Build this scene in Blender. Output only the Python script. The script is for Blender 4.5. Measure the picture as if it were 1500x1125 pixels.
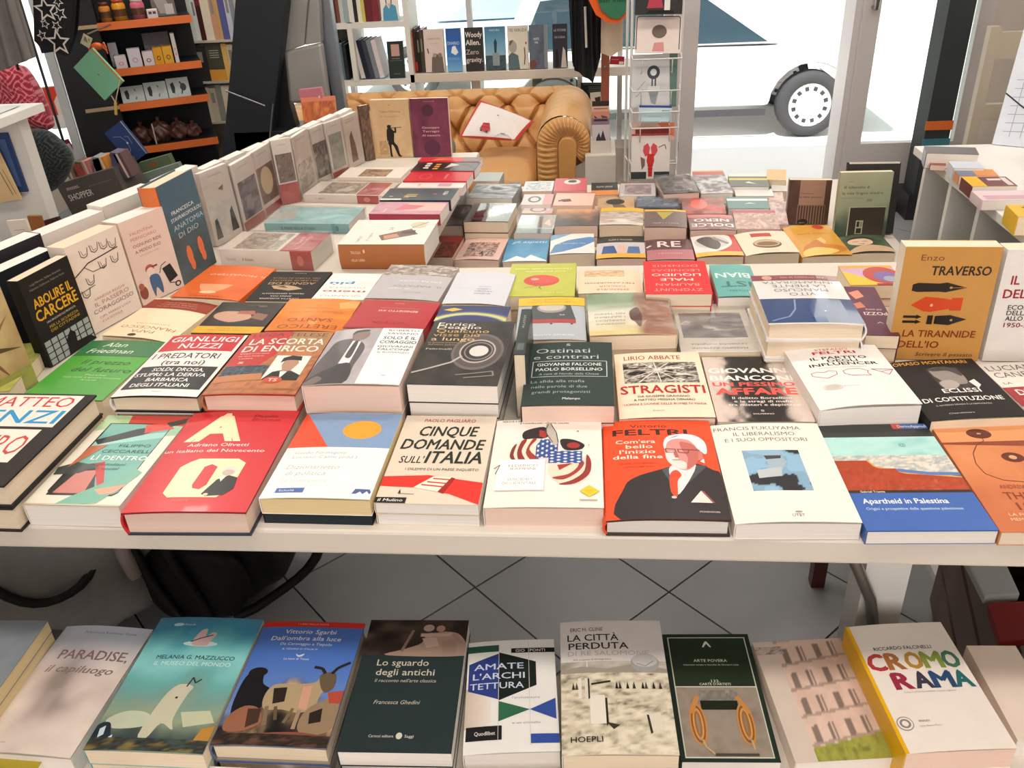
import bpy, bmesh, math, random
import numpy as np
from mathutils import Vector, Matrix

for o in list(bpy.data.objects):
    bpy.data.objects.remove(o)
SC = bpy.context.scene
COL = SC.collection
R = math.radians

# ------------------------------------------------------------------ camera, world, light, exposure
cam_data = bpy.data.cameras.new('camera')
cam = bpy.data.objects.new('camera', cam_data)
COL.objects.link(cam)
cam_data.sensor_fit = 'HORIZONTAL'
cam_data.sensor_width = 36.0
cam_data.lens = 36.0 * 1241.8 / 1500.0
cam_data.clip_start = 0.02
cam_data.clip_end = 200
_cr, _cu, _cf = ((0.9951595, 0.0851524, -0.0490566), (4.5e-05, 0.4987949, 0.86672), (-0.0982725, 0.8625269, -0.4963767))
_m = Matrix(((_cr[0], _cu[0], -_cf[0], 0), (_cr[1], _cu[1], -_cf[1], 0), (_cr[2], _cu[2], -_cf[2], 1.43), (0, 0, 0, 1)))
cam.matrix_world = _m
SC.camera = cam
SC.view_settings.view_transform = 'Standard'
SC.view_settings.look = 'None'
SC.view_settings.gamma = 1.0
SC.view_settings.use_curve_mapping = False
SC.view_settings.exposure = -0.17

world = bpy.data.worlds.new('overcast_sky')
SC.world = world
world.use_nodes = True
_b = world.node_tree.nodes['Background']
_b.inputs[0].default_value = (0.86, 0.93, 1.0, 1)
_b.inputs[1].default_value = 1.6


def area(name, loc, rot, sx, sy, power, col):
    d = bpy.data.lights.new(name, 'AREA')
    d.shape = 'RECTANGLE'
    d.size = sx
    d.size_y = sy
    d.energy = power
    d.color = col
    o = bpy.data.objects.new(name, d)
    COL.objects.link(o)
    o.location = loc
    o.rotation_euler = rot
    return o


sun_d = bpy.data.lights.new('sun', 'SUN')
sun_d.energy = 9.0
sun_d.angle = R(4)
sun_d.color = (1, .97, .92)
sun_o = bpy.data.objects.new('sun', sun_d)
COL.objects.link(sun_o)
sun_o.rotation_euler = (R(24), 0, R(-20))
# ceiling lamps of the shop (each sits in its own fitting built further down)
LAMPS = [(-0.9, 0.35, 10), (0.25, 0.35, 11.5), (1.3, 0.5, 11), (-0.9, 2.3, 13.5), (0.4, 2.3, 13), (-2.2, 3.2, 24), (1.6, 2.4, 11)]
area('rear_fill_light', (0.2, -1.6, 1.7), (R(82), 0, 0), 3.0, 1.2, 46, (1.0, .95, .92))  # added fill from behind the camera; the rear wall has no window
for _i, (_x, _y, _p) in enumerate(LAMPS):
    area('lamp_light', (_x, _y, 2.92), (0, 0, 0), .5, .28, _p, (1.0, .91, .82))


# ------------------------------------------------------------------ helpers
def lin(c):
    if isinstance(c, str):
        c = c.lstrip('#')
        c = [int(c[i:i + 2], 16) / 255 for i in (0, 2, 4)]
    return tuple(x / 12.92 if x <= .04045 else ((x + .055) / 1.055) ** 2.4 for x in c[:3])


_M = {}


def mat(name, col=(.8, .8, .8), rough=.5, metal=0, spec=.5, noise=0, nscale=40, bump=0, coat=0, alpha=1, emit=0, trans=0, sheen=0):
    key = (name,)
    if key in _M:
        return _M[key]
    m = bpy.data.materials.new(name)
    m.use_nodes = True
    nt = m.node_tree
    p = nt.nodes['Principled BSDF']
    c = lin(col) if isinstance(col, str) else tuple(col)
    p.inputs['Base Color'].default_value = (*c, 1)
    p.inputs['Roughness'].default_value = rough
    p.inputs['Metallic'].default_value = metal
    p.inputs['Specular IOR Level'].default_value = spec
    p.inputs['Coat Weight'].default_value = coat
    p.inputs['Transmission Weight'].default_value = trans
    p.inputs['Sheen Weight'].default_value = sheen
    if emit:
        p.inputs['Emission Color'].default_value = (*c, 1)
        p.inputs['Emission Strength'].default_value = emit
    if noise or bump:
        tc = nt.nodes.new('ShaderNodeTexCoord')
        n = nt.nodes.new('ShaderNodeTexNoise')
        n.inputs['Scale'].default_value = nscale
        n.inputs['Detail'].default_value = 5
        nt.links.new(tc.outputs['Object'], n.inputs['Vector'])
        if noise:
            mx = nt.nodes.new('ShaderNodeMix')
            mx.data_type = 'RGBA'
            mx.inputs[6].default_value = (*[x * (1 - noise) for x in c], 1)
            mx.inputs[7].default_value = (*[min(1, x * (1 + noise)) for x in c], 1)
            nt.links.new(n.outputs['Fac'], mx.inputs[0])
            nt.links.new(mx.outputs[2], p.inputs['Base Color'])
        if bump:
            b = nt.nodes.new('ShaderNodeBump')
            b.inputs['Strength'].default_value = bump
            b.inputs['Distance'].default_value = .002
            nt.links.new(n.outputs['Fac'], b.inputs['Height'])
            nt.links.new(b.outputs['Normal'], p.inputs['Normal'])
    _M[key] = m
    return m


def attr_mat(name, rough, coat=0, spec=.5, bump=0.0, sheen=0):
    """printed surface: colour from the mesh's print attribute, faint paper mottling"""
    if (name,) in _M:
        return _M[(name,)]
    m = mat(name, (1, 1, 1), rough, spec=spec, coat=coat, sheen=sheen)
    nt = m.node_tree
    p = nt.nodes['Principled BSDF']
    a = nt.nodes.new('ShaderNodeAttribute')
    a.attribute_name = 'print'
    n = nt.nodes.new('ShaderNodeTexNoise')
    n.inputs['Scale'].default_value = 35
    n.inputs['Detail'].default_value = 4
    tc = nt.nodes.new('ShaderNodeTexCoord')
    nt.links.new(tc.outputs['Object'], n.inputs['Vector'])
    mr = nt.nodes.new('ShaderNodeMapRange')
    mr.inputs[3].default_value = .93
    mr.inputs[4].default_value = 1.05
    nt.links.new(n.outputs['Fac'], mr.inputs[0])
    vm = nt.nodes.new('ShaderNodeVectorMath')
    vm.operation = 'SCALE'
    nt.links.new(a.outputs['Color'], vm.inputs[0])
    nt.links.new(mr.outputs[0], vm.inputs['Scale'])
    nt.links.new(vm.outputs[0], p.inputs['Base Color'])
    if bump:
        b = nt.nodes.new('ShaderNodeBump')
        b.inputs['Strength'].default_value = bump
        b.inputs['Distance'].default_value = .001
        n2 = nt.nodes.new('ShaderNodeTexNoise')
        n2.inputs['Scale'].default_value = 60
        nt.links.new(tc.outputs['Object'], n2.inputs['Vector'])
        nt.links.new(n2.outputs['Fac'], b.inputs['Height'])
        nt.links.new(b.outputs['Normal'], p.inputs['Normal'])
    return m


M_MATT = attr_mat('matt_printed_card', .6, spec=.25)
M_GLOSS = attr_mat('laminated_printed_card', .34, coat=.08, spec=.35)
M_MIRROR = attr_mat('glossy_printed_jacket', .08, coat=1, spec=.8)
M_CLOTH = attr_mat('printed_fabric', .9, sheen=.3, spec=.1)


def page_mat(name, c1, c2):
    m = mat(name, c1, .85, spec=.15)
    nt = m.node_tree
    p = nt.nodes['Principled BSDF']
    tc = nt.nodes.new('ShaderNodeTexCoord')
    mp = nt.nodes.new('ShaderNodeMapping')
    mp.inputs['Scale'].default_value = (6, 6, 1500)
    n = nt.nodes.new('ShaderNodeTexNoise')
    n.inputs['Scale'].default_value = 1
    n.inputs['Detail'].default_value = 2
    nt.links.new(tc.outputs['Object'], mp.inputs[0])
    nt.links.new(mp.outputs[0], n.inputs['Vector'])
    mx = nt.nodes.new('ShaderNodeMix')
    mx.data_type = 'RGBA'
    mx.inputs[6].default_value = (*lin(c1), 1)
    mx.inputs[7].default_value = (*lin(c2), 1)
    nt.links.new(n.outputs['Fac'], mx.inputs[0])
    nt.links.new(mx.outputs[2], p.inputs['Base Color'])
    b = nt.nodes.new('ShaderNodeBump')
    b.inputs['Strength'].default_value = .3
    b.inputs['Distance'].default_value = .0005
    nt.links.new(n.outputs['Fac'], b.inputs['Height'])
    nt.links.new(b.outputs['Normal'], p.inputs['Normal'])
    return m


PAGES = {'cream': page_mat('cream_page_edges', '#d6c2a6', '#f4e6cf'),
         'white': page_mat('white_page_edges', '#d9d2ca', '#faf4ee'),
         'pink': page_mat('warm_page_edges', '#dcbcac', '#f3dacb'),
         'dark': page_mat('dark_board_edges', '#20262a', '#343c40'),
         'yellow': page_mat('yellowed_page_edges', '#d6bd8a', '#efdcae')}


def clear_film():
    m = bpy.data.materials.new('clear_plastic_film')
    m.use_nodes = True
    nt = m.node_tree
    nt.nodes.clear()
    out = nt.nodes.new('ShaderNodeOutputMaterial')
    t = nt.nodes.new('ShaderNodeBsdfTransparent')
    g = nt.nodes.new('ShaderNodeBsdfGlossy')
    g.inputs['Roughness'].default_value = .16
    tc = nt.nodes.new('ShaderNodeTexCoord')
    n = nt.nodes.new('ShaderNodeTexNoise')
    n.inputs['Scale'].default_value = 14
    n.inputs['Detail'].default_value = 3
    nt.links.new(tc.outputs['Object'], n.inputs['Vector'])
    b = nt.nodes.new('ShaderNodeBump')
    b.inputs['Strength'].default_value = .5
    b.inputs['Distance'].default_value = .01
    nt.links.new(n.outputs['Fac'], b.inputs['Height'])
    nt.links.new(b.outputs['Normal'], g.inputs['Normal'])
    f = nt.nodes.new('ShaderNodeLayerWeight')
    f.inputs['Blend'].default_value = .35
    mr = nt.nodes.new('ShaderNodeMapRange')
    mr.inputs[3].default_value = .10
    mr.inputs[4].default_value = .65
    nt.links.new(f.outputs['Fresnel'], mr.inputs[0])
    mx = nt.nodes.new('ShaderNodeMixShader')
    nt.links.new(mr.outputs[0], mx.inputs[0])
    nt.links.new(t.outputs[0], mx.inputs[1])
    nt.links.new(g.outputs[0], mx.inputs[2])
    nt.links.new(mx.outputs[0], out.inputs[0])
    return m


M_FILM = clear_film()


def glass_mat():
    m = bpy.data.materials.new('window_glass')
    m.use_nodes = True
    nt = m.node_tree
    nt.nodes.clear()
    out = nt.nodes.new('ShaderNodeOutputMaterial')
    t = nt.nodes.new('ShaderNodeBsdfTransparent')
    t.inputs[0].default_value = (.93, .97, .96, 1)
    g = nt.nodes.new('ShaderNodeBsdfGlossy')
    g.inputs['Roughness'].default_value = .02
    mx = nt.nodes.new('ShaderNodeMixShader')
    mx.inputs[0].default_value = .08
    nt.links.new(t.outputs[0], mx.inputs[1])
    nt.links.new(g.outputs[0], mx.inputs[2])
    nt.links.new(mx.outputs[0], out.inputs[0])
    return m


M_GLASS = glass_mat()


class MB:
    """collects shapes and links them as ONE mesh object"""

    def __init__(self):
        self.v = []
        self.f = []
        self.m = []
        self.c = []
        self.mats = []
        self.sm = []

    def _mi(self, m):
        if m not in self.mats:
            self.mats.append(m)
        return self.mats.index(m)

    def add(self, vs, fs, m=0, col=None, smooth=False):
        b = len(self.v)
        self.v += [tuple(x) for x in vs]
        for f in fs:
            self.f.append(tuple(i + b for i in f))
            self.m.append(m)
            self.c.append(col)
            self.sm.append(smooth)

    def box(self, x0, y0, z0, x1, y1, z1, m=0, col=None, mtx=None):
        vs = [(x0, y0, z0), (x1, y0, z0), (x1, y1, z0), (x0, y1, z0), (x0, y0, z1), (x1, y0, z1), (x1, y1, z1), (x0, y1, z1)]
        if mtx is not None:
            vs = [mtx @ Vector(v) for v in vs]
        self.add(vs, [(3, 2, 1, 0), (4, 5, 6, 7), (0, 1, 5, 4), (1, 2, 6, 5), (2, 3, 7, 6), (3, 0, 4, 7)], m, col)

    def prism(self, pts, z0, z1, m=0, col=None, mtx=None, smooth=False):
        n = len(pts)
        vs = [(x, y, z0) for x, y in pts] + [(x, y, z1) for x, y in pts]
        if mtx is not None:
            vs = [mtx @ Vector(v) for v in vs]
        self.add(vs, [tuple(range(n - 1, -1, -1)), tuple(range(n, 2 * n))] + [(i, (i + 1) % n, n + (i + 1) % n, n + i) for i in range(n)], m, col, smooth)

    def tube(self, pts, r, n=8, m=0, col=None, cap=True, smooth=True):
        pts = [Vector(p) for p in pts]
        rs = r if isinstance(r, (list, tuple)) else [r] * len(pts)
        up = Vector((0, 0, 1))
        rings = []
        prev = None
        for i, p in enumerate(pts):
            d = (pts[min(i + 1, len(pts) - 1)] - pts[max(i - 1, 0)]).normalized()
            a = prev if prev is not None else (up.cross(d) if abs(d.z) < .95 else Vector((1, 0, 0)).cross(d))
            a = (a - d * a.dot(d))
            if a.length < 1e-6:
                a = Vector((1, 0, 0)).cross(d)
            a.normalize()
            prev = a
            b = d.cross(a)
            rings.append([p + (a * math.cos(2 * math.pi * k / n) + b * math.sin(2 * math.pi * k / n)) * rs[i] for k in range(n)])
        vs = [v for rg in rings for v in rg]
        fs = []
        for i in range(len(rings) - 1):
            for k in range(n):
                fs.append((i * n + k, i * n + (k + 1) % n, (i + 1) * n + (k + 1) % n, (i + 1) * n + k))
        self.add(vs, fs, m, col, smooth)
        if cap:
            self.add(rings[0], [tuple(range(n - 1, -1, -1))], m, col)
            self.add(rings[-1], [tuple(range(n))], m, col)

    def lathe(self, prof, n=20, m=0, col=None, c=(0, 0, 0)):
        vs = []
        for r, z in prof:
            for k in range(n):
                a = 2 * math.pi * k / n
                vs.append((c[0] + r * math.cos(a), c[1] + r * math.sin(a), c[2] + z))
        fs = []
        for i in range(len(prof) - 1):
            for k in range(n):
                fs.append((i * n + k, i * n + (k + 1) % n, (i + 1) * n + (k + 1) % n, (i + 1) * n + k))
        self.add(vs, fs, m, col, True)

    def grid(self, fn, nu, nv, m=0, col=None, smooth=True):
        vs = [fn(i / nu, j / nv) for j in range(nv + 1) for i in range(nu + 1)]
        fs = [(j * (nu + 1) + i, j * (nu + 1) + i + 1, (j + 1) * (nu + 1) + i + 1, (j + 1) * (nu + 1) + i) for j in range(nv) for i in range(nu)]
        self.add(vs, fs, m, col, smooth)

    def build(self, name, materials, parent=None, loc=None, rot=None, bevel=0, vcols=None):
        me = bpy.data.meshes.new(name)
        me.from_pydata(self.v, [], self.f)
        if not isinstance(materials, (list, tuple)):
            materials = [materials]
        for mm in materials:
            me.materials.append(mm)
        if self.f:
            me.polygons.foreach_set('material_index', self.m)
            me.polygons.foreach_set('use_smooth', self.sm)
        if any(c is not None for c in self.c):
            at = me.color_attributes.new('print', 'FLOAT_COLOR', 'CORNER')
            arr = []
            for p, c in zip(me.polygons, self.c):
                cc = lin(c) if isinstance(c, str) else (c if c is not None else (.8, .8, .8))
                arr += [*cc, 1] * p.loop_total
            at.data.foreach_set('color', arr)
        me.validate()
        me.update()
        o = bpy.data.objects.new(name, me)
        COL.objects.link(o)
        if parent:
            o.parent = parent
        if loc:
            o.location = loc
        if rot:
            o.rotation_euler = rot
        if bevel:
            b = o.modifiers.new('bevel', 'BEVEL')
            b.width = bevel
            b.segments = 2
            b.limit_method = 'ANGLE'
        return o


def tag(o, label=None, cat=None, group=None, kind=None):
    if label:
        o['label'] = label
    if cat:
        o['category'] = cat
    if group:
        o['group'] = group
    if kind:
        o['kind'] = kind
    return o


def empty(name, loc=(0, 0, 0), rot=(0, 0, 0)):
    o = bpy.data.objects.new(name, None)
    COL.objects.link(o)
    o.location = loc
    o.rotation_euler = rot
    o.empty_display_size = .02
    return o


def thing(name, label, cat, loc=(0, 0, 0), rot=(0, 0, 0), group=None):
    return tag(empty(name, loc, rot), label, cat, group)


def boxobj(name, x0, y0, z0, x1, y1, z1, m, parent=None, bevel=0, kind=None):
    b = MB()
    b.box(x0, y0, z0, x1, y1, z1)
    o = b.build(name, m, parent, bevel=bevel)
    if kind:
        o['kind'] = kind
    return o


# ------------------------------------------------------------------ printed artwork on covers
def vnoise(x, y, seed):
    xi = np.floor(x).astype(np.int64)
    yi = np.floor(y).astype(np.int64)
    fx = x - xi
    fy = y - yi
    fx = fx * fx * (3 - 2 * fx)
    fy = fy * fy * (3 - 2 * fy)

    def h(a, b):
        n = (a * 374761393 + b * 668265263 + seed * 974711) & 0x7fffffff
        n = ((n ^ (n >> 13)) * 1274126177) & 0x7fffffff
        return ((n ^ (n >> 16)) & 0xffff) / 65535.0
    return (h(xi, yi) * (1 - fx) + h(xi + 1, yi) * fx) * (1 - fy) + (h(xi, yi + 1) * (1 - fx) + h(xi + 1, yi + 1) * fx) * fy


def fbm(x, y, seed, o=4):
    s = 0
    a = .5
    for i in range(o):
        s = s + a * vnoise(x * 2 ** i, y * 2 ** i, seed + i * 17)
        a *= .5
    return s / (1 - .5 ** o)


def ramp(t, cols):
    cols = np.array([lin(c) for c in cols])
    t = np.clip(t, 0, 1) * (len(cols) - 1)
    i = np.minimum(t.astype(int), len(cols) - 2)
    f = (t - i)[..., None]
    return cols[i] * (1 - f) + cols[i + 1] * f


def photo(cols, seed=1, sx=4, sy=4, k=1.6, grad=0.0):
    """a soft printed photograph: mottled tones running through the given inks"""
    def fn(u, v):
        t = (fbm(u * sx, v * sy, seed) - .5) * k + .5 + grad * (v - .5)
        return ramp(t, cols)
    return fn


_TXT = {}


def text_mesh(s, bold):
    key = (s, bold)
    if key not in _TXT:
        c = bpy.data.curves.new('t', 'FONT')
        c.body = s
        c.resolution_u = 2
        c.offset = bold
        o = bpy.data.objects.new('t', c)
        me = o.to_mesh()
        vs = [tuple(v.co[:2]) for v in me.vertices]
        fs = [tuple(p.vertices) for p in me.polygons]
        o.to_mesh_clear()
        bpy.data.objects.remove(o)
        bpy.data.curves.remove(c)
        a = np.array(vs) if vs else np.zeros((1, 2))
        _TXT[key] = (a, fs, a.min(0), a.max(0))
    return _TXT[key]


SERIF = {'I', 'L', 'E', 'F', 'T', 'H', 'M', 'N', 'P', 'R', 'D', 'B', 'K', 'A', 'U', 'V'}


class Print:
    """flat print: coordinates u (left to right) and v (top to bottom) over a w x h face"""

    def __init__(self, w, h, zfun, ncut=0):
        self.bm = bmesh.new()
        self.w, self.h, self.z = w, h, zfun
        self.lay = 0
        self.cl = self.bm.verts.layers.float_color.new('print')
        self.ncut = ncut

    def _add(self, pts, faces, cols, step=0):
        self.lay += 1
        dz = .00010 + .000035 * self.lay
        bm = bmesh.new()
        cl = bm.verts.layers.float_color.new('print')
        vs = []
        single = not isinstance(cols, np.ndarray)
        cc = lin(cols) if single else None
        for i, (u, v) in enumerate(pts):
            x = bm.verts.new(((u - .5) * self.w, (1 - v) * self.h, 0))
            x[cl] = (*(cc if single else cols[i]), 1)
            x.co.z = step * ((i // 4) % 2)
            vs.append(x)
        for f in faces:
            try:
                bm.faces.new([vs[i] for i in f])
            except ValueError:
                pass
        if self.ncut and single:
            for k in range(1, self.ncut):
                bmesh.ops.bisect_plane(bm, geom=bm.verts[:] + bm.edges[:] + bm.faces[:], plane_co=((k / self.ncut - .5) * self.w, 0, 0), plane_no=(1, 0, 0), dist=1e-6)
        for x in bm.verts:
            x.co.z += self.z(x.co.x / self.w + .5) + dz
        off = {}
        for x in bm.verts:
            y = self.bm.verts.new(x.co)
            y[self.cl] = x[cl]
            off[x] = y
        for f in bm.faces:
            try:
                nf = self.bm.faces.new([off[x] for x in f.verts])
                nf.smooth = False
                if nf.normal.z < 0 or f.normal.z < 0:
                    nf.normal_flip()
            except ValueError:
                pass
        bm.free()

    def op(self, o):
        k = o[0]
        if k == 'r':
            _, a, b, c, d, col = o
            self._add([(a, d), (c, d), (c, b), (a, b)], [(0, 1, 2, 3)], col)
        elif k == 'e':
            _, a, b, ru, rv, col = o
            n = 28
            self._add([(a + ru * math.cos(t * 2 * math.pi / n), b - rv * math.sin(t * 2 * math.pi / n)) for t in range(n)], [tuple(range(n))], col)
        elif k in 'pb':
            pts = o[1]
            if k == 'b':
                L = len(pts)
                q = []
                for i in range(L):
                    p0, p1, p2, p3 = pts[i - 1], pts[i], pts[(i + 1) % L], pts[(i + 2) % L]
                    q += [tuple(.5 * (2 * p1[c] + (p2[c] - p0[c]) * f + (2 * p0[c] - 5 * p1[c] + 4 * p2[c] - p3[c]) * f * f + (3 * p1[c] - p0[c] - 3 * p2[c] + p3[c]) * f ** 3) for c in (0, 1)) for f in (0, .25, .5, .75)]
                pts = [(min(max(u, 0), 1), min(max(v, 0), 1)) for u, v in q]
            ar = sum(pts[i][0] * pts[(i + 1) % len(pts)][1] - pts[(i + 1) % len(pts)][0] * pts[i][1] for i in range(len(pts)))
            if ar > 0:
                pts = pts[::-1]
            self._add(pts, [tuple(range(len(pts)))], o[2])
        elif k == 'l':
            _, pts, wd, col = o
            asp = self.w / self.h
            vs = []
            fs = []
            for i in range(len(pts) - 1):
                (a, b), (c, d) = pts[i], pts[i + 1]
                dx, dy = (c - a), (d - b) / asp
                L = math.hypot(dx, dy) or 1
                nx, ny = -dy / L * wd / 2, dx / L * wd / 2 * asp
                q = len(vs)
                vs += [(a + nx, b + ny), (c + nx, d + ny), (c - nx, d - ny), (a - nx, b - ny)]
                fs.append((q, q + 1, q + 2, q + 3))
            self._add(vs, fs, col, .000015)
        elif k == 't':
            # ('t', text, cu, cv, height, colour, width=None, bold=0, shear=0)
            s, cu, cv, hh, col = o[1:6]
            wd = o[6] if len(o) > 6 else None
            bold = o[7] if len(o) > 7 else 0
            sh = o[8] if len(o) > 8 else 0
            a, fs, lo, hi = text_mesh(s, 0)
            if not fs:
                return
            capa = text_mesh('H', 0)
            caph = capa[3][1] - capa[2][1]
            sc = hh * self.h / caph
            sx = sc if wd is None else wd * self.w / (hi[0] - lo[0])
            mx = (lo[0] + hi[0]) / 2
            bo = bold * .8
            for dx, dy in ((0, 0),) if bold <= .003 else ((-bo, -bo * .6), (bo, -bo * .6), (0, bo * .7)):
                pts = [(cu + ((x + dx - mx) * sx + sh * (y - .35) * sc) / self.w, cv + hh / 2 - (y + dy) * sc / self.h) for x, y in a]
                self.lay -= .5
                self._add(pts, fs, col)
        elif k == 'g':
            # ('g', u0, v0, u1, v1, nx, ny, fn)
            _, a, b, c, d, nx, ny, fn = o
            uu = np.linspace(0, 1, nx + 1)
            vv = np.linspace(0, 1, ny + 1)
            U, V = np.meshgrid(uu, vv)
            cols = fn(U, V).reshape(-1, 3)
            pts = [(a + (c - a) * u, b + (d - b) * v) for v in vv for u in uu]
            fs = [((j + 1) * (nx + 1) + i, (j + 1) * (nx + 1) + i + 1, j * (nx + 1) + i + 1, j * (nx + 1) + i) for j in range(ny) for i in range(nx)]
            self._add(pts, fs, cols)

    def build(self, name, m, parent, mtx=None):
        me = bpy.data.meshes.new(name)
        for f in self.bm.faces:
            f.normal_update()
            if f.normal.z < 0:
                f.normal_flip()
        if mtx is not None:
            self.bm.transform(mtx)
        self.bm.to_mesh(me)
        self.bm.free()
        me.materials.append(m)
        o = bpy.data.objects.new(name, me)
        COL.objects.link(o)
        o.parent = parent
        return o


# ------------------------------------------------------------------ books
def bulge(bg, seed=0):
    """height of the lifted front cover over u; piecewise linear on eighths"""
    ks = [0, .45, .78, .96, 1.0, .96, .9, .8, .62]

    def z(u):
        u = min(max(u, 0), 1) * 8
        i = min(int(u), 7)
        return bg * (ks[i] + (ks[i + 1] - ks[i]) * (u - i))
    return z


def make_book(root, w, h, t, base='#ffffff', ops=(), hard=False, bg=0.0, pages='cream', finish='gloss', back=None, spine=None,
              band=None, wrap=False, spine_ops=(), edge=None):
    """local frame: x across the cover (origin in its middle), y up the cover (0 at its foot), z through the book (0 at the back)"""
    fm = {'gloss': M_GLOSS, 'matt': M_MATT, 'mirror': M_MIRROR}[finish]
    back = back or base
    spine = spine or base
    ct = .0026 if hard else .0007
    over = .003 if hard else 0.0
    zb = bulge(bg)
    tt = t - ct
    # cover: back board, rounded spine, front board that may lift a little
    b = MB()
    b.box(-w / 2, 0, 0, w / 2, h, ct, 0, back)
    n = 8
    xs = [(-.5 + i / n) * w for i in range(n + 1)]
    lo = [tt + zb(i / n) for i in range(n + 1)]
    vs = []
    for x, zz in zip(xs, lo):
        vs += [(x, 0, zz), (x, h, zz), (x, 0, zz + ct), (x, h, zz + ct)]
    fs = []
    for i in range(n):
        q = i * 4
        fs += [(q + 2, q + 6, q + 7, q + 3), (q, q + 1, q + 5, q + 4), (q, q + 4, q + 6, q + 2), (q + 1, q + 3, q + 7, q + 5)]
    fs += [(n * 4, n * 4 + 1, n * 4 + 3, n * 4 + 2)]
    tops = [f for i, f in enumerate(fs[:-1]) if i % 4 == 0]
    b.add(vs, tops, 0, base)
    b.add(vs, [f for f in fs if f not in tops], 0, edge or base)
    bul = .004 if hard else .0004
    sp = []
    k = 6
    for i in range(k + 1):
        a = math.pi * i / k
        sp.append((-w / 2 - bul * math.sin(a), ct * .5 + (t - ct) * i / k))
    vs = []
    for x, zz in sp:
        vs += [(x, 0, zz), (x, h, zz), (x + max(ct, .0012), 0, zz), (x + max(ct, .0012), h, zz)]
    fs = []
    for i in range(k):
        q = i * 4
        fs += [(q, q + 4, q + 5, q + 1), (q + 2, q + 3, q + 7, q + 6), (q, q + 2, q + 6, q + 4), (q + 1, q + 5, q + 7, q + 3)]
    b.add(vs, fs, 0, spine, False)
    b.build('cover', fm, root)
    # page block
    p = MB()
    x0, x1, y0, y1 = -w / 2 + .0015, w / 2 - max(over, .0006), max(over, .0004), h - max(over, .0004)
    n2 = 6
    vs = []
    for i in range(n2 + 1):
        u = i / n2
        x = x0 + (x1 - x0) * u
        zz = tt + zb(u) * .35 - .0002
        vs += [(x, y0, ct), (x, y1, ct), (x, y0, zz), (x, y1, zz)]
    fs = [(0, 2, 3, 1), (n2 * 4, n2 * 4 + 1, n2 * 4 + 3, n2 * 4 + 2)]
    for i in range(n2):
        q = i * 4
        fs += [(q + 2, q + 6, q + 7, q + 3), (q, q + 1, q + 5, q + 4), (q, q + 4, q + 6, q + 2), (q + 1, q + 3, q + 7, q + 5)]
    p.add(vs, fs)
    p.build('page_block', PAGES[pages], root)
    top = lambda u: t + zb(u)
    if ops:
        pr = Print(w, h, top, 8 if bg else 0)
        for o in ops:
            pr.op(o)
        pr.build('cover_print', fm, root)
    if spine_ops:
        # u runs down the spine (from the head), v across it
        ps = Print(h, t, lambda u: bul * .9 if hard else .0005)
        for o in spine_ops:
            ps.op(o)
        mt = Matrix(((0, 0, -1, -w / 2), (-1, 0, 0, h / 2), (0, 1, 0, 0), (0, 0, 0, 1)))
        ps.build('spine_print', fm, root, mt)
    if band:
        # paper band wrapped round the book: (v0, v1, colour, ops)
        v0, v1, bc, bops = band
        bb = MB()
        ya, yb = (1 - v1) * h, (1 - v0) * h
        vs = []
        for i in range(n + 1):
            x = (-.5 + i / n) * (w + .001)
            zz = t + zb(i / n) + .0009
            vs += [(x, ya, zz), (x, yb, zz), (x, ya, zz - .0006), (x, yb, zz - .0006)]
        fs = []
        for i in range(n):
            q = i * 4
            fs += [(q, q + 4, q + 5, q + 1), (q, q + 2, q + 6, q + 4), (q + 1, q + 5, q + 7, q + 3)]
        bb.add(vs, fs, 0, bc)
        bo = bb.build('paper_band', M_GLOSS, root)
        if bops:
            pr = Print(w, yb - ya, lambda u: t + zb(u) + .0009, 8 if bg else 0)
            for o in bops:
                pr.op(o)
            pr.build('band_print', M_GLOSS, bo, Matrix.Translation((0, ya, 0)))
    if wrap:
        f = MB()
        e = .003
        rnd = random.Random(int(w * 1e5) + int(h * 1e5))

        def fn(u, v):
            return ((u - .5) * (w + 2 * e), v * (h + 2 * e) - e, t + zb(u) + .0025 + .0022 * rnd.random())
        f.grid(fn, 8, 10)
        zt = t + .003
        f.add([(-w / 2 - e, -e, .001), (w / 2 + e, -e, .001), (w / 2 + e, -e, zt), (-w / 2 - e, -e, zt)], [(0, 1, 2, 3)])
        f.add([(w / 2 + e, -e, .001), (w / 2 + e, h + e, .001), (w / 2 + e, h + e, zt), (w / 2 + e, -e, zt)], [(0, 1, 2, 3)])
        f.add([(-w / 2 - e, -e, .001), (-w / 2 - e, h + e, .001), (-w / 2 - e, h + e, zt), (-w / 2 - e, -e, zt)], [(0, 3, 2, 1)])
        f.build('plastic_wrap', M_FILM, root)
    return root


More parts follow.
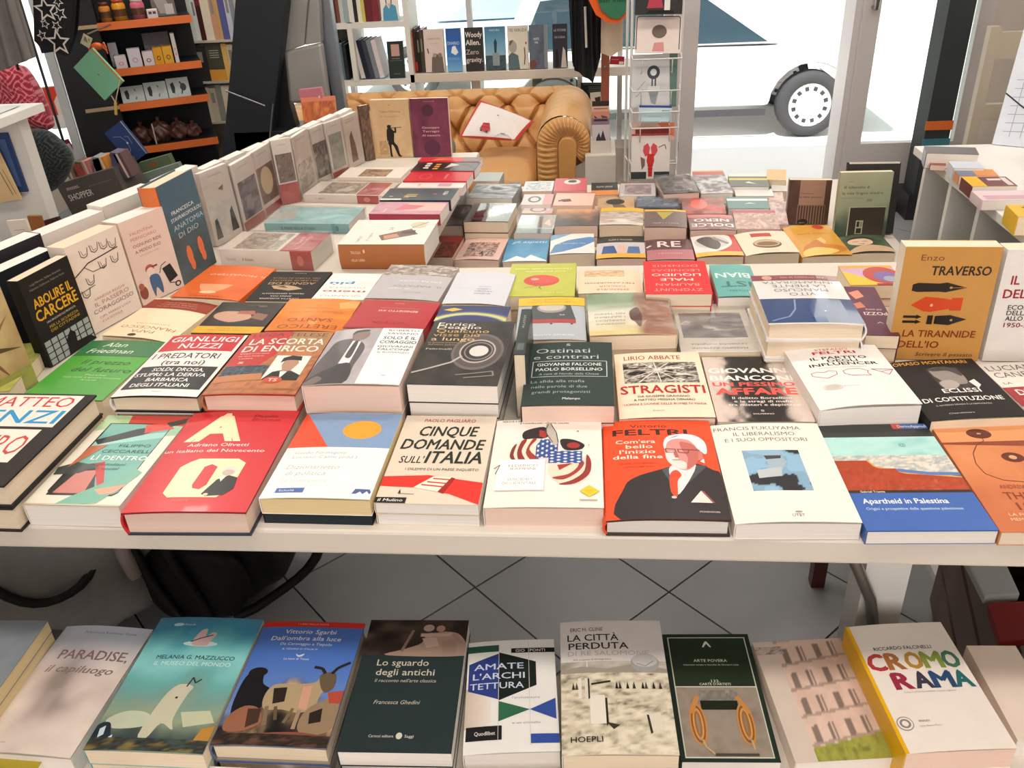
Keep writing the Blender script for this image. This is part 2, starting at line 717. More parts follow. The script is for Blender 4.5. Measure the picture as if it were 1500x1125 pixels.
FLAT = {
    'mostro': (-0.786, 0.8443, 0.836, 0.2082, 0.2091, 0.03, -0.8),
    'dentro': (-0.6197, 0.8524, 0.804, 0.1235, 0.2032, 0.026, -0.8),
    'olivetti': (-0.4765, 0.8473, 0.802, 0.1517, 0.2216, 0.031, 1.1),
    'dizio': (-0.3248, 0.8552, 0.814, 0.1346, 0.1876, 0.022, -0.6),
    'cinque': (-0.1935, 0.8592, 0.816, 0.1239, 0.1922, 0.015, -0.7),
    'gloves': (-0.0606, 0.8569, 0.802, 0.1391, 0.1875, 0.025, 0.7),
    'orangeman': (0.0794, 0.8533, 0.802, 0.1393, 0.2058, 0.019, 0.5),
    'cream': (0.2183, 0.85, 0.802, 0.1374, 0.2015, 0.019, 1.3),
    'palestina': (0.3567, 0.852, 0.801, 0.1394, 0.2141, 0.017, 2.0),
    'envelope': (0.493, 0.8524, 0.801, 0.1304, 0.2123, 0.017, 0.9),
    'yellowgreen': (-0.9609, 1.0976, 0.806, 0.1422, 0.1683, 0.02, 10.7),
    'green': (-0.7639, 1.0817, 0.804, 0.1349, 0.1857, 0.03, -3.8),
    'predatori': (-0.6071, 1.0542, 0.831, 0.1295, 0.19, 0.024, -1.2),
    'scorta': (-0.4702, 1.0535, 0.832, 0.1343, 0.1916, 0.028, -0.9),
    'coraggio': (-0.3253, 1.0402, 0.833, 0.1363, 0.1682, 0.042, -1.0),
    'disc': (-0.1874, 1.0622, 0.845, 0.1261, 0.1964, 0.028, -2.3),
    'ostinati': (-0.0372, 1.0327, 0.827, 0.1238, 0.1796, 0.026, 0.2),
    'stragisti': (0.092, 1.048, 0.806, 0.1268, 0.1841, 0.02, 1.3),
    'affare': (0.2198, 1.0438, 0.804, 0.1257, 0.1808, 0.02, 0.7),
    'partito': (0.3433, 1.0408, 0.814, 0.1308, 0.1663, 0.028, 5.0),
    'eclissi': (0.4764, 1.0293, 0.81, 0.1247, 0.1554, 0.02, 5.1),
    'canfora': (0.6024, 1.0429, 0.806, 0.1167, 0.1386, 0.02, 6.9),
    'papa': (-0.7418, 1.2616, 0.805, 0.131, 0.1531, 0.025, 170.2),
    'sleeper': (-0.592, 1.2381, 0.82, 0.1165, 0.1247, 0.025, 177.4),
    'eretico': (-0.4593, 1.2275, 0.822, 0.1269, 0.1225, 0.03, 178.3),
    'rosso': (-0.3226, 1.2061, 0.832, 0.1314, 0.1071, 0.03, 174.1),
    'arcs': (-0.1945, 1.2117, 0.83, 0.116, 0.0583, 0.03, -3.9),
    'radio': (-0.0704, 1.2214, 0.816, 0.1095, 0.1551, 0.03, 181.9),
    'head': (0.0534, 1.2319, 0.826, 0.1334, 0.1542, 0.022, 182.4),
    'land': (0.1855, 1.2264, 0.808, 0.1199, 0.1732, 0.02, 180.6),
    'mancuso': (0.3109, 1.1962, 0.862, 0.1344, 0.173, 0.026, 179.7),
    'burgundy': (0.4274, 1.2489, 0.823, 0.0499, 0.1812, 0.022, 176.1),
    'circles': (0.4694, 1.3992, 0.815, 0.0904, 0.0874, 0.025, 179.7),
    'monastero': (-0.6824, 1.399, 0.81, 0.1362, 0.151, 0.03, 173.0),
    'agnus': (-0.5525, 1.382, 0.81, 0.1184, 0.1349, 0.03, 177.4),
    'meno': (-0.4436, 1.3775, 0.81, 0.0968, 0.1168, 0.03, 175.9),
    'marble': (-0.3176, 1.3542, 0.825, 0.1297, 0.1506, 0.03, 174.3),
    'pale': (-0.1961, 1.3229, 0.825, 0.1059, 0.1344, 0.03, 176.6),
    'tomato': (-0.094, 1.3748, 0.825, 0.1193, 0.1473, 0.025, 179.8),
    'meta': (0.024, 1.392, 0.805, 0.111, 0.1037, 0.03, 180.5),
    'liquido': (0.1361, 1.3545, 0.838, 0.109, 0.1443, 0.022, 178.9),
    'bianco': (0.236, 1.3666, 0.82, 0.0733, 0.1385, 0.025, 179.8),
    'redspine': (-0.6581, 1.6158, 0.804, 0.1078, 0.2034, 0.036, 83.5),
    'cyan': (-0.6407, 1.8326, 0.802, 0.1172, 0.2019, 0.02, 85.5),
    'redblock': (-0.6074, 2.0423, 0.802, 0.1121, 0.2159, 0.018, 82.3),
    'whitephoto': (-0.583, 2.1886, 0.802, 0.0986, 0.1742, 0.016, 83.7),
    'brownspine': (-0.4187, 1.6277, 0.81, 0.1476, 0.1761, 0.042, 87.5),
    'pinkbook': (-0.4259, 1.8586, 0.804, 0.088, 0.168, 0.022, 85.3),
    'pencils': (-0.4202, 1.9619, 0.802, 0.0934, 0.1747, 0.024, 85.7),
    'whitepink': (-0.4068, 2.056, 0.802, 0.0459, 0.1686, 0.018, 84.8),
    'redtop': (-0.3999, 2.1147, 0.802, 0.0815, 0.1669, 0.022, 85.3),
    'wheel': (-0.3958, 2.2124, 0.802, 0.0813, 0.1735, 0.02, 85.0),
    'redfar': (-0.3957, 2.2896, 0.802, 0.0447, 0.1731, 0.018, 84.3),
    'rust': (-0.3712, 1.9579, 0.665, 0.0734, 0.1476, 0.03, -4.1),
    'engraving': (-0.2764, 1.9436, 0.665, 0.1094, 0.1448, 0.025, -4.5),
    'bluetop': (-0.1665, 1.9422, 0.663, 0.1057, 0.1577, 0.025, -0.8),
    'bluewhite': (-0.0563, 1.9429, 0.665, 0.1075, 0.1337, 0.035, 1.2),
    'couples': (0.0593, 1.9315, 0.663, 0.1156, 0.1445, 0.03, -1.1),
    're': (0.1745, 1.9258, 0.663, 0.1099, 0.1338, 0.025, -1.6),
    'spoon': (0.2834, 1.9293, 0.665, 0.1077, 0.1368, 0.028, 0.6),
    'football': (0.3966, 1.9291, 0.665, 0.1213, 0.1414, 0.033, 3.7),
    'yellowman': (0.519, 1.9617, 0.662, 0.1131, 0.2003, 0.028, 2.2),
    'face': (0.6216, 1.9281, 0.662, 0.1085, 0.1082, 0.028, 0.8),
    'mirror': (-0.2679, 2.0873, 0.707, 0.1152, 0.1454, 0.028, -4.2),
    'darkmirror': (-0.151, 2.0806, 0.675, 0.0982, 0.1401, 0.03, 175.9),
    'sunset': (-0.0469, 2.0967, 0.685, 0.1111, 0.1299, 0.03, 178.2),
    'yband': (0.0658, 2.0988, 0.684, 0.1096, 0.1292, 0.028, 177.2),
    'chart': (0.1739, 2.0708, 0.68, 0.1045, 0.1317, 0.035, 176.4),
    'dolce': (0.2871, 2.0634, 0.675, 0.1129, 0.1117, 0.03, 178.4),
    'palms': (0.3979, 2.0848, 0.675, 0.1062, 0.1464, 0.03, 175.6),
    'wavesA': (-0.3281, 2.567, 0.662, 0.0811, 0.0954, 0.028, 176.8),
    'waves': (-0.2882, 2.3542, 0.68, 0.1339, 0.1358, 0.03, 173.7),
    'leaf1': (-0.3889, 2.2094, 0.662, 0.0855, 0.1764, 0.028, 179.2),
    'glovebk': (-0.1611, 2.2993, 0.67, 0.0859, 0.0946, 0.03, 177.9),
    'ring': (-0.1563, 2.2414, 0.662, 0.0836, 0.0638, 0.028, 175.7),
    'pinkdot': (-0.0589, 2.2815, 0.675, 0.1089, 0.115, 0.03, 176.4),
    'brownwoman': (0.0553, 2.2731, 0.665, 0.1005, 0.0984, 0.03, 178.2),
    'wrapcity': (0.1647, 2.2291, 0.675, 0.1084, 0.1015, 0.03, 175.9),
    'redface': (0.2816, 2.1992, 0.675, 0.1105, 0.1327, 0.03, 177.2),
    'tealwhite': (0.3985, 2.2177, 0.675, 0.1061, 0.0972, 0.03, 176.2),
    'pinkright': (0.4763, 2.2176, 0.662, 0.042, 0.2669, 0.028, 172.6),
    'purplepile': (-0.2329, 2.4539, 0.662, 0.0301, 0.0998, 0.028, 190.1),
    'white8': (-0.1663, 2.4408, 0.665, 0.0884, 0.0981, 0.03, 178.3),
    'pink8': (-0.0726, 2.416, 0.675, 0.094, 0.1271, 0.03, 179.2),
    'black8': (0.0255, 2.4165, 0.662, 0.0781, 0.1226, 0.028, 180.1),
    'wrap8': (0.118, 2.3607, 0.675, 0.099, 0.131, 0.03, 176.9),
    'man8': (0.223, 2.346, 0.69, 0.0989, 0.1707, 0.03, 184.8),
    'redgrey8': (0.3285, 2.4122, 0.675, 0.0903, 0.222, 0.03, 180.3),
    'yellowline8': (0.4301, 2.4175, 0.675, 0.1076, 0.1227, 0.03, 175.2),
    'white9': (0.4337, 2.3371, 0.665, 0.1028, 0.065, 0.03, 175.7),
    'orange9': (0.5163, 2.4657, 0.675, 0.0559, 0.1093, 0.03, 168.7),
    'white10': (0.5128, 2.3998, 0.662, 0.0417, 0.0836, 0.028, 172.5),
    'stripes': (-0.8708, 0.7136, 0.566, 0.2227, 0.1731, 0.02, 1.6),
    'paradise': (-0.6968, 0.7201, 0.528, 0.1354, 0.2101, 0.022, -1.9),
    'museo': (-0.5369, 0.7213, 0.545, 0.1518, 0.2167, 0.025, 0.1),
    'goats': (-0.3877, 0.7279, 0.542, 0.1443, 0.2004, 0.028, 0.2),
    'sguardo': (-0.2403, 0.7379, 0.54, 0.1388, 0.2125, 0.025, 1.8),
    'archi': (-0.1069, 0.7342, 0.53, 0.1175, 0.1762, 0.022, 5.0),
    'citta': (0.0238, 0.7446, 0.54, 0.1368, 0.2098, 0.025, 2.6),
    'povera': (0.1526, 0.7528, 0.525, 0.1168, 0.1994, 0.02, 2.5),
    'facade': (0.2801, 0.7543, 0.525, 0.1219, 0.185, 0.02, 6.5),
    'cromo': (0.3968, 0.7485, 0.548, 0.1253, 0.1914, 0.032, 5.7),
    'white11': (0.5182, 0.769, 0.53, 0.0635, 0.1457, 0.02, 2.0),
    'u1': (0.8038, 2.0118, 0.855, 0.1092, 0.0634, 0.03, -13.2),
    'u2': (0.774, 1.9953, 0.851, 0.0339, 0.0493, 0.012, -19.0),
    'u3': (0.8071, 1.9243, 0.852, 0.0625, 0.0541, 0.024, -7.4),
    'u4': (0.8141, 1.8854, 0.852, 0.0797, 0.0521, 0.018, -7.0),
    'u5': (0.8073, 1.7996, 0.852, 0.0884, 0.0671, 0.024, -2.1),
    'u6': (0.8073, 1.7258, 0.852, 0.1014, 0.0642, 0.018, -1.6),
    'u7': (0.7977, 1.5828, 0.852, 0.0702, 0.0699, 0.034, -5.2),
}
STAND = {
    'star': (-0.8974, 1.0374, 0.8, 0.1234, 0.176, 0.03, 71.2, 2.0),
    'carcere': (-0.8772, 1.2007, 0.8, 0.1127, 0.152, 0.022, 80.0, 2.0),
    'passero': (-0.8594, 1.3208, 0.8, 0.1182, 0.16, 0.04, 72.9, 2.0),
    'ognuno': (-0.8236, 1.4308, 0.8, 0.103, 0.16, 0.045, 67.1, 2.0),
    'anatomia': (-0.7964, 1.5405, 0.8, 0.1256, 0.196, 0.04, 82.2, 2.0),
    'wrapa': (-0.8106, 1.7382, 0.8, 0.0898, 0.16, 0.012, 71.2, 2.0),
    'wrapb': (-0.785, 1.834, 0.8, 0.0989, 0.152, 0.012, 82.7, 2.0),
    'wrapc': (-0.7771, 1.9342, 0.8, 0.1023, 0.152, 0.012, 84.4, 2.0),
    'wrapd': (-0.7505, 1.9945, 0.8, 0.0494, 0.156, 0.012, 36.9, 2.0),
    'wrape': (-0.7305, 2.0835, 0.8, 0.1153, 0.148, 0.012, 84.6, 2.0),
    'wrapf': (-0.7147, 2.1774, 0.8, 0.0766, 0.144, 0.012, 71.4, 2.0),
    'wrapg': (-0.6873, 2.2321, 0.8, 0.0682, 0.144, 0.012, 66.5, 2.0),
    'wraph': (-0.6665, 2.3209, 0.8, 0.0912, 0.14, 0.012, 73.9, 2.0),
    'wrapi': (-0.6381, 2.374, 0.8, 0.0303, 0.152, 0.012, 39.5, 2.0),
    'flute': (-0.5754, 2.3968, 0.8, 0.1128, 0.16, 0.02, -1.9, 2.0),
    'purple': (-0.4624, 2.3931, 0.8, 0.1094, 0.16, 0.02, -1.8, 3.0),
    'orangeback': (-0.7708, 2.3686, 0.8, 0.097, 0.176, 0.015, 11.7, 21.0),
    'traverso': (0.4993, 1.1643, 0.8, 0.1299, 0.176, 0.03, -3.2, 2.0),
    'econ': (0.6337, 1.1582, 0.8, 0.1297, 0.172, 0.03, -2.2, 2.0),
    'window_girl': (0.5412, 2.1585, 0.66, 0.1046, 0.112, 0.03, -6.0, 7.0),
    'silenzio': (0.6464, 2.0579, 0.66, 0.1235, 0.16, 0.02, -0.5, 5.0),
    'blackback': (0.6713, 2.0785, 0.66, 0.1231, 0.172, 0.02, -2.8, 12.0),
}
BASE = {'T': .80, 'B': .66, 'S': .52}
GAP = .0016


SMOOTH = {'gloves', 'orangeman', 'museo', 'goats', 'sguardo', 'sleeper', 'head', 'yellowman', 'face', 'flute', 'ognuno', 'pinkdot', 'eclissi', 'coraggio', 'couples', 'spoon', 'povera'}


def soften(key, kw):
    if key in SMOOTH:
        kw['ops'] = [('b',) + tuple(o[1:]) if o[0] == 'p' and len(o[1]) > 4 else o for o in kw['ops']]


def lay(key, label, group=None, under=None, ukw=None, **kw):
    """lay a book flat at its place; whatever height is left beneath it is filled with copies of the same title"""
    x, y, z, w, h, t, a = FLAT[key]
    w -= GAP
    h -= GAP
    base = .85 if z > .845 and key[0] == 'u' else (.80 if z > .79 else (.66 if z > .65 else .52))
    gap = z - base
    th = t
    n = 0
    if gap > .0105:
        n = max(1, int(round(gap / t)))
        tc = gap / n
    else:
        th = t + gap
        z = base
        gap = 0
    rot = R(a)
    # pose is the middle of the cover; the book's origin is the middle of its foot
    ox, oy = x + math.sin(rot) * h / 2, y - math.cos(rot) * h / 2
    root = thing('book', label, 'book', (ox, oy, z + .0002), (0, 0, rot), group)
    kw.setdefault('finish', 'gloss')
    soften(key, kw)
    make_book(root, w, h, th, **kw)
    rnd = random.Random(key)
    for i in range(n):
        jx, jy = (rnd.random() - .5) * .0015, (rnd.random() - .5) * .002
        r2 = thing('book', (under or 'copy under the ' + label) + ('' if n == 1 or i == n - 1 else ', lower in pile'), 'book',
                   (ox + jx, oy + jy, base + i * tc + .0001), (0, 0, rot), 'copies stacked beneath the top books')
        k2 = {k: v for k, v in kw.items() if k in ('base', 'hard', 'pages', 'finish', 'back', 'spine')}
        k2.update(ukw or {})
        make_book(r2, w - .001, h - .001, tc - .0004, **k2)
    return root


def prop(key, label, group=None, **kw):
    """stand a book up, leaning slightly back"""
    x, y, z, w, h, t, a, ln = STAND[key]
    w -= GAP
    soften(key, kw)
    ln = R(max(ln, 2))
    q = Matrix.Rotation(R(a), 4, 'Z') @ Matrix.Rotation(R(90) - ln, 4, 'X')
    off = q.to_3x3() @ Vector((0, 0, t))
    loc = Vector((x, y, z)) - off
    loc.z = z + .0005
    root = thing('book', label, 'book', loc, q.to_euler(), group)
    make_book(root, w, h, t, **kw)
    return root


# ================================================================== THE ROOM
M_WALL = mat('warm_white_wall_paint', '#cfc5bb', .9, noise=.04, nscale=6)
M_CEIL = mat('white_ceiling_paint', '#e6e2dc', .95)
M_FRAME = mat('white_painted_metal_frame', '#d2ccca', .4)
M_WHITE = mat('white_laminate_board', '#d9d0c4', .45, noise=.03, nscale=5)
M_WHITE2 = mat('white_melamine_panel', '#dddcd8', .5)
M_TILE = mat('grey_stoneware_tile', '#949597', .35, noise=.16, nscale=3.5, bump=.05)
M_GROUT = mat('dark_tile_grout', '#2c2826', .9)
M_BLACK = mat('black_satin_panel', '#16191d', .45)
M_STEEL = mat('brushed_dark_steel', '#a4a2a0', .38, metal=.55, noise=.3, nscale=4)
M_CHROME = mat('grey_metal_bracket', '#8c8986', .3, metal=.8)
M_ORANGE = mat('orange_shelf_edging', '#e0702c', .5)
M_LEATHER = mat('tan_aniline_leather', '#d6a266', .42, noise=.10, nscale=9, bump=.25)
M_LEATHER2 = mat('darker_tan_leather_piping', '#c88f4e', .45)  # deeper tan for the arm facings and back panel
M_BUTTON = mat('leather_covered_button', '#8a5a28', .5)
M_WOODR = mat('red_brown_varnished_wood', '#5a2c22', .4, noise=.2, nscale=12)
M_POST = mat('terracotta_painted_post', '#a85c44', .5)
M_WOOD = mat('dark_walnut_wood', '#5d463c', .5, noise=.25, nscale=10)
M_WIRE = mat('white_coated_wire', '#dcd8d2', .35)
M_CANVAS = mat('beige_canvas', '#c9b8a0', .95, noise=.08, nscale=60, bump=.2)
M_BLKCLOTH = mat('black_knitted_cloth', '#17191c', .95, noise=.2, nscale=50, bump=.3)
M_BLKNYLON = mat('black_nylon', '#0d0d0e', .6, noise=.3, nscale=30, bump=.2)
M_GREYCLOTH = mat('grey_woven_cloth', '#9a9896', .9, noise=.15, nscale=40, bump=.2)
M_FELT = mat('mid_grey_felt', '#6e6a68', .95, noise=.15, nscale=50)
M_ASPHALT = mat('pale_asphalt', '#e0deda', .9, noise=.05, nscale=20)
M_CARW = mat('white_car_paint', '#f2f2f2', .2, coat=1)
M_CARB = mat('pale_blue_car_paint', '#dce8f4', .25, coat=1)
M_TYRE = mat('black_tyre_rubber', '#3a3a3c', .8)
M_CARGLASS = mat('dark_car_glass', '#2c4450', .08, spec=.8)
M_HUB = mat('silver_hubcap', '#d9d9d9', .35, metal=.3)

fl = boxobj('floor', -3.6, -1.8, -.12, 2.8, 4.45, -.006, M_GROUT, kind='structure')
# stoneware tiles laid diagonally
s = .3246
g = .0022
tb = MB()
tb.box(-s / 2 + g, -s / 2 + g, -.006, s / 2 - g, s / 2 - g, .0)
tile0 = tb.build('tile', M_TILE, fl, bevel=0)
first = True
dg = s / math.sqrt(2)
cx0, cy0 = -.0585 + .0, 1.505
for i in range(-16, 17):
    for j in range(-16, 17):
        x = cx0 + (i - j) * dg
        y = cy0 + (i + j) * dg
        if not (-3.2 < x < 2.2 and .75 < y < 4.25) or (x < -2.2 and y < 1.6):
            continue
        if first:
            o = tile0
            first = False
        else:
            o = tile0.copy()
            COL.objects.link(o)
            o.parent = fl
        o.location = (x, y, ((i * 7 + j * 3) % 5) * .0001)
        o.rotation_euler = (0, 0, R(45))

boxobj('ceiling', -3.7, -1.9, 3.0, 2.9, 4.55, 3.1, M_CEIL, kind='structure')
boxobj('wall_left', -3.7, -1.8, 0, -3.6, 4.45, 3.0, M_WALL, kind='structure')
boxobj('wall_right', 2.8, -1.8, 0, 2.9, 4.45, 3.0, M_WALL, kind='structure')
boxobj('wall_rear', -3.6, -1.9, 0, 2.8, -1.8, 3.0, M_WALL, kind='structure')
# shop front: piers, sill and header around the glazing
wf = MB()
wf.box(-3.6, 4.45, 2.55, 2.8, 4.55, 3.0)
wf.box(-3.6, 4.45, 0, .37, 4.55, .28)
wf.box(-2.05, 4.45, .28, -1.95, 4.55, 2.55)
wf.box(1.80, 4.45, 0, 2.8, 4.55, 2.55)
tag(wf.build('wall_front', M_WALL), kind='structure')


def window(n, x0, x1, z0, z1, mull=()):
    r = empty('window_%d' % n, ((x0 + x1) / 2, 4.5, z0))
    r['kind'] = 'structure'
    cx = (x0 + x1) / 2
    f = MB()
    t = .04
    for a, b, c, d in ((x0, x0 + t, z0, z1), (x1 - t, x1, z0, z1), (x0 + t, x1 - t, z0, z0 + t), (x0 + t, x1 - t, z1 - t, z1)):
        f.box(a - cx, -.03, c - z0, b - cx, .03, d - z0)
    f.build('window_frame', M_FRAME, r)
    xs = [x0 + t] + list(mull) + [x1 - t]
    for m in mull:
        boxobj('mullion', m - .012 - cx, -.025, t, m + .012 - cx, .025, z1 - z0 - t, M_FRAME, r)
    for a, b in zip(xs[:-1], xs[1:]):
        boxobj('pane', a - cx + .012, -.004, t, b - cx - .012, .004, z1 - z0 - t, M_GLASS, r)


window(1, -1.95, .37, .28, 2.55, (-1.25, -.62, -.08, .12))
window(2, -3.6, -2.05, .28, 2.55, (-2.85,))
# door surround and the glazed leaf beside the open doorway
db = MB()
db.box(.37, 4.30, 0, .478, 4.55, 2.55)
db.box(.478, 4.42, 2.2, 1.19, 4.55, 2.55)
db.box(1.19, 4.36, 0, 1.22, 4.55, 2.55)
tag(db.build('trim_1', M_FRAME), kind='structure')
boxobj('trim_2', .40, 4.285, .30, .408, 4.30, .345, M_BLACK, kind='structure')
dr = empty('door_1', (1.22, 4.33, 0))
dr['kind'] = 'structure'
boxobj('stile', 0, 0, 0, .075, .05, 2.2, M_FRAME, dr)
boxobj('stile', .51, 0, 0, .58, .05, 2.2, M_FRAME, dr)
boxobj('kick_panel', .075, 0, 0, .51, .05, .30, M_FRAME, dr)
boxobj('top_rail', .075, 0, 2.1, .51, .05, 2.2, M_FRAME, dr)
boxobj('pane', .075, .02, .30, .51, .028, 2.1, M_GLASS, dr)
hb = MB()
hb.tube([(.04, 0, .92), (.04, -.05, .92), (.04, -.06, .98), (.04, -.06, 1.22), (.04, -.05, 1.27), (.04, 0, 1.27)], .01)
hb.build('door_handle', M_CHROME, dr)
boxobj('trim_3', .478, 4.40, -.02, 2.2, 4.55, .004, mat('pale_stone_threshold', '#cfcac2', .6), kind='structure')

# ceiling light fittings
fm = mat('white_lamp_housing', '#e8e8e6', .4)
em = mat('lit_lamp_diffuser', (1, .93, .84), .5, emit=6)
for i, (x, y, p) in enumerate(LAMPS):
    t = thing('ceiling_light', ['ceiling lamp above the left of the low shelf', 'ceiling lamp above the middle of the low shelf', 'ceiling lamp above the right of the low shelf', 'ceiling lamp above the wrapped standing books', 'ceiling lamp above the low back table', 'ceiling lamp above the orange edged shelves', 'ceiling lamp above the right display unit'][i], 'lamp', (x, y, 3.0), group='ceiling lamps')
    h = MB()
    for a in ((-.29, -.18, .29, -.155), (-.29, .155, .29, .18), (-.29, -.155, -.265, .155), (.265, -.155, .29, .155)):
        h.box(a[0], a[1], -.07, a[2], a[3], 0)
    h.build('housing', fm, t)
    boxobj('diffuser', -.265, -.155, -.06, .265, .155, -.05, em, t)

# street outside
st = boxobj('street_ground', -16, 4.56, -.60, 16, 30, -.47, M_ASPHALT, kind='structure')
boxobj('pavement', -16, 4.56, -.47, 16, 5.6, -.03, mat('pale_pavement_slab', '#e2dfda', .9, noise=.04), kind='structure')
fw = MB()
fw.box(-16, 14, -.47, 16, 14.4, 7)
tag(fw.build('wall_street', mat('cream_render_opposite', '#e6dfd2', .9)), kind='structure')


def car(label, x, y, z, paint, sgn=1, sc=1.0, gl=M_CARGLASS):
    r = thing('car', label, 'car', (x, y, z), (0, 0, 0))
    r.scale = (sc, sc, sc)

    def side(pts, y0, y1, m, name, bev=.03):
        b = MB()
        p = [(sgn * a, c) for a, c in pts]
        if sgn < 0:
            p = p[::-1]
        b.prism(p, 0, y1 - y0, mtx=Matrix(((1, 0, 0, 0), (0, 0, 1, y0), (0, 1, 0, 0), (0, 0, 0, 1))))
        return b.build(name, m, r, bevel=bev)
    arch = lambda c: [(c + .37 * math.cos(a), .30 + .37 * math.sin(a)) for a in [math.pi - i * math.pi / 10 for i in range(11)]]
    body = [(-2.0, .22)] + arch(-1.2) + arch(1.2) + [(2.0, .24), (2.02, .50), (1.9, .70), (1.0, .82), (-1.75, .85), (-1.98, .72)]
    side(body, 0, 1.6, paint, 'body', .04)
    side([(-1.70, .84), (-1.45, 1.32), (-1.0, 1.40), (.1, 1.39), (.95, .83)], .10, 1.5, paint, 'roof', .04)
    side([(-1.50, .86), (-1.30, 1.28), (-.62, 1.33), (-.62, .86)], .088, .10, gl, 'side_window', 0)
    side([(-.55, .86), (-.55, 1.33), (.08, 1.32), (.78, .86)], .088, .10, gl, 'side_window', 0)
    side([(-.80, .22), (.80, .22), (.80, .28), (-.80, .28)], -.01, .0, M_TYRE, 'sill', 0)
    boxobj('door_handle', min(sgn * -.5, sgn * -.35), -.02, .72, max(sgn * -.5, sgn * -.35), 0, .75, M_CHROME, r)
    for c in (-1.2, 1.2):
        for yy in (0.0, 1.42):
            w = MB()
            mt = Matrix.Translation((sgn * c, yy, .30)) @ Matrix.Rotation(R(-90), 4, 'X')
            q = MB()
            q.lathe([(.19, .0), (.20, .012), (.27, .012), (.295, -.02), (.30, -.06), (.30, -.14), (.26, -.18), (.19, -.18)], 32)
            w.add([mt @ Vector((v[0], v[1], -v[2])) for v in q.v], q.f, smooth=True)
            wo = w.build('wheel', M_TYRE, r)
            w = MB()
            q = MB()
            q.lathe([(0, .01), (.05, .012), (.06, .0), (.11, .004), (.19, .0), (.195, .012)], 32)
            for k in range(12):
                a = k * math.pi / 6
                q.box(-.012, .115, .0, .012, .18, .016, mtx=Matrix.Rotation(a, 4, 'Z'))
            w.add([mt @ Vector((v[0], v[1], -v[2])) for v in q.v], q.f)
            w.build('hubcap', M_HUB, wo)
            w = MB()
            q = MB()
            for k in range(12):
                a = (k + .5) * math.pi / 6
                q.box(-.016, .13, .0, .016, .165, .0075, mtx=Matrix.Rotation(a, 4, 'Z'))
            w.add([mt @ Vector((v[0], v[1], -v[2])) for v in q.v], q.f)
            w.build('hub_slots', M_TYRE, wo)['kind'] = 'stuff'
    return r


_w = (1.7929, 7.5491, -0.47)
car('white car parked outside the open shop doorway', _w[0] - 1.2 * .9, _w[1], -.47, M_CARW, 1, .9)
car('pale blue car seen through the window over the shelf', -1.146 + .3, 9.6, -.47, M_CARB, -1, .95, mat('painted_sky_reflection_car_glass', '#b4d0ea', .1))  # pale sky reflection is put into the base colour of this glass

# ================================================================== TABLES AND DISPLAY UNITS
t = thing('display_table', 'large white topped table carrying most of the books', 'table', (0, 0, 0))
p = MB()
p.prism([(-1.75, .75), (.95, .75), (.95, 1.56), (-.365, 1.56), (-.335, 2.44), (-1.02, 2.44), (-1.12, 1.56), (-1.75, 1.56)], .765, .80)
p.build('table_top', M_WHITE, t, bevel=.004)
lg = MB()
lg.box(.362, .90, 0, .420, .955, .765)
lg.build('panel_leg', M_WHITE2, t)
lg = MB()
lg.tube([(.318, .89, .765), (.340, .89, .65), (.372, .89, .58), (.386, .89, .52), (.386, .89, .2), (.386, .89, 0)], .008, m=0)
lg.build('bracket', M_CHROME, t)
boxobj('leg', -1.30, .95, 0, -1.24, 1.01, .765, M_WHITE2, t)
boxobj('leg', -.98, 2.36, 0, -.93, 2.41, .765, M_WHITE2, t)
boxobj('leg', -.42, 2.36, 0, -.37, 2.41, .765, M_WHITE2, t)
boxobj('leg', .88, 1.48, 0, .93, 1.53, .765, M_WHITE2, t)
t = thing('low_shelf', 'low white shelf in front of the table, full of art books', 'shelf', (0, 0, 0))
boxobj('shelf_board', -1.5, .36, .49, 1.0, .795, .52, M_WHITE, t, bevel=.003)
for x in (-1.48, .95):
    boxobj('support', x, .40, 0, x + .04, .78, .49, M_WHITE2, t)
t = thing('back_table', 'lower table behind, covered with small paperbacks', 'table', (0, 0, 0))
boxobj('table_top', -.325, 1.83, .63, .735, 2.56, .66, M_WHITE, t, bevel=.003)
for x, y in ((-.30, 1.86), (.68, 1.86), (-.30, 2.50), (.68, 2.50)):
    boxobj('leg', x, y, 0, x + .035, y + .035, .63, M_WOODR, t)
boxobj('red_brown_leg', .50, 1.53, 0, .53, 1.56, .63, M_WOODR, t)['label'] = 'red brown wooden leg'
tt = boxobj('rail', .50, 1.56, .60, .53, 1.83, .63, M_WOODR, t)

# right-hand display unit, its open side of tall cells facing the low table
t = thing('display_unit', 'white open fronted unit at the right with books on top', 'unit', (.785, 1.2, 0))
boxobj('top_board', 0, 0, .83, .62, .99, .85, M_WHITE2, t, bevel=.002)
boxobj('back_panel', .20, 0, .02, .215, .99, .83, mat('pale_grey_unit_panel', '#c6c8c6', .6), t)
for yy in [0.895, 0.73, 0.569] + [.02, .30]:
    boxobj('divider', 0, yy - .008, .0, .20, yy + .008, .83, M_WHITE2, t)
boxobj('base', 0, 0, 0, .20, .99, .02, M_WHITE2, t)

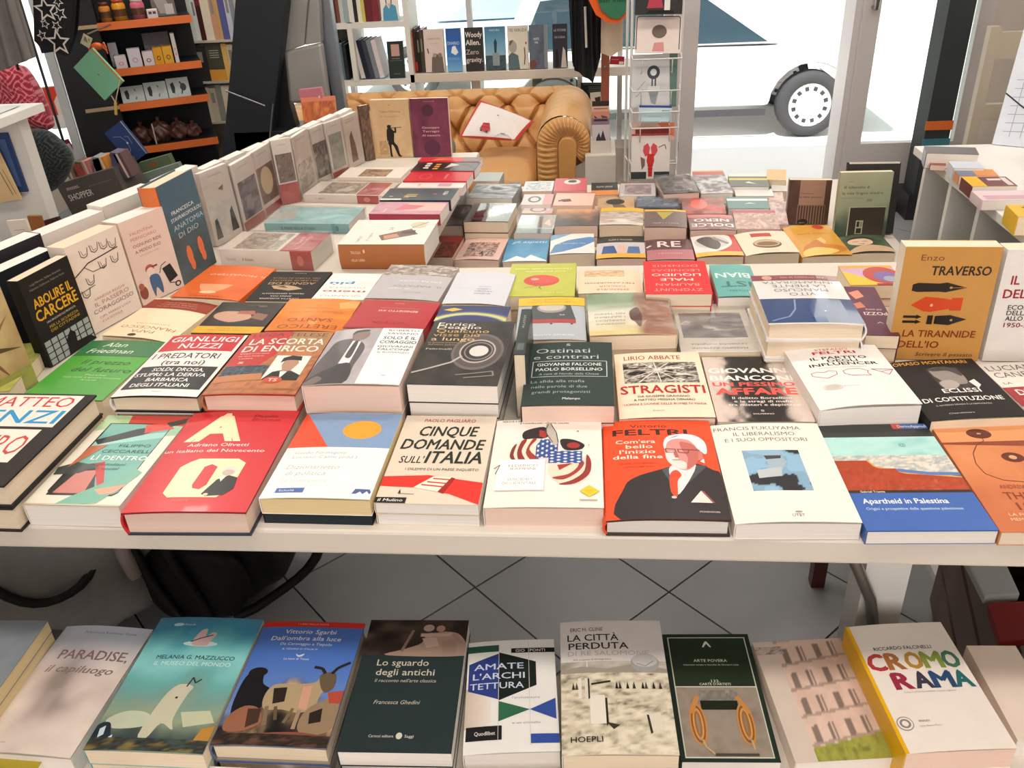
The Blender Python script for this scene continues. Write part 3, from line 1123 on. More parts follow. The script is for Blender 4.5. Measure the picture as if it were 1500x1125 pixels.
# low crate under the right end
t = thing('wooden_crate', 'dark wooden crate on the floor beyond the table leg', 'crate', (.86, 1.15, 0), (0, 0, R(-12)))
for a, b, c, d in ((-.18, -.30, -.16, .30), (.30, -.30, .32, .30), (-.16, -.30, .30, -.28), (-.16, .28, .30, .30)):
    for k in range(3):
        boxobj('slat', a, b, .02 + k * .12, c, d, .125 + k * .12, M_WOOD, t)
boxobj('bottom', -.16, -.28, 0, .30, .28, .02, M_WOOD, t)
for nm, l, c, q in (('box_lid', 'grey white box lid lying across the wooden crate', '#b9bdb8', [(0.6443, 1.1074, 0.372), (0.704, 1.1159, 0.372), (0.7152, 1.2284, 0.372), (0.6482, 1.2264, 0.372)]),
                    ('folder', 'dark red folder lying on the near end of the wooden crate', '#8a1e1e', [(0.6297, 1.0086, 0.372), (0.7049, 1.0228, 0.372), (0.7062, 1.1002, 0.372), (0.6439, 1.0948, 0.372)])):
    m_ = MB()
    m_.add([(x, y, .367) for x, y, z in q] + [(x, y, .385) for x, y, z in q], [(3, 2, 1, 0), (4, 5, 6, 7), (0, 1, 5, 4), (1, 2, 6, 5), (2, 3, 7, 6), (3, 0, 4, 7)])
    tag(m_.build(nm, mat(nm + '_card', c, .6), bevel=.003), l, 'box' if nm == 'box_lid' else 'folder')

# dark rucksack and grey cloth bag on the floor under the table
def lump(name, c, r, m, parent, seed, sq=2.6, nz=.10, rot=0):
    b = MB()
    rnd = seed

    def fn(u, v):
        a, e = u * 2 * math.pi, (v - .5) * math.pi
        cc, ss, ce, se = math.cos(a), math.sin(a), math.cos(e), math.sin(e)
        f = lambda q: math.copysign(abs(q) ** (2 / sq), q)
        x, y, z = f(ce) * f(cc), f(ce) * f(ss), f(se)
        n = 1 + nz * (math.sin(3 * a + rnd) * math.cos(4 * e + rnd * 2) + .6 * math.sin(7 * a + 5 * e + rnd))
        x, y, z = x * r[0] * n, y * r[1] * n, z * r[2] * (1 + nz * .4 * math.sin(5 * a + rnd))
        return (c[0] + x * math.cos(rot) - y * math.sin(rot), c[1] + x * math.sin(rot) + y * math.cos(rot), c[2] + z)
    b.grid(fn, 40, 20)
    return b.build(name, m, parent)


t = thing('rucksack', 'black rucksack with loose straps under the table', 'bag', (-.88, 1.52, 0))
lump('bag_body', (0, 0, .22), (.17, .15, .22), M_BLKNYLON, t, 1.3, 2.8, .05)
lump('front_pocket', (-.02, -.14, .13), (.12, .06, .11), M_BLKNYLON, t, 2.1, 2.6, .06)
def curve_pts(p):
    out = []
    for i in range(len(p) - 1):
        p0, p1, p2, p3 = p[max(i - 1, 0)], p[i], p[i + 1], p[min(i + 2, len(p) - 1)]
        for f in (0, .2, .4, .6, .8):
            out.append(tuple(.5 * (2 * p1[c] + (p2[c] - p0[c]) * f + (2 * p0[c] - 5 * p1[c] + 4 * p2[c] - p3[c]) * f * f + (3 * p1[c] - p0[c] - 3 * p2[c] + p3[c]) * f ** 3) for c in range(3)))
    return out + [p[-1]]


for k, pts in enumerate(([(.14, -.05, .40), (.26, -.05, .30), (.25, -.10, .16), (.12, -.13, .05), (.05, -.15, .02)], [(-.06, -.15, .42), (-.03, -.20, .25), (.02, -.21, .10), (.0, -.20, .02)], [(-.16, -.15, .40), (-.10, -.20, .22), (-.04, -.21, .06)])):
    b = MB()
    b.tube(curve_pts(pts), .012, 6)
    b.build('strap', M_BLKNYLON, t)
b = MB()
b.tube([(-.14, -.19, .36), (-.12, -.215, .26), (-.11, -.215, .20)], .016, 6)
b.build('strap', mat('pale_strap_tape', '#b8a8a8', .8), t)['label'] = 'pale pinkish strap'
t = thing('cloth_bag', 'slumped grey cloth bag beside the black rucksack', 'bag', (-1.24, 1.40, 0))
lump('bag_body', (0, 0, .19), (.27, .16, .19), M_GREYCLOTH, t, .4, 2.4, .09)
b = MB()
b.tube(curve_pts([(-.20, -.02, .37), (-.10, -.15, .30), (.04, -.18, .20), (.16, -.15, .22), (.22, -.06, .32)]), .010, 6)
b.build('handle', M_BLKNYLON, t)


# ================================================================== BOOKS ON THE FRONT TABLE, FRONT ROW
BW = ['#151515', '#5b5650', '#b9b2a8', '#ece6dc']
RWF = 'front row of books on the white table'

lay('mostro', 'black hardcover with red and blue capitals on white panels', hard=True, base='#2a2624', pages='cream', bg=.003, finish='matt', ops=[
    ('r', .30, .02, .93, .40, '#ecdfd4'), ('r', .0, .02, .31, .40, '#ecdfd4'), ('r', .0, .43, .88, .78, '#ecdfd4'), ('r', .0, .81, .80, 1, '#3f9fd2'),
    ('t', 'MATTEO', .60, .105, .12, '#c73b3b', .60, -.01, .0), ('t', 'RENZI', .58, .285, .15, '#2f93c9', .66, .015, .0),
    ('t', 'IL MOSTRO', .50, .60, .20, '#c9473f', .74, .0, .0), ('t', 'prefazione', .60, .88, .04, '#e8f2f6', .3)])
lay('dentro', 'pale softcover with teal telephone picture and white serif title', pages='white', base='#e6e0d2', ops=[
    ('r', 0, 0, 1, 1, '#e4decf'), ('p', [(0, .0), (.30, 0), (.62, .0), (.25, .15), (0, .2)], '#a9c79a'),
    ('p', [(.30, 0), (1, 0), (1, .16), (.55, .20), (.34, .13)], '#c8433a'), ('p', [(.60, .11), (1, .13), (1, .24), (.60, .27)], '#9cc5a4'),
    ('p', [(.12, .10), (.86, .10), (.88, .13), (.88, .87), (.84, .90), (.18, .90), (.12, .86)], '#1b1d1e'),
    ('p', [(.14, .11), (.85, .11), (.87, .14), (.87, .86), (.83, .885), (.19, .885), (.14, .85)], '#6fb0a6'),
    ('p', [(.14, .30), (.87, .20), (.87, .27), (.14, .38)], '#9ad0c8'), ('p', [(.12, .31), (.5, .17), (.75, .12), (.86, .13), (.62, .24), (.2, .36)], '#26302f'),
    ('p', [(.56, .12), (.80, .08), (.92, .16), (.62, .22)], '#d5463c'), ('p', [(.78, .09), (.99, .03), (1, .09), (.86, .14)], '#35403c'),
    ('p', [(.14, .60), (.44, .56), (.50, .72), (.60, .84), (.70, .9), (.14, .9)], '#2b2f2f'), ('p', [(.26, .66), (.46, .64), (.52, .88), (.19, .88)], '#c77b72'),
    ('p', [(.36, .57), (.46, .55), (.68, .82), (.62, .83)], '#c23b3c'), ('p', [(.0, .62), (.16, .56), (.44, .60), (.28, .68), (.02, .70)], '#3c4444'),
    ('p', [(.60, .80), (.86, .62), (.96, .66), (.88, .80), (.74, .97), (.50, 1), (.30, 1), (.40, .92)], '#74b09c'), ('p', [(.6, .84), (.9, .78), (.84, .87), (.7, .89)], '#d9a184'),
    ('p', [(.14, .38), (.33, .36), (.2, .52), (.10, .62)], '#b46a4a'),
    ('t', 'FILIPPO', .64, .37, .030, '#234641', .36, .0), ('t', 'CECCARELLI', .60, .435, .034, '#234641', .56, .0),
    ('t', 'LÌ DENTRO', .58, .51, .045, '#f5f6ee', .62, .006), ('t', 'Gli italiani', .54, .58, .026, '#21504a', .34, 0, .2), ('t', 'nei social', .52, .625, .026, '#21504a', .3, 0, .2),
    ('r', 0, .985, 1, 1, '#c9b89a')])
lay('olivetti', 'red hardcover with giant cream letters A and O', hard=True, base='#cf2f37', back='#2f3a4c', pages='pink', bg=.003, edge='#8f2230', finish='gloss', ops=[
    ('t', 'A', .36, .185, .28, '#f0e3b8', .44, .07), ('t', 'Adriano Olivetti', .44, .375, .032, '#f2dcd8', .54, .015), ('t', 'un italiano del Novecento', .44, .435, .030, '#f2dcd8', .88, .015),
    ('t', 'Paolo', .72, .06, .03, '#932029', .22, .0, .2), ('t', 'Bricco', .74, .10, .03, '#932029', .26, 0, .2),
    ('p', [(.30, .55), (.36, .52), (.70, .52), (.78, .56), (.78, .80), (.70, .88), (.30, .88), (.24, .84), (.24, .60)], '#f0e3b8'),
    ('p', [(.45, .60), (.50, .575), (.56, .60), (.56, .77), (.52, .81), (.46, .80), (.44, .77)], '#cb2f38'),
    ('p', [(.62, .72), (.70, .68), (.78, .70), (.80, .80), (.74, .86), (.60, .87), (.56, .85)], '#231f22'), ('e', .68, .64, .065, .042, '#ddd6cc'), ('e', .68, .655, .05, .03, '#c7b5a6'),
    ('p', [(.63, .70), (.68, .69), (.66, .74)], '#f0eee8'), ('e', .60, .855, .02, .012, '#d8c5b5'), ('t', 'feltri', .42, .91, .018, '#e07a78', .13)])
lay('dizio', 'white softcover with orange disc on grey blue top', base='#f2efe9', pages='yellow', bg=.003, under='dark cover lying under the white book with orange disc', ukw=dict(base='#20282c', pages='dark'), ops=[
    ('r', 0, 0, 1, .46, '#7f9cc0'), ('p', [(0, 0), (.02, 0), (.42, .46), (0, .46)], '#e04a26'), ('e', .66, .22, .19, .115, '#f49f2a'), ('r', 0, .44, 1, 1, '#f1eeea'),
    ('t', 'Guido Formigoni', .36, .505, .030, '#9aa3ad', .50, 0, .2), ('t', 'Luciano Caimi (edd.)', .42, .555, .030, '#9aa3ad', .62, 0, .2), ('t', 'Dizionarietto', .36, .67, .046, '#b9b4b0', .50, 0, .2),
    ('t', 'di politica', .32, .74, .046, '#b9b4b0', .38, 0, .2), ('t', 'Le nuove parole', .34, .82, .030, '#c9c2bb', .42, 0, .2),
    ('r', .12, .90, .38, .95, '#3f66a8'), ('t', 'Scholé', .22, .925, .02, '#dfe8f2', .14), ('p', [(.82, .95), (.84, .90), (.97, .90), (.99, .93), (.98, .95), (.95, .92), (.92, .95), (.89, .925), (.86, .95)], '#41598c')])
lay('cinque', 'beige softcover with black block capitals above red road', base='#d9cbb8', pages='white', finish='matt', ops=[
    ('t', 'PAOLO PAGLIARO', .50, .065, .038, '#a3323a', .56, .012, .1), ('t', 'CINQUE', .52, .20, .115, '#262c24', .62, .03, .12), ('t', 'DOMANDE', .50, .36, .115, '#262c24', .86, .03, .12),
    ('t', "SULL'", .22, .54, .075, '#262c24', .24, .012, .1), ('t', 'ITALIA', .66, .51, .13, '#262c24', .58, .03, .12), ('t', 'I DILEMMI DI UN PAESE INQUIETO', .56, .645, .026, '#3a3a36', .74, .0, .1),
    ('p', [(.0, .73), (.45, .71), (1, .78), (1, 1), (.7, .9), (.35, .84), (0, .83)], '#dc3126'),
    ('p', [(.33, .84), (.50, .72), (.68, .73), (.58, .88)], '#f0e2d0'), ('l', [(.50, .745), (.67, .755)], .02, '#dc3126'), ('l', [(.45, .78), (.65, .795)], .02, '#dc3126'), ('l', [(.40, .81), (.62, .83)], .02, '#dc3126'),
    ('p', [(.58, .88), (.68, .73), (.72, .74), (.64, .90)], '#9c1f1a'), ('p', [(.20, .90), (.21, .86), (.225, .90)], '#222222'), ('l', [(.2, .905), (.36, .91)], .006, '#55504a'),
    ('r', 0, .945, .30, 1, '#191714'), ('t', 'il Mulino', .15, .972, .026, '#f0ece2', .24, .005, .1)])


def flag_blue(u, v):
    c = np.tile(np.array(lin('#34508f')), (*u.shape, 1))
    s = ((np.mod(u * 5, 1) - .5) ** 2 + (np.mod(v * 4 + .5 * (np.floor(u * 5) % 2), 1) - .5) ** 2) < .07
    c[s] = lin('#dfe3ea')
    return c


lay('gloves', 'off white softcover with stars and stripes boxing gloves', base='#ece2d8', pages='pink', bg=.002, finish='matt', ops=[
    ('t', "PERCHÉ È SBAGLIATO PROCESSARE LA NOSTRA STORIA", .46, .022, .018, '#3b3430', .80, .01), ('t', 'E CANCELLARE I NOSTRI VALORI', .46, .050, .018, '#3b3430', .46, .01),
    ('p', [(.30, .14), (.46, .10), (.50, .18), (.48, .24), (.30, .26), (.26, .20)], '#2d2426'), ('p', [(.42, .14), (.50, .16), (.48, .24), (.42, .22)], '#a43436'),
    ('p', [(.62, .26), (.74, .26), (.84, .32), (.80, .38), (.66, .38)], '#2d2426'), ('e', .74, .33, .06, .035, '#a33533'),
    ('p', [(.18, .36), (.26, .27), (.44, .25), (.56, .32), (.56, .50), (.40, .55), (.22, .53), (.16, .46)], '#efd8c4'),
    ('p', [(.18, .36), (.22, .31), (.20, .44), (.24, .53), (.17, .47)], '#7d3230'), ('p', [(.26, .28), (.31, .265), (.27, .40), (.33, .54), (.27, .54), (.23, .42)], '#8c3330'),
    ('p', [(.36, .26), (.40, .26), (.34, .38), (.46, .52), (.40, .54), (.31, .42)], '#9c3833'),
    ('e', .71, .60, .19, .17, '#eed4bf'), ('p', [(.86, .44), (.90, .52), (.88, .66), (.76, .76), (.62, .77), (.74, .72), (.84, .62)], '#93352f'), ('p', [(.80, .50), (.84, .54), (.78, .64), (.66, .72), (.56, .70), (.70, .66), (.78, .58)], '#a23c33'),
    ('p', [(.60, .56), (.74, .54), (.62, .62)], '#a23c33'), ('g', .40, .26, .60, .48, 30, 28, flag_blue), ('p', [(.40, .26), (.44, .26), (.40, .34)], '#efd8c4'), ('g', .52, .40, .82, .54, 40, 24, flag_blue),
    ('p', [(.48, .06), (.52, .06), (.60, .28), (.56, .33), (.50, .22)], '#b8b0a4'), ('l', [(.50, .07), (.47, .16), (.55, .30)], .008, '#4a423e'), ('l', [(.52, .06), (.58, .18), (.60, .30)], .008, '#4a423e'),
    ('r', .08, .51, .50, .84, '#d6cdc6'), ('r', .07, .50, .49, .83, '#f6f1ef'), ('t', 'FEDERICO', .30, .57, .026, '#8e8478', .26), ('t', 'RAMPINI', .30, .605, .026, '#8e8478', .22), ('l', [(.16, .66), (.46, .665)], .004, '#b8b0a8'),
    ('t', 'SUICIDIO', .28, .72, .026, '#a39a8e', .22), ('t', 'OCCIDENTALE', .28, .76, .026, '#a39a8e', .30), ('l', [(.14, .80), (.44, .805)], .004, '#b8b0a8'),
    ('p', [(.80, .84), (.88, .78), (.97, .84), (.88, .90)], '#f0c234'), ('t', 'NUOVO', .885, .835, .013, '#b98d16', .08), ('r', .80, .925, .95, .935, '#b4a89c'),
    ('e', .78, .16, .01, .006, '#3a3030'), ('e', .88, .33, .006, .004, '#7a3030'), ('l', [(.04, .60), (.09, .56), (.06, .66)], .008, '#4a423e')])
lay('orangeman', 'orange hardcover with illustrated white haired man in spectacles', hard=True, base='#ea4d22', back='#3a302c', edge='#3a302c', pages='white', bg=.004, ops=[
    ('t', 'Vittorio', .42, .07, .034, '#3a1c14', .34, .004), ('t', 'FELTRI', .43, .14, .062, '#3a1c14', .68, .03),
    ('t', "Com'era", .29, .245, .038, '#f8e4d6', .36, .016), ('t', 'bello', .32, .30, .038, '#f8e4d6', .24, .016), ('t', "l'inizio", .30, .355, .038, '#f8e4d6', .32, .016), ('t', 'della fine', .30, .41, .038, '#f8e4d6', .44, .016),
    ('t', 'Quello che abbiamo', .30, .475, .018, '#a83a20', .34), ('t', 'perso negli anni', .30, .51, .018, '#a83a20', .26),
    ('p', [(.12, 1), (.16, .72), (.26, .62), (.50, .54), (.62, .50), (.80, .48), (.94, .54), (1, .60), (1, 1)], '#2c2527'), ('p', [(.50, .55), (.60, .50), (.64, .62), (.56, .68)], '#4b5458'), ('p', [(.74, .50), (.90, .50), (.66, .72), (.66, .62)], '#454d50'),
    ('p', [(.56, .54), (.64, .49), (.80, .50), (.62, .78), (.58, .70)], '#e8dcdc'), ('p', [(.56, .60), (.62, .55), (.66, .60), (.62, .66), (.60, .80), (.55, .76)], '#dd4a28'),
    ('p', [(.55, .24), (.62, .20), (.80, .22), (.86, .32), (.82, .46), (.72, .55), (.62, .52), (.55, .44)], '#d9928a'), ('p', [(.70, .25), (.86, .32), (.82, .46), (.72, .54), (.74, .42), (.70, .34)], '#c0695f'),
    ('p', [(.55, .38), (.62, .36), (.66, .44), (.72, .48), (.70, .54), (.62, .52), (.56, .46)], '#ecd9d2'),
    ('p', [(.54, .28), (.58, .20), (.70, .165), (.84, .18), (.92, .26), (.91, .38), (.85, .34), (.78, .24), (.66, .22), (.58, .26), (.55, .34)], '#e6e2e8'), ('p', [(.58, .22), (.70, .175), (.66, .20)], '#8c7f92'),
    ('p', [(.84, .36), (.88, .36), (.87, .44), (.83, .45)], '#cf7b70'), ('p', [(.84, .46), (.88, .43), (.88, .48)], '#ece6e6'),
    ('l', [(.55, .33), (.64, .335), (.64, .37), (.56, .37), (.55, .33)], .010, '#7a4a3e'), ('l', [(.66, .335), (.76, .34), (.75, .375), (.67, .37), (.66, .335)], .010, '#7a4a3e'), ('l', [(.76, .34), (.86, .34)], .008, '#7a4a3e'),
    ('l', [(.60, .45), (.67, .45)], .008, '#8d4a44'), ('p', [(.62, .38), (.65, .36), (.665, .42), (.63, .425)], '#b8655c'),
    ('p', [(.70, .86), (.80, .75), (.88, .86)], '#f1d9d2'), ('p', [(.88, .86), (.80, .75), (.82, .75), (.90, .86)], '#8d4a44'), ('t', 'MONDADORI', .84, .94, .013, '#d8c8c0', .16, .01), ('e', .57, .815, .022, .012, '#d8c8c0')])


def camo(u, v):
    t = fbm(u * 3.2, v * 4.2, 5, 3)
    return ramp(np.where(t < .44, .0, np.where(t < .56, .55, 1.0)) * .999, ['#23242a', '#7fa3bd', '#8db4cf'])


lay('cream', 'cream softcover with blue and black torn portrait', base='#f0e7da', pages='white', bg=.004, ops=[
    ('t', 'FRANCIS FUKUYAMA', .42, .06, .038, '#6a5f58', .80, 0), ('t', 'IL LIBERALISMO', .47, .125, .038, '#6a5f58', .56, 0), ('t', 'E I SUOI OPPOSITORI', .47, .19, .038, '#6a5f58', .74, 0),
    ('g', .22, .31, .72, .72, 34, 34, camo), ('p', [(.40, .36), (.54, .34), (.58, .44), (.52, .52), (.42, .50)], '#9fb2bd'), ('p', [(.30, .52), (.52, .49), (.50, .58), (.30, .60)], '#b8bfc2'), ('p', [(.40, .37), (.55, .37), (.54, .40), (.41, .41)], '#3b3f47'),
    ('t', 'UTET', .52, .945, .024, '#57504a', .10), ('e', .53, .915, .03, .009, '#a89c8e')])


def crowd(u, v):
    return ramp(fbm(u * 26, v * 16, 3, 3), ['#b98f7c', '#e7dccb', '#9aa7ad', '#efe6d8'])


lay('palestina', 'softcover with black, turquoise, rust and blue bands', base='#3b62ab', pages='white', finish='gloss', ops=[
    ('r', 0, 0, 1, .14, '#2d2f2e'), ('r', .68, .0, 1, .055, '#3d64a4'), ('r', .68, 0, .76, .055, '#c14a4a'), ('t', 'DeriveApprodi', .86, .028, .026, '#e6e0e0', .26, .01),
    ('g', 0, .14, 1, .38, 20, 8, photo(['#9ed4cf', '#b4ded8', '#8fcac8'], 4)), ('t', '@', .67, .225, .03, '#5c7072', .06), ('g', 0, .33, 1, .53, 46, 14, crowd),
    ('p', [(0, .38), (.29, .38), (.34, .45), (.56, .51), (1, .54), (1, .68), (0, .68)], '#a83f1f'), ('l', [(.29, .375), (.33, .44), (.55, .50), (1, .545)], .018, '#d9a04a'), ('l', [(.5, .475), (.75, .51), (1, .515)], .045, '#5b7bb0'),
    ('g', .04, .46, .5, .66, 20, 8, photo(['#a33c1e', '#b5482a', '#9c361a', '#c06a48'], 8, 9, 6)), ('g', .5, .56, .98, .66, 20, 6, photo(['#a33c1e', '#b5482a', '#9c361a', '#c06a48'], 18, 9, 6)),
    ('r', 0, .66, 1, .685, '#33241c'), ('t', 'Gabriel Traetta', .20, .672, .017, '#e8dccc', .20, .01), ('r', 0, .685, 1, 1, '#3c63ad'), ('t', 'Apartheid in Palestina', .42, .755, .042, '#e6ecf5', .68, .022), ('t', 'Origini e prospettive della questione palestinese', .46, .82, .022, '#c9d6ec', .76, .004)])
lay('envelope', 'orange brown book printed like a string tied envelope', base='#c47a4e', pages='cream', ops=[
    ('g', 0, 0, 1, 1, 24, 30, photo(['#d68a5a', '#cd7b4c', '#c06a3e'], 2, 3, 3, 1.6, .5)), ('p', [(0, 0), (1, 0), (1, .16), (0, .19)], '#dc9562'), ('p', [(0, .19), (1, .16), (1, .23), (0, .21)], '#8c4126'),
    ('e', .40, .095, .115, .052, '#62281a'), ('e', .40, .095, .02, .008, '#c9a68c'), ('e', .55, .34, .10, .048, '#62281a'), ('e', .55, .34, .035, .02, '#d8a07a'),
    ('l', [(.40, .10), (.40, .17), (.30, .22), (.22, .30), (.18, .40), (.20, .50), (.32, .56), (.55, .58), (1, .57)], .008, '#6b3423'),
    ('t', 'ANDREW', .36, .62, .034, '#8a3a22', .24, -.01), ('t', 'THE', .34, .70, .06, '#8a3a22', .22, .02), ('t', '19', .34, .79, .06, '#8a3a22', .12, .02), ('t', 'LA FINE', .26, .86, .022, '#f0c9aa', .2, .0), ('t', 'MEMORIE', .26, .90, .022, '#f0c9aa', .22)])

# ------------------------------------------------------------------ second row
lay('yellowgreen', 'yellow green speckled cover lying under the standing star book', base='#a8ad52', ops=[('g', 0, 0, 1, 1, 26, 26, photo(['#8f9a3e', '#b5b860', '#c5c06a', '#9aa84e'], 5, 8, 8))])
lay('green', 'green softcover with italic title and darker green top', base='#4fa33f', pages='cream', bg=.002, finish='gloss', ops=[
    ('r', 0, 0, 1, .29, '#2f7546'), ('t', 'Alan', .42, .085, .075, '#dfe9d8', .30, -.005, .28), ('t', 'Friedman', .44, .20, .075, '#dfe9d8', .58, -.005, .28), ('r', 0, .275, 1, .29, '#27663c'),
    ('t', 'Il prezzo', .56, .40, .075, '#204f26', .60, -.005, .28), ('t', 'del futuro', .60, .53, .075, '#204f26', .74, -.005, .28), ('t', 'Perché', .60, .62, .022, '#bfe0a8', .26, 0, .2), ('t', "l'Italia rischia di sprecare l'occasione", .58, .66, .022, '#bfe0a8', .72, 0, .2), ('t', 'del secolo', .58, .70, .022, '#bfe0a8', .2, 0, .2)])
lay('predatori', 'white hardcover with red and black title panels', hard=True, base='#ede6e2', edge='#1d1d20', back='#1d1d20', pages='cream', bg=.004, ops=[
    ('r', .03, .0, .96, .29, '#c62a33'), ('t', 'GIANLUIGI', .50, .085, .085, '#f3e8e6', .84, .022), ('t', 'NUZZI', .52, .205, .085, '#f3e8e6', .52, .022),
    ('t', 'I PREDATORI', .46, .375, .085, '#2c2426', .82, .006), ('t', '(tra noi)', .50, .485, .07, '#2c2426', .52, .006), ('r', .04, .55, .96, .90, '#25272b'),
    ('t', 'SOLDI, DROGA,', .52, .605, .05, '#f1ece8', .62, .022), ('t', 'STUPRI: LA DERIVA', .48, .685, .05, '#f1ece8', .84, .022), ('t', 'BARBARICA', .50, .765, .05, '#f1ece8', .50, .022), ('t', 'DEGLI ITALIANI', .46, .845, .05, '#f1ece8', .68, .022), ('t', 'Rizzoli', .5, .94, .014, '#8a8480', .1)])


def brick(u, v):
    b = np.floor(v * 16)
    j = (np.abs(np.mod(v * 16, 1) - .5) > .42) | (np.abs(np.mod(u * 6 + .5 * (b % 2), 1) - .5) > .46)
    c = ramp(fbm(u * 9, v * 9, 9), ['#9a5a38', '#c07a4c', '#a8623c'])
    c[j] = c[j] * .7
    return c


lay('scorta', 'hardcover of red flag and brick wall with small portrait', hard=True, base='#b9744c', edge='#a8332a', back='#b5342c', pages='pink', bg=.003, ops=[
    ('g', 0, 0, 1, 1, 26, 30, brick), ('p', [(0, 0), (.52, 0), (.50, .40), (.36, .62), (0, .56)], '#bf2d2d'), ('g', .52, 0, 1, .30, 14, 8, photo(['#b08458', '#a2764c'], 3)),
    ('t', 'LUCA TELESE', .50, .055, .06, '#5d3a2a', .90, -.004), ('t', 'LA SCORTA', .52, .175, .095, '#f3e3d8', .88, .02), ('t', 'DI ENRICO', .50, .30, .095, '#f3e3d8', .88, .02),
    ('t', 'Berlinguer e i suoi uomini', .24, .38, .018, '#f0d8cc', .34), ('t', 'una storia di popolo', .22, .42, .018, '#f0d8cc', .3), ('t', 'e passione', .18, .46, .018, '#f0d8cc', .16), ('t', 'S', .16, .53, .03, '#f0d8cc', .06, .02),
    ('g', .02, .58, .52, .74, 30, 10, photo(['#3a4450', '#20242a', '#55677a', '#1c1c20'], 6, 12, 5, 2.2)), ('p', [(0, .74), (.5, .70), (.52, .80), (0, .84)], '#bd7c50'),
    ('p', [(.53, .42), (.92, .42), (.92, .80), (.53, .80)], '#eae6e0'), ('p', [(.53, .80), (.60, .68), (.70, .65), (.80, .66), (.92, .72), (.92, .80)], '#1c1b1d'), ('p', [(.66, .46), (.78, .45), (.83, .54), (.79, .66), (.70, .67), (.65, .57)], '#b48a72'),
    ('p', [(.62, .54), (.62, .46), (.70, .42), (.82, .43), (.84, .50), (.74, .49), (.67, .50)], '#241f1e'), ('p', [(.68, .67), (.76, .67), (.72, .78)], '#efeae4'), ('e', .66, .80, .10, .05, '#c24a34'), ('t', 'TS', .66, .80, .04, '#f2dccf', .1, .02),
    ('t', 'SOLFERINO', .84, .93, .02, '#8c5232', .2)])
lay('coraggio', 'thick white book with grey suited man and black title', base='#edeaea', pages='pink', bg=.005, ops=[
    ('g', 0, .0, .55, 1, 26, 36, photo(['#c3bec2', '#a9a3a8', '#d2cdd0'], 8, 2, 3, 1.2, -.1)), ('p', [(0, 1), (0, .72), (.06, .38), (.10, .24), (.24, .20), (.38, .26), (.46, .40), (.44, .70), (.42, 1)], '#5d5558'),
    ('p', [(.28, .24), (.38, .26), (.38, .66), (.26, .66)], '#e4e0e2'), ('p', [(.31, .26), (.35, .26), (.36, .54), (.31, .56), (.29, .50)], '#4a4548'), ('p', [(.0, .9), (.30, .66), (.42, .72), (.42, 1), (0, 1)], '#403a3d'),
    ('p', [(.26, .08), (.38, .05), (.44, .12), (.40, .22), (.30, .24), (.25, .17)], '#8e7b74'), ('p', [(.24, .13), (.26, .05), (.38, .03), (.42, .06), (.30, .08)], '#4a4444'), ('p', [(.0, .97), (.10, .86), (.18, .92), (.10, 1), (0, 1)], '#77685f'),
    ('r', .55, 0, 1, 1, '#f1efee'),
    ('t', 'ROBERTO', .80, .045, .032, '#3a3838', .34, .01), ('t', 'SAVIANO', .80, .105, .032, '#3a3838', .34, .01), ('t', 'SOLO È IL', .79, .19, .052, '#2f2e2e', .36, .02), ('t', 'CORAGGIO', .79, .27, .052, '#2f2e2e', .40, .02), ('t', 'GIOVANNI', .78, .355, .034, '#3a3838', .38, .008), ('t', 'FALCONE', .78, .41, .034, '#3a3838', .34, .008), ('t', 'IL ROMANZO', .79, .465, .026, '#6e6a6a', .34),
    ('e', .80, .86, .03, .014, '#c9d3da')])


def dark_speck(u, v):
    return ramp((fbm(u * 6, v * 6, 21, 4) - .5) * 1.4 + .4, ['#121110', '#2a2422', '#3a322e', '#1a1614'])


_rings = [('e', .66, .50, .30, .285, '#6d6260'), ('e', .66, .50, .27, .25, '#544a48'), ('e', .66, .50, .21, .185, '#b9aaa6'), ('e', .66, .50, .19, .165, '#2c2624'), ('e', .67, .50, .165, .14, '#8f8280'), ('e', .67, .50, .15, .125, '#2c2624'), ('e', .675, .50, .11, .085, '#d9d0cc')]
lay('disc', 'dark brown softcover with grey metal disc picture', base='#2a2422', pages='white', bg=.0, finish='gloss', ops=[
    ('g', 0, 0, 1, 1, 24, 30, dark_speck)] + _rings + [('l', [(.0, .84), (.16, .78), (.40, .68), (.50, .58)], .03, '#b9afaa'), ('l', [(.50, .86), (.66, .84), (.90, .80), (.92, .86), (.60, .90)], .02, '#8b8280'),
    ('t', 'Enrico', .30, .06, .055, '#ece4da', .46, .004), ('t', 'Deaglio', .34, .115, .055, '#ece4da', .54, .004), ('t', 'Qualcuno', .40, .18, .055, '#d9b070', .64, .004), ('t', 'visse più', .34, .245, .055, '#cda46a', .56, .004), ('t', 'a lungo', .32, .315, .055, '#e0c08a', .52, .004),
    ('t', 'La favolosa protezione', .24, .375, .022, '#b89a72', .40), ('t', "dell'ultimo padrino", .22, .41, .022, '#b89a72', .34), ('t', 'Feltrinelli', .20, .48, .022, '#d9d0c6', .30, .006)])
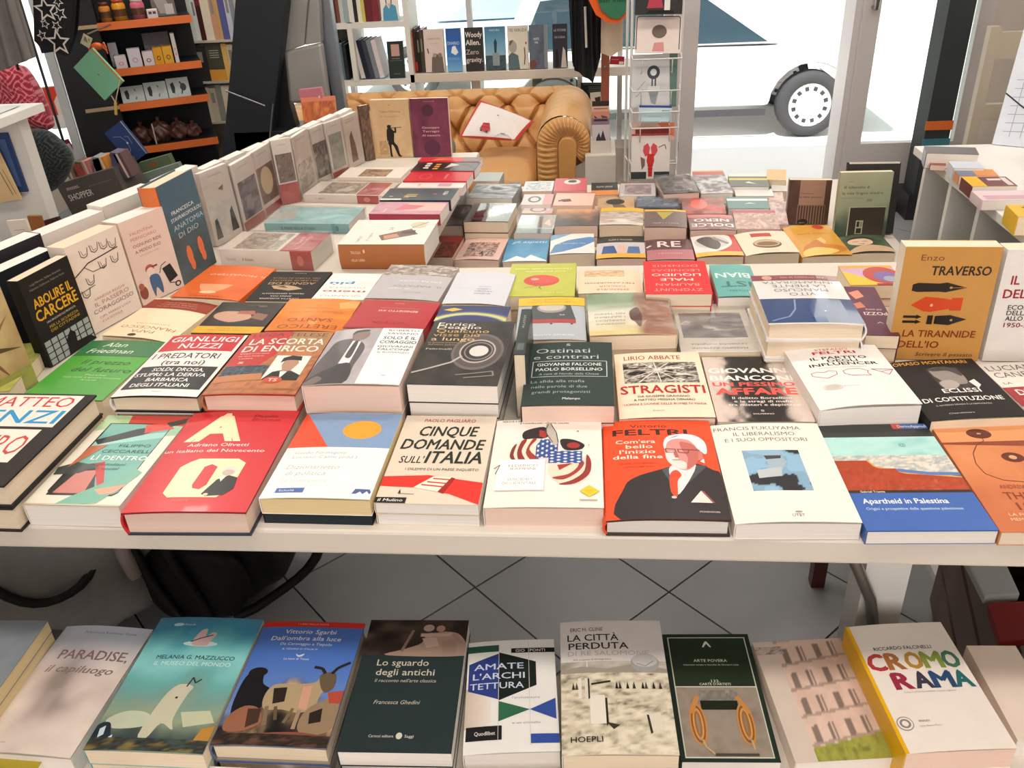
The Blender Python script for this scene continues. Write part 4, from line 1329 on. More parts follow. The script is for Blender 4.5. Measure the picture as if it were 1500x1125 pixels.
lay('ostinati', 'dark green softcover with pale serif title in a box', base='#2c3a37', pages='pink', bg=.003, finish='matt', ops=[
    ('t', 'S', .48, .05, .036, '#c5d0c9', .05, .01), ('t', 'Ostinati', .42, .15, .075, '#b8c6bd', .64, -.006), ('t', 'e contrari', .46, .255, .070, '#b8c6bd', .76, -.006),
    ('l', [(.08, .33), (.93, .33), (.93, .58), (.08, .58), (.08, .33)], .010, '#c7d0ca'), ('t', 'GIOVANNI FALCONE', .50, .385, .045, '#e6ebe6', .74, .012), ('t', 'PAOLO BORSELLINO', .50, .465, .045, '#e6ebe6', .76, .012), ('t', 'A cura di Nando dalla Chiesa', .50, .54, .028, '#b4c0b8', .68, 0, .15),
    ('t', 'La sfida alla mafia', .38, .655, .038, '#9fb0a6', .60), ('t', 'nelle parole di due', .40, .735, .038, '#9fb0a6', .62), ('t', 'grandi protagonisti', .42, .815, .038, '#9fb0a6', .64), ('t', 'Melampo', .54, .915, .030, '#e6ebe6', .19, .01)])


def wrecks(u, v):
    t = fbm(u * 8, v * 10, 33, 4)
    return ramp((t - .5) * 2.4 + .45, ['#1e1a16', '#6d655c', '#c9c0b4', '#3a332c', '#e5ddd0'])


lay('stragisti', 'cream softcover with shattered glass photo and red title', base='#ecd9bf', back='#d7452c', edge='#d7452c', pages='pink', bg=.003, finish='matt', ops=[
    ('t', 'LIRIO ABBATE', .44, .09, .065, '#a02a28', .66, .006), ('g', .09, .17, .93, .50, 44, 26, wrecks)] + [
    ('l', [(.47, .30), (a, b)], .010, '#efe8dc') for a, b in ((.1, .28), (.1, .44), (.25, .49), (.30, .18), (.62, .18), (.9, .22), (.92, .40), (.72, .49), (.5, .49), (.45, .18))] + [
    ('t', 'STRAGISTI', .50, .60, .115, '#b52a26', .92, .022), ('t', 'DA GIUSEPPE GRAVIANO', .50, .705, .028, '#4a3a30', .56, .006), ('t', 'A MATTEO MESSINA DENARO', .50, .755, .028, '#4a3a30', .66, .006), ('t', 'UOMINI E DONNE DELLE BOMBE DI MAFIA', .50, .815, .028, '#a8443a', .88, .004), ('t', 'Rizzoli', .42, .91, .014, '#8a7a66', .12)])


def smoke(u, v):
    d = np.abs(u - .5) * 1.35 + .35 * (fbm(u * 6, v * 6, 12) - .5) * 2 - .12
    return ramp(np.clip(d * 3.0 - .35, 0, 1), ['#262220', '#4a4441', '#c2b2a8', '#d4c2b6'])


lay('affare', 'softcover with black smoke cloud and white and coral capitals', base='#c9b8ac', pages='cream', ops=[
    ('g', 0, 0, 1, 1, 40, 46, smoke), ('t', 'GIOVANNI', .50, .235, .075, '#f0e8e2', .92, .04), ('t', 'BIANCONI', .50, .355, .075, '#f0e8e2', .92, .04), ('t', 'UN PESSIMO', .50, .455, .058, '#e05a52', .90, .04), ('t', 'AFFARE', .50, .565, .095, '#e6584e', .88, .05),
    ('t', 'Il delitto Borsellino', .54, .665, .032, '#ede4dc', .64, .014), ('t', 'e le stragi di mafia', .54, .715, .032, '#ede4dc', .62, .014), ('t', 'tra misteri e depistaggi', .54, .765, .032, '#ede4dc', .76, .014), ('t', 'S', .5, .85, .024, '#e6dcd4', .04), ('t', 'SOLFERINO', .50, .895, .018, '#e6dcd4', .22, .01)])
lay('partito', 'thick white softcover with heart, bubble and plane outlines', base='#ece6e0', pages='white', bg=.006, finish='matt', ops=[
    ('t', 'STEFANO', .48, .075, .032, '#c9403f', .36, .006), ('t', 'FELTRI', .49, .13, .045, '#c22c34', .46, .03), ('t', 'IL PARTITO', .50, .225, .045, '#2e2a2c', .60, .02), ('t', 'DEGLI', .52, .28, .042, '#2e2a2c', .32, .02), ('t', 'INFLUENCER', .51, .335, .045, '#2e2a2c', .72, .02), ('t', 'Perché il potere dei social network', .48, .39, .016, '#9a928c', .5),
    ('l', [(.25, .56), (.12, .50), (.12, .455), (.19, .44), (.25, .465), (.31, .44), (.38, .46), (.37, .51), (.25, .56)], .007, '#b85a6a'),
    ('l', [(.62, .54), (.52, .54), (.45, .51), (.45, .46), (.53, .43), (.64, .43), (.71, .47), (.69, .51), (.71, .545), (.62, .54)], .007, '#a2456a'),
    ('l', [(.75, .445), (.98, .45), (.90, .54), (.84, .49), (.75, .445)], .007, '#a2456a'), ('l', [(.84, .49), (.98, .45)], .006, '#a2456a'),
    ('e', .25, .70, .10, .045, '#d6cfc8'), ('e', .25, .70, .075, .032, '#c5beb7'), ('t', 'Einaudi', .44, .70, .015, '#b8b0a8', .16)])
lay('eclissi', 'black softcover with grey profile portrait and orange name', base='#262322', pages='cream', bg=.003, finish='matt', ops=[
    ('t', 'TOMASO MONTANARI', .46, .055, .055, '#dfa045', .88, .015), ('g', .38, .16, .72, .54, 20, 22, photo(['#1f1c1b', '#4a4643', '#2c2928'], 4, 3, 3)), ('p', [(.42, .17), (.62, .15), (.72, .28), (.70, .44), (.58, .46), (.48, .44), (.42, .34), (.40, .28)], '#8f8781'), ('p', [(.40, .18), (.60, .14), (.72, .22), (.70, .32), (.60, .22), (.44, .22)], '#4c4744'),
    ('p', [(.40, .42), (.54, .38), (.60, .46), (.50, .54), (.42, .54)], '#aaa19a'), ('p', [(.72, .42), (.80, .38), (.82, .48), (.76, .54)], '#e0dcd8'),
    ('t', 'ECLISSI', .56, .565, .065, '#efebe6', .40, .022), ('t', 'DI COSTITUZIONE', .50, .70, .065, '#efebe6', .84, .022), ('t', 'IL GOVERNO DRAGHI E LA DEMOCRAZIA', .46, .79, .02, '#cfc8c0', .58), ('t', 'Chiarelettere', .36, .92, .02, '#cfc8c0', .26)])
lay('canfora', 'off white cover with grey capitals and maroon panel', base='#e3ddd4', pages='cream', ops=[
    ('t', 'LUCIANO', .40, .10, .10, '#5d5650', .70, .0), ('t', 'CANFORA', .42, .24, .10, '#5d5650', .72, .0), ('t', 'LA', .12, .40, .04, '#5d5650', .10), ('r', 0, .48, 1, .84, '#9c2c33'), ('t', 'DEMOCRAZIA', .56, .58, .10, '#f0e6e0', .9, .03), ('t', 'DEI SIGNORI', .5, .74, .07, '#f0e6e0', .8, .02)])

# ------------------------------------------------------------------ third row (titles face the far side)
lay('papa', 'cream cover with maroon foot, beside the standing sparrow book', base='#efd9b8', pages='cream', bg=.006, finish='matt', ops=[
    ('r', 0, .72, 1, .97, '#93402f'), ('t', 'PAPA', .5, .14, .06, '#9a7a52', .34), ('t', 'FRANCESCO', .5, .24, .06, '#9a7a52', .8), ('t', "L'AVVENTURA", .5, .33, .025, '#b8966a', .5), ('e', .58, .05, .06, .03, '#4a3a22'),
    ('t', 'una conversazione sulla vita', .5, .78, .022, '#d9a590', .6), ('t', 'e sulla fede di ogni giorno', .5, .83, .022, '#d9a590', .56), ('t', 'con un saluto ai lettori', .5, .88, .022, '#d9a590', .5)])
lay('sleeper', 'dark cover of sleeping face with yellow paper band', base='#2c2220', pages='cream', ops=[
    ('g', 0, .3, 1, .8, 30, 16, photo(['#241a18', '#3c2c2a', '#2a2020'], 3)), ('p', [(.35, .46), (.60, .36), (.88, .48), (.92, .62), (.78, .70), (.50, .68), (.36, .58)], '#c79a80'), ('p', [(.30, .60), (.60, .62), (.58, .72), (.36, .72)], '#a8604c'), ('p', [(.12, .42), (.34, .50), (.30, .66), (.10, .60)], '#8d6656'),
    ('e', .3, .87, .07, .03, '#6d605c'), ('t', 'Bollati', .46, .90, .02, '#8d807c', .2)],
    band=(0.02, .22, '#e3ac22', [('t', 'un romanzo che lascia il segno', .5, .4, .14, '#8c6a10', .6), ('t', 'la voce dei lettori', .5, .7, .12, '#8c6a10', .4)]))
lay('eretico', 'orange cover with brown serif title upside down', base='#d9781f', pages='cream', bg=.004, ops=[
    ('g', 0, .35, 1, 1, 20, 14, photo(['#d06a18', '#e58a2c', '#dc7a20'], 2, 3, 3)), ('p', [(.0, .75), (.2, .68), (.26, .86), (.1, .96), (0, .95)], '#efa860'),
    ('t', 'ERETICO', .48, .12, .11, '#8a4316', .78, -.005), ('t', 'SANTO', .50, .32, .10, '#8a4316', .60, -.005), ('t', '&', .44, .22, .10, '#f0b060', .14), ('t', 'la storia di un uomo contro', .5, .56, .05, '#b05a1a', .72, 0, .1), ('t', 'il suo tempo', .5, .68, .05, '#b05a1a', .4, 0, .1)])
lay('rosso', 'crimson cover lying behind the suited man book', base='#b3242f', pages='cream', bg=.002, ops=[
    ('r', 0, 0, 1, .05, '#8f1c26'), ('t', 'BENEDETTO XVI', .46, .62, .06, '#f1d8d4', .50, .008), ('l', [(.2, .72), (.72, .72)], .004, '#e0a8a8'), ('t', 'VITA', .48, .22, .08, '#8f1c26', .46), ('t', 'Garzanti', .5, .88, .03, '#e0a8a8', .12)])


def arcs(u, v):
    d = np.sqrt(((u - .5) * 1.1) ** 2 + ((v - 1.25) * .9) ** 2)
    return ramp(np.clip((d - .55) * 3.2, 0, 1), ['#2b2d6a', '#c9d8a0', '#d9c83a', '#4a5a94', '#2e3470', '#2a2c60'])


lay('arcs', 'navy cover with yellow green arc behind the disc book', base='#2e3168', pages='cream', bg=.002, ops=[
    ('g', 0, 0, 1, 1, 40, 20, arcs), ('p', [(.06, .26), (.20, .14), (.34, .26), (.20, .38)], '#e8b93a')])
lay('radio', 'pale grey cover with red scale picture and yellow band', base='#aeb4bb', pages='cream', bg=.003, ops=[
    ('t', 'GIORGIO AGAMBEN', .5, .10, .035, '#e6eaee', .66, .004), ('p', [(.22, .84), (.78, .84), (.86, .46), (.14, .46)], '#45454b'), ('p', [(.14, .46), (.86, .46), (.86, .37), (.14, .37)], '#a83a38'), ('e', .5, .74, .22, .13, '#9a938c'), ('e', .5, .76, .19, .10, '#c2bbb2'), ('e', .2, .35, .02, .015, '#6a2a2a'), ('e', .8, .35, .02, .015, '#6a2a2a'), ('e', .5, .35, .02, .015, '#6a2a2a'), ('t', 'IMI', .34, .56, .025, '#e6e6e6', .07)],
    band=(.80, 1.0, '#e8b81e', [('t', 'un saggio che interroga il presente', .5, .35, .14, '#a07a10', .74), ('t', 'e la nostra idea di mondo', .5, .65, .14, '#a07a10', .6)]))


def headpic(u, v):
    c = ramp(fbm(u * 3, v * 3, 14), ['#c7a07e', '#b07f68', '#8d5f50', '#d0a890'])
    g = ramp(np.clip(v * 1.3, 0, 1), ['#e6d28a', '#efe6cc', '#efe9da', '#7f9a6a'])
    m = np.clip((.46 - u) * 9 + .6 * (fbm(u * 3, v * 5, 4) - .5), 0, 1)[..., None]
    return c * m + g * (1 - m)


lay('head', 'shrink wrapped cover with cropped brown head on cream', base='#eadfc4', pages='cream', bg=.004, wrap=True, ops=[
    ('g', 0, 0, 1, 1, 34, 34, headpic), ('p', [(.46, .28), (.50, .34), (.50, .52), (.40, .62), (.36, .40), (.40, .16)], '#6a4238'),
    ('t', 'GIOVANNI', .74, .24, .035, '#7d7568', .34), ('t', 'FERRUCCI', .74, .32, .035, '#7d7568', .34), ('t', 'I BAMBINI', .74, .40, .035, '#7d7568', .36), ('t', 'NEL TEMPO', .74, .48, .035, '#7d7568', .36)])


def haze_hills(u, v):
    t = fbm(u * 4, v * 5, 28, 4)
    r = np.exp(-((v - .45 + .14 * np.sin(u * 5)) / .09) ** 2) * (fbm(u * 7, v * 7, 5) > .5)
    return ramp((t - .5) * 1.1 + .45 + r * .4, ['#6a6566', '#8b8586', '#a09a9a', '#d9d2c8'])


lay('land', 'shrink wrapped pale cover with grey hillside photograph', base='#ded6ca', pages='cream', wrap=True, ops=[
    ('g', .10, .28, .93, .80, 30, 24, haze_hills), ('t', 'MASSIMO ZAMBONI', .5, .08, .03, '#8c857c', .7, .004), ('t', 'La macchia mongolica', .5, .15, .03, '#8c857c', .7, 0, .1)])
lay('mancuso', 'white book with deep blue foot on top of the pile', base='#e9e6e4', hard=True, spine='#e4e0e0', pages='cream', finish='mirror', bg=.003, under='purple edged book under the white and blue one', ops=[
    ('r', 0, .0, 1, .48, '#17396b'), ('g', .0, .0, 1, .46, 24, 14, photo(['#12305e', '#1d4780', '#163a6c'], 3, 3, 2)), ('l', [(.95, .04), (.75, .12), (.66, .26), (.62, .46)], .02, '#7f9ac0'), ('e', .35, .22, .012, .01, '#e6eef6'), ('r', 0, .88, 1, 1, '#8a2e3c'), ('e', .82, .94, .06, .05, '#d9a08c'),
    ('t', 'VITO', .5, .57, .06, '#8d8a8a', .3, -.01), ('t', 'MANCUSO', .5, .66, .06, '#8d8a8a', .6, -.01), ('t', 'LA MENTE', .5, .75, .055, '#8d8a8a', .6, -.01), ('t', 'INNAMORATA', .5, .83, .05, '#8d8a8a', .8, -.01), ('t', 'Per orientare la vita', .42, .94, .03, '#f0d0c8', .5)], spine_ops=[('r', .3, .2, .6, .8, '#3a3f4c')])
lay('burgundy', 'burgundy cover with coral flowers beside the white pile', base='#57223c', pages='cream', ops=[
    ('g', 0, 0, 1, 1, 12, 26, photo(['#4c1e38', '#63283f', '#552040'], 2)), ('p', [(.5, .78), (.8, .72), (.95, .86), (.6, .92)], '#d98a72'), ('p', [(.6, .55), (.9, .52), (.95, .62), (.7, .66)], '#c9745e'), ('t', 'POZZI', .4, .42, .06, '#ead0c8', .7, .03), ('t', 'dell anima', .4, .5, .03, '#ead0c8', .5, .01), ('t', 'V', .4, .24, .03, '#ead0c8', .2)])
lay('circles', 'cover of yellow, red and lilac abstract shapes', base='#b04a3c', pages='cream', ops=[
    ('r', 0, 0, 1, 1, '#c9a2c2'), ('p', [(1, 0), (1, .75), (.3, .0)], '#eebd2a'), ('r', 0, .86, 1, 1, '#e0a53a'), ('e', .30, .5, .34, .42, '#b83f32'), ('e', .24, .42, .22, .26, '#7a5f9c'), ('e', .18, .30, .13, .14, '#9aa0b0'), ('r', 0, 0, .5, .08, '#9c2c3a')])

# ------------------------------------------------------------------ fourth row
lay('monastero', 'orange cover with pale cup shape below the blue standing book', base='#dc6426', pages='cream', bg=.004, ops=[
    ('g', 0, 0, 1, 1, 16, 20, photo(['#d35a1e', '#e06a2a', '#d86022'], 2)), ('t', 'IL MONASTERO', .42, .70, .05, '#f4c9a8', .82), ('p', [(.3, .40), (.36, .26), (.44, .18), (.62, .16), (.72, .26), (.80, .40)], '#eea074'), ('e', .54, .16, .12, .04, '#f6c8a4'), ('t', 'MASSIMO', .5, .05, .035, '#8c3a14', .5)])
lay('agnus', 'black cover with tan capitals in the fourth row', base='#2b2624', pages='cream', finish='matt', ops=[
    ('t', 'ANNA FOA', .5, .16, .035, '#e2dad0', .34, .01), ('t', 'LUCETTA SCARAFFIA', .5, .08, .035, '#e2dad0', .62, .01), ('t', 'FRANCA GIANSOLDATI', .5, .24, .035, '#e2dad0', .66, .01), ('p', [(.25, .40), (.45, .34), (.72, .40), (.80, .50), (.55, .52), (.4, .48)], '#bca07e'), ('p', [(.5, .42), (.7, .46), (.6, .5)], '#5c4a3c'),
    ('t', 'AGNUS DEI', .5, .58, .075, '#c09a6c', .76, .02), ('t', 'GLI ABUSI SESSUALI', .5, .68, .04, '#a88a66', .78, .01), ('t', 'DEL CLERO IN ITALIA', .5, .76, .04, '#a88a66', .78, .01), ('t', 'Solferino', .5, .93, .02, '#cfc6bc', .2)])
lay('meno', 'white cover with red and blue lower case words', base='#f0ece8', pages='cream', ops=[
    ('t', 'QUANDO', .5, .13, .06, '#a8a4a2', .78), ('t', 'meno', .5, .29, .085, '#c03a3c', .82, .03), ('t', 'DIVENTA', .5, .44, .05, '#a8a4a2', .72), ('t', 'più', .66, .60, .10, '#3b86b0', .46, .03), ('l', [(.06, .54), (.38, .54)], .006, '#b8b4b2'), ('l', [(.06, .6), (.38, .6)], .006, '#b8b4b2'), ('l', [(.06, .66), (.38, .66)], .006, '#b8b4b2')])
lay('marble', 'grey cover with carved marble frieze at its far end', base='#b9b3b6', pages='cream', bg=.003, ops=[
    ('g', 0, .68, 1, 1, 46, 18, photo(['#8c7a72', '#b8a89e', '#6d5c55', '#cbbdb2'], 7, 9, 5, 2.2)), ('t', 'Chi ha ucciso', .4, .50, .04, '#e6e4e6', .6, 0, .1), ('t', 'IL PAPATO', .4, .36, .05, '#8f8a8e', .66), ('t', 'di oggi', .62, .28, .035, '#e6e4e6', .3), ('t', 'storia', .42, .18, .03, '#8f8a8e', .26)])
lay('pale', 'pale blue grey cover with small dark words', base='#cfd0d9', pages='cream', bg=.004, finish='gloss', ops=[
    ('t', 'SUSSIN', .42, .30, .035, '#5a5864', .26, .004), ('t', 'LAVORO', .42, .37, .035, '#5a5864', .28, .004), ('t', 'LIBERO', .42, .44, .03, '#7a7884', .22), ('t', 'Laterza', .42, .51, .025, '#7a7884', .2), ('l', [(.55, .46), (.92, .48)], .004, '#a8a8b4')])
lay('tomato', 'lime green cover with a shiny red tomato', base='#b4b83a', pages='cream', ops=[
    ('g', 0, 0, 1, 1, 14, 14, photo(['#a8b035', '#bcbc3e', '#b0b63a'], 3)), ('e', .50, .46, .265, .17, '#c8372c'), ('e', .46, .50, .20, .12, '#d8473a'), ('e', .60, .50, .06, .03, '#f0b0a0'), ('l', [(.5, .30), (.52, .24), (.48, .2)], .012, '#3c4a1c'), ('l', [(.50, .31), (.62, .27), (.74, .25)], .02, '#8a9430'),
    ('t', 'Con prefazione', .46, .74, .035, '#f0ecc0', .6, 0, .1), ('t', 'I fondamenti della cucina', .5, .82, .04, '#f0ecc0', .86, 0, .1), ('t', 'ARTUSI', .3, .10, .03, '#dcdc90', .3)])
lay('meta', 'peach cream cover with ochre curls, behind the head book', base='#eccfb2', pages='cream', bg=.003, ops=[
    ('g', .25, .70, .9, .98, 26, 12, photo(['#eccfb2', '#b8935e', '#e6c49c', '#a8824e'], 8, 6, 5, 2)), ('t', 'EMANUELE', .46, .14, .06, '#6e5440', .5, -.004), ('t', 'COCCIA', .46, .27, .06, '#6e5440', .42, -.004), ('t', 'METAMORFOSI', .5, .42, .055, '#6e5440', .78, -.004)])
lay('liquido', 'bright red cover with pale stacked capitals', base='#d8363a', pages='cream', finish='matt', ops=[
    ('t', 'ZYGMUNT', .5, .12, .075, '#f0a49c', .74, -.01), ('t', 'BAUMAN', .5, .27, .075, '#f0a49c', .66, -.01), ('t', 'MALE', .5, .42, .075, '#f8d8d0', .50, .02), ('t', 'LIQUIDO', .5, .56, .075, '#f8d8d0', .76, .02), ('t', 'LEONIDAS', .5, .70, .065, '#f0a49c', .76, -.01), ('t', 'DONSKIS', .5, .84, .065, '#f0a49c', .72, -.01)])
lay('bianco', 'teal cover with large dark and white capitals', base='#5fa8a2', back='#3a4444', pages='white', bg=.004, ops=[
    ('t', 'MICHEL', .45, .16, .05, '#3a7a76', .6, .01), ('t', 'IST', .50, .36, .16, '#2f6a68', .7, .02), ('t', 'BIAN', .52, .64, .15, '#cfe6e0', .8, .03)])

# ================================================================== BOOKS ON THE LEFT ARM OF THE TABLE
LP = ['#7f6a5c', '#c9b8a8', '#8c7a6c', '#e0d4c6']
lay('redspine', 'wrapped white book with red foot, nearest on the side arm', base='#e9dccf', spine='#efe2d8', pages='white', wrap=True, ops=[
    ('g', .06, .14, .94, .62, 30, 24, photo(LP, 3, 5, 5, 2)), ('r', 0, .66, 1, 1, '#b84044'), ('t', 'Figli', .5, .76, .03, '#e6a8a4', .5), ('t', 'storia di una famiglia', .5, .82, .03, '#e6a8a4', .7)],
    spine_ops=[('r', .77, 0, 1, 1, '#b03034'), ('e', .87, .5, .035, .28, '#cf6a66'), ('t', 'A. Romano', .30, .5, .16, '#8c3a34', .12), ('t', 'Novelle', .12, .5, .16, '#b8a89c', .1)])
lay('cyan', 'pale turquoise book with matching spine on the side arm', base='#a9d0d2', spine='#7fb8bd', pages='white', wrap=True, ops=[
    ('g', 0, 0, 1, 1, 20, 24, photo(['#a2cccf', '#b8d8d6', '#9cc6ca', '#c2d6d0'], 3, 3, 3)), ('p', [(.2, .0), (.8, .05), (.9, .2), (.3, .3)], '#c9c8c0')],
    spine_ops=[('t', 'IL MARE NELLA STORIA', .40, .5, .3, '#2e5a60', .4, .01), ('r', .80, 0, .84, 1, '#5fa0a6'), ('e', .86, .5, .02, .3, '#4a8a92')])
lay('redblock', 'white book with brown photograph and red block, side arm', base='#ebdfd4', spine='#e9ddd2', pages='white', wrap=True, ops=[
    ('g', .10, .16, .92, .62, 26, 24, photo(LP, 13, 4, 4, 2)), ('r', .04, .64, .96, .92, '#c05450')], spine_ops=[('r', .66, 0, .92, 1, '#b8302e'), ('e', .78, .5, .04, .3, '#d87a74'), ('t', 'C. BERTI', .2, .5, .2, '#8c7a6c', .12)])
lay('whitephoto', 'white book with small brown photo, farthest on left', base='#ebe1d6', spine='#e6dace', pages='white', ops=[
    ('g', .1, .3, .8, .75, 26, 20, photo(['#8a7058', '#b89a7c', '#6f5a48', '#c9b098'], 23, 4, 4, 2))])
lay('brownspine', 'white covered thick book with broad tan spine', base='#ece0d6', spine='#a9683c', hard=True, pages='white', back='#6a3f24', ops=[
    ('t', 'CARLO', .2, .2, .03, '#7a7068', .24), ('t', 'Il sogno', .3, .30, .03, '#7a7068', .3), ('p', [(.15, .48), (.35, .40), (.62, .74), (.40, .86)], '#7a5a4c'), ('p', [(.2, .5), (.33, .46), (.42, .6), (.3, .66)], '#c98a72'), ('p', [(.42, .64), (.52, .66), (.56, .8), (.42, .82)], '#4a3a36'),
    ('e', .78, .80, .12, .1, '#cfc6a8'), ('l', [(.66, .74), (.9, .9)], .02, '#8a8a60'), ('t', '3-3', .62, .5, .05, '#5a5a50', .1)],
    spine_ops=[('t', 'TRILOGIA', .20, .30, .12, '#e8c49c', .12, .01), ('t', 'DELLA TERRA', .22, .60, .12, '#e8c49c', .16, .01), ('e', .30, .25, .012, .08, '#e8c49c')])
lay('pinkbook', 'mauve and pink book in the row beside the table edge', base='#c48a9c', spine='#a63a50', pages='white', ops=[
    ('g', 0, 0, 1, 1, 16, 20, photo(['#b8708c', '#cf9aa8', '#c07f98'], 3)), ('r', .3, .45, .9, .98, '#e4b6ac'), ('p', [(.3, .3), (.8, .4), (.7, .7), (.4, .6)], '#d0727c'), ('t', 'Donne', .3, .18, .03, '#f0dce0', .3)])
lay('pencils', 'blue grey cover with row of coloured pencils', base='#3a424c', spine='#2e353e', pages='white', ops=[
    ('l', [(.2 + i * .04, .38), (.24 + i * .04, .30)], .02, c) for i, c in enumerate(['#e0a040', '#c86a30', '#d8c070', '#e8dcc0'])] + [('r', .3, .32, .34, .48, '#e8dcc0'), ('r', .38, .32, .42, .48, '#e0a040'), ('r', .46, .32, .50, .48, '#c8b070'), ('t', 'MEROI', .6, .86, .06, '#e6e0d6', .3, .02), ('e', .5, .72, .05, .03, '#b03a3c'), ('e', .3, .12, .04, .03, '#b8b4a8'), ('r', .0, .0, .12, .3, '#e6dcd0')])
lay('whitepink', 'narrow white cover with pink lettering beyond the pencils book', base='#efdcd6', pages='white', ops=[
    ('t', 'la vita', .5, .3, .05, '#d0709c', .5, .02), ('r', .2, .6, .8, .8, '#c9a0b0')])
lay('redtop', 'scarlet book on the side arm before the wheel cover', base='#c81f30', spine='#c8242e', pages='white', ops=[
    ('e', .5, .3, .3, .1, '#de5a5e'), ('e', .5, .3, .25, .08, '#c81f30'), ('t', 'rosso', .5, .62, .05, '#f0b8b4', .5, .01)])
lay('wheel', 'brown cover with orange and white letters, side arm', base='#3a2c26', spine='#c8343a', pages='white', ops=[
    ('g', 0, .6, 1, 1, 14, 12, photo(['#4a4a50', '#6a6a70', '#3a3a40'], 3)), ('e', .5, .3, .5, .22, '#241c18'), ('t', 'III', .6, .2, .08, '#e8dcd0', .6, .04), ('t', 'III', .5, .36, .08, '#e09040', .6, .04), ('p', [(.3, .5), (.9, .55), (.7, .7)], '#d9cfc4')])
lay('redfar', 'red book at the far end of the side arm', base='#cf3440', pages='white', ops=[('p', [(.2, .2), (.8, .3), (.6, .6)], '#e88a50'), ('g', 0, .7, 1, 1, 10, 8, photo(['#6a5a5a', '#8c8080'], 3))])

# ================================================================== BOOKS ON THE LOW BACK TABLE
lay('rust', 'dark red cover tucked beside the side arm corner', base='#7c2c22', pages='pink', ops=[('g', 0, .3, 1, 1, 20, 20, photo(['#3a1c18', '#6a2c22', '#8c4a38', '#2a1614'], 3, 6, 4, 2)), ('r', 0, 0, 1, .3, '#9c342a')])
lay('engraving', 'pink cover with dense dark engraving', base='#e2bdb0', pages='pink', bg=.004, ops=[('g', .16, .22, .86, .88, 36, 26, photo(['#3c3230', '#e2bdb0', '#55453f', '#c9a298'], 5, 9, 7, 2.6)), ('t', 'piccole storie', .5, .1, .04, '#a8746a', .5)])
lay('bluetop', 'sky blue cover with white brush lettering and peaks', base='#5a9cc0', pages='pink', bg=.002, ops=[('g', 0, 0, 1, 1, 16, 18, photo(['#6aa8c8', '#5496be', '#4688b4'], 3)), ('t', 'gli aspetti', .54, .18, .10, '#dfeef4', .8, 0, .3), ('p', [(0, 1), (.3, .78), (.5, .88), (.62, .74), (1, .96), (1, 1)], '#dfe6e8')])
lay('bluewhite', 'cover with blue brush stroke over cream', base='#e6e2dc', pages='cream', bg=.003, ops=[('p', [(.0, .95), (.1, .55), (.4, .34), (.9, .18), (1, .2), (1, .42), (.7, .7), (.3, .9)], '#5584b4'), ('t', 'la montagna viva', .5, .5, .05, '#cfe0ea', .6, 0, .3), ('p', [(0, 0), (.5, 0), (.2, .2), (0, .3)], '#7fa4c4')])
lay('couples', 'black topped cover with seated pairs and yellow band', base='#26221e', pages='pink', bg=.004, ops=[('r', 0, .3, 1, .84, '#c9bfc0'), ('p', [(.1, .84), (.14, .46), (.36, .46), (.44, .84)], '#34508c'), ('p', [(.42, .84), (.46, .42), (.58, .42), (.62, .84)], '#d9b0a0'), ('p', [(.62, .84), (.66, .50), (.88, .50), (.9, .84)], '#4a6a9c'), ('t', 'KLEIN E WAGNER', .5, .18, .08, '#cfc0a4', .5)],
    band=(.82, 1, '#e8ac30', []))
lay('re', 'brown and rose cover with big white letters RE', base='#5a3c40', pages='pink', bg=.003, ops=[('g', 0, 0, 1, .55, 16, 10, photo(['#4c3438', '#6a484c', '#3a282c'], 3)), ('r', 0, .52, 1, 1, '#b87078'), ('t', 'RE', .50, .25, .28, '#e8dcd8', .5, .02), ('l', [(-0, .4), (.1, .3)], .05, '#e8dcd8'), ('t', 'racconti', .5, .7, .05, '#e8c8c8', .5)])
lay('spoon', 'white and red cover with oval photo and yellow band', base='#c83834', pages='cream', bg=.005, ops=[('p', [(0, 0), (.75, 0), (.86, .2), (.82, .5), (.5, .78), (0, .84)], '#e6e0da'), ('e', .42, .34, .38, .3, '#cfc8c2'), ('p', [(.1, .2), (.4, .1), (.6, .4), (.5, .7), (.3, .6)], '#5a504c'), ('p', [(.5, .1), (.8, .4), (.74, .46), (.44, .2)], '#8c8480')], band=(.82, 1, '#e8b84c', []))
lay('football', 'cream cover with a brown leather ball under a red block', base='#ecdcc6', pages='cream', bg=.007, finish='matt', ops=[('r', .28, .10, .68, .27, '#c4534c'), ('e', .5, .60, .27, .20, '#7a604a'), ('e', .5, .57, .25, .16, '#c9ae90'), ('e', .5, .60, .20, .09, '#8c7258'), ('t', 'romanzo', .5, .9, .03, '#a8937a', .3)])
lay('yellowman', 'amber cover with a reclining figure in orange', base='#d9a03c', pages='cream', bg=.006, ops=[('g', 0, 0, 1, 1, 24, 28, photo(['#e0ac44', '#d4983a', '#dca440'], 3)), ('e', .72, .08, .12, .08, '#c0432c'), ('p', [(.1, 1), (.14, .74), (.34, .60), (.50, .52), (.60, .66), (.9, .70), (.98, .84), (.6, .98)], '#c97c2c'), ('p', [(.5, .5), (.62, .44), (.68, .56), (.6, .66)], '#e8c080'), ('p', [(.1, .84), (.4, .76), (.8, .86), (.5, 1), (.1, 1)], '#e8c468'), ('t', 'storie di tutti', .5, .30, .035, '#8c6420', .6)])
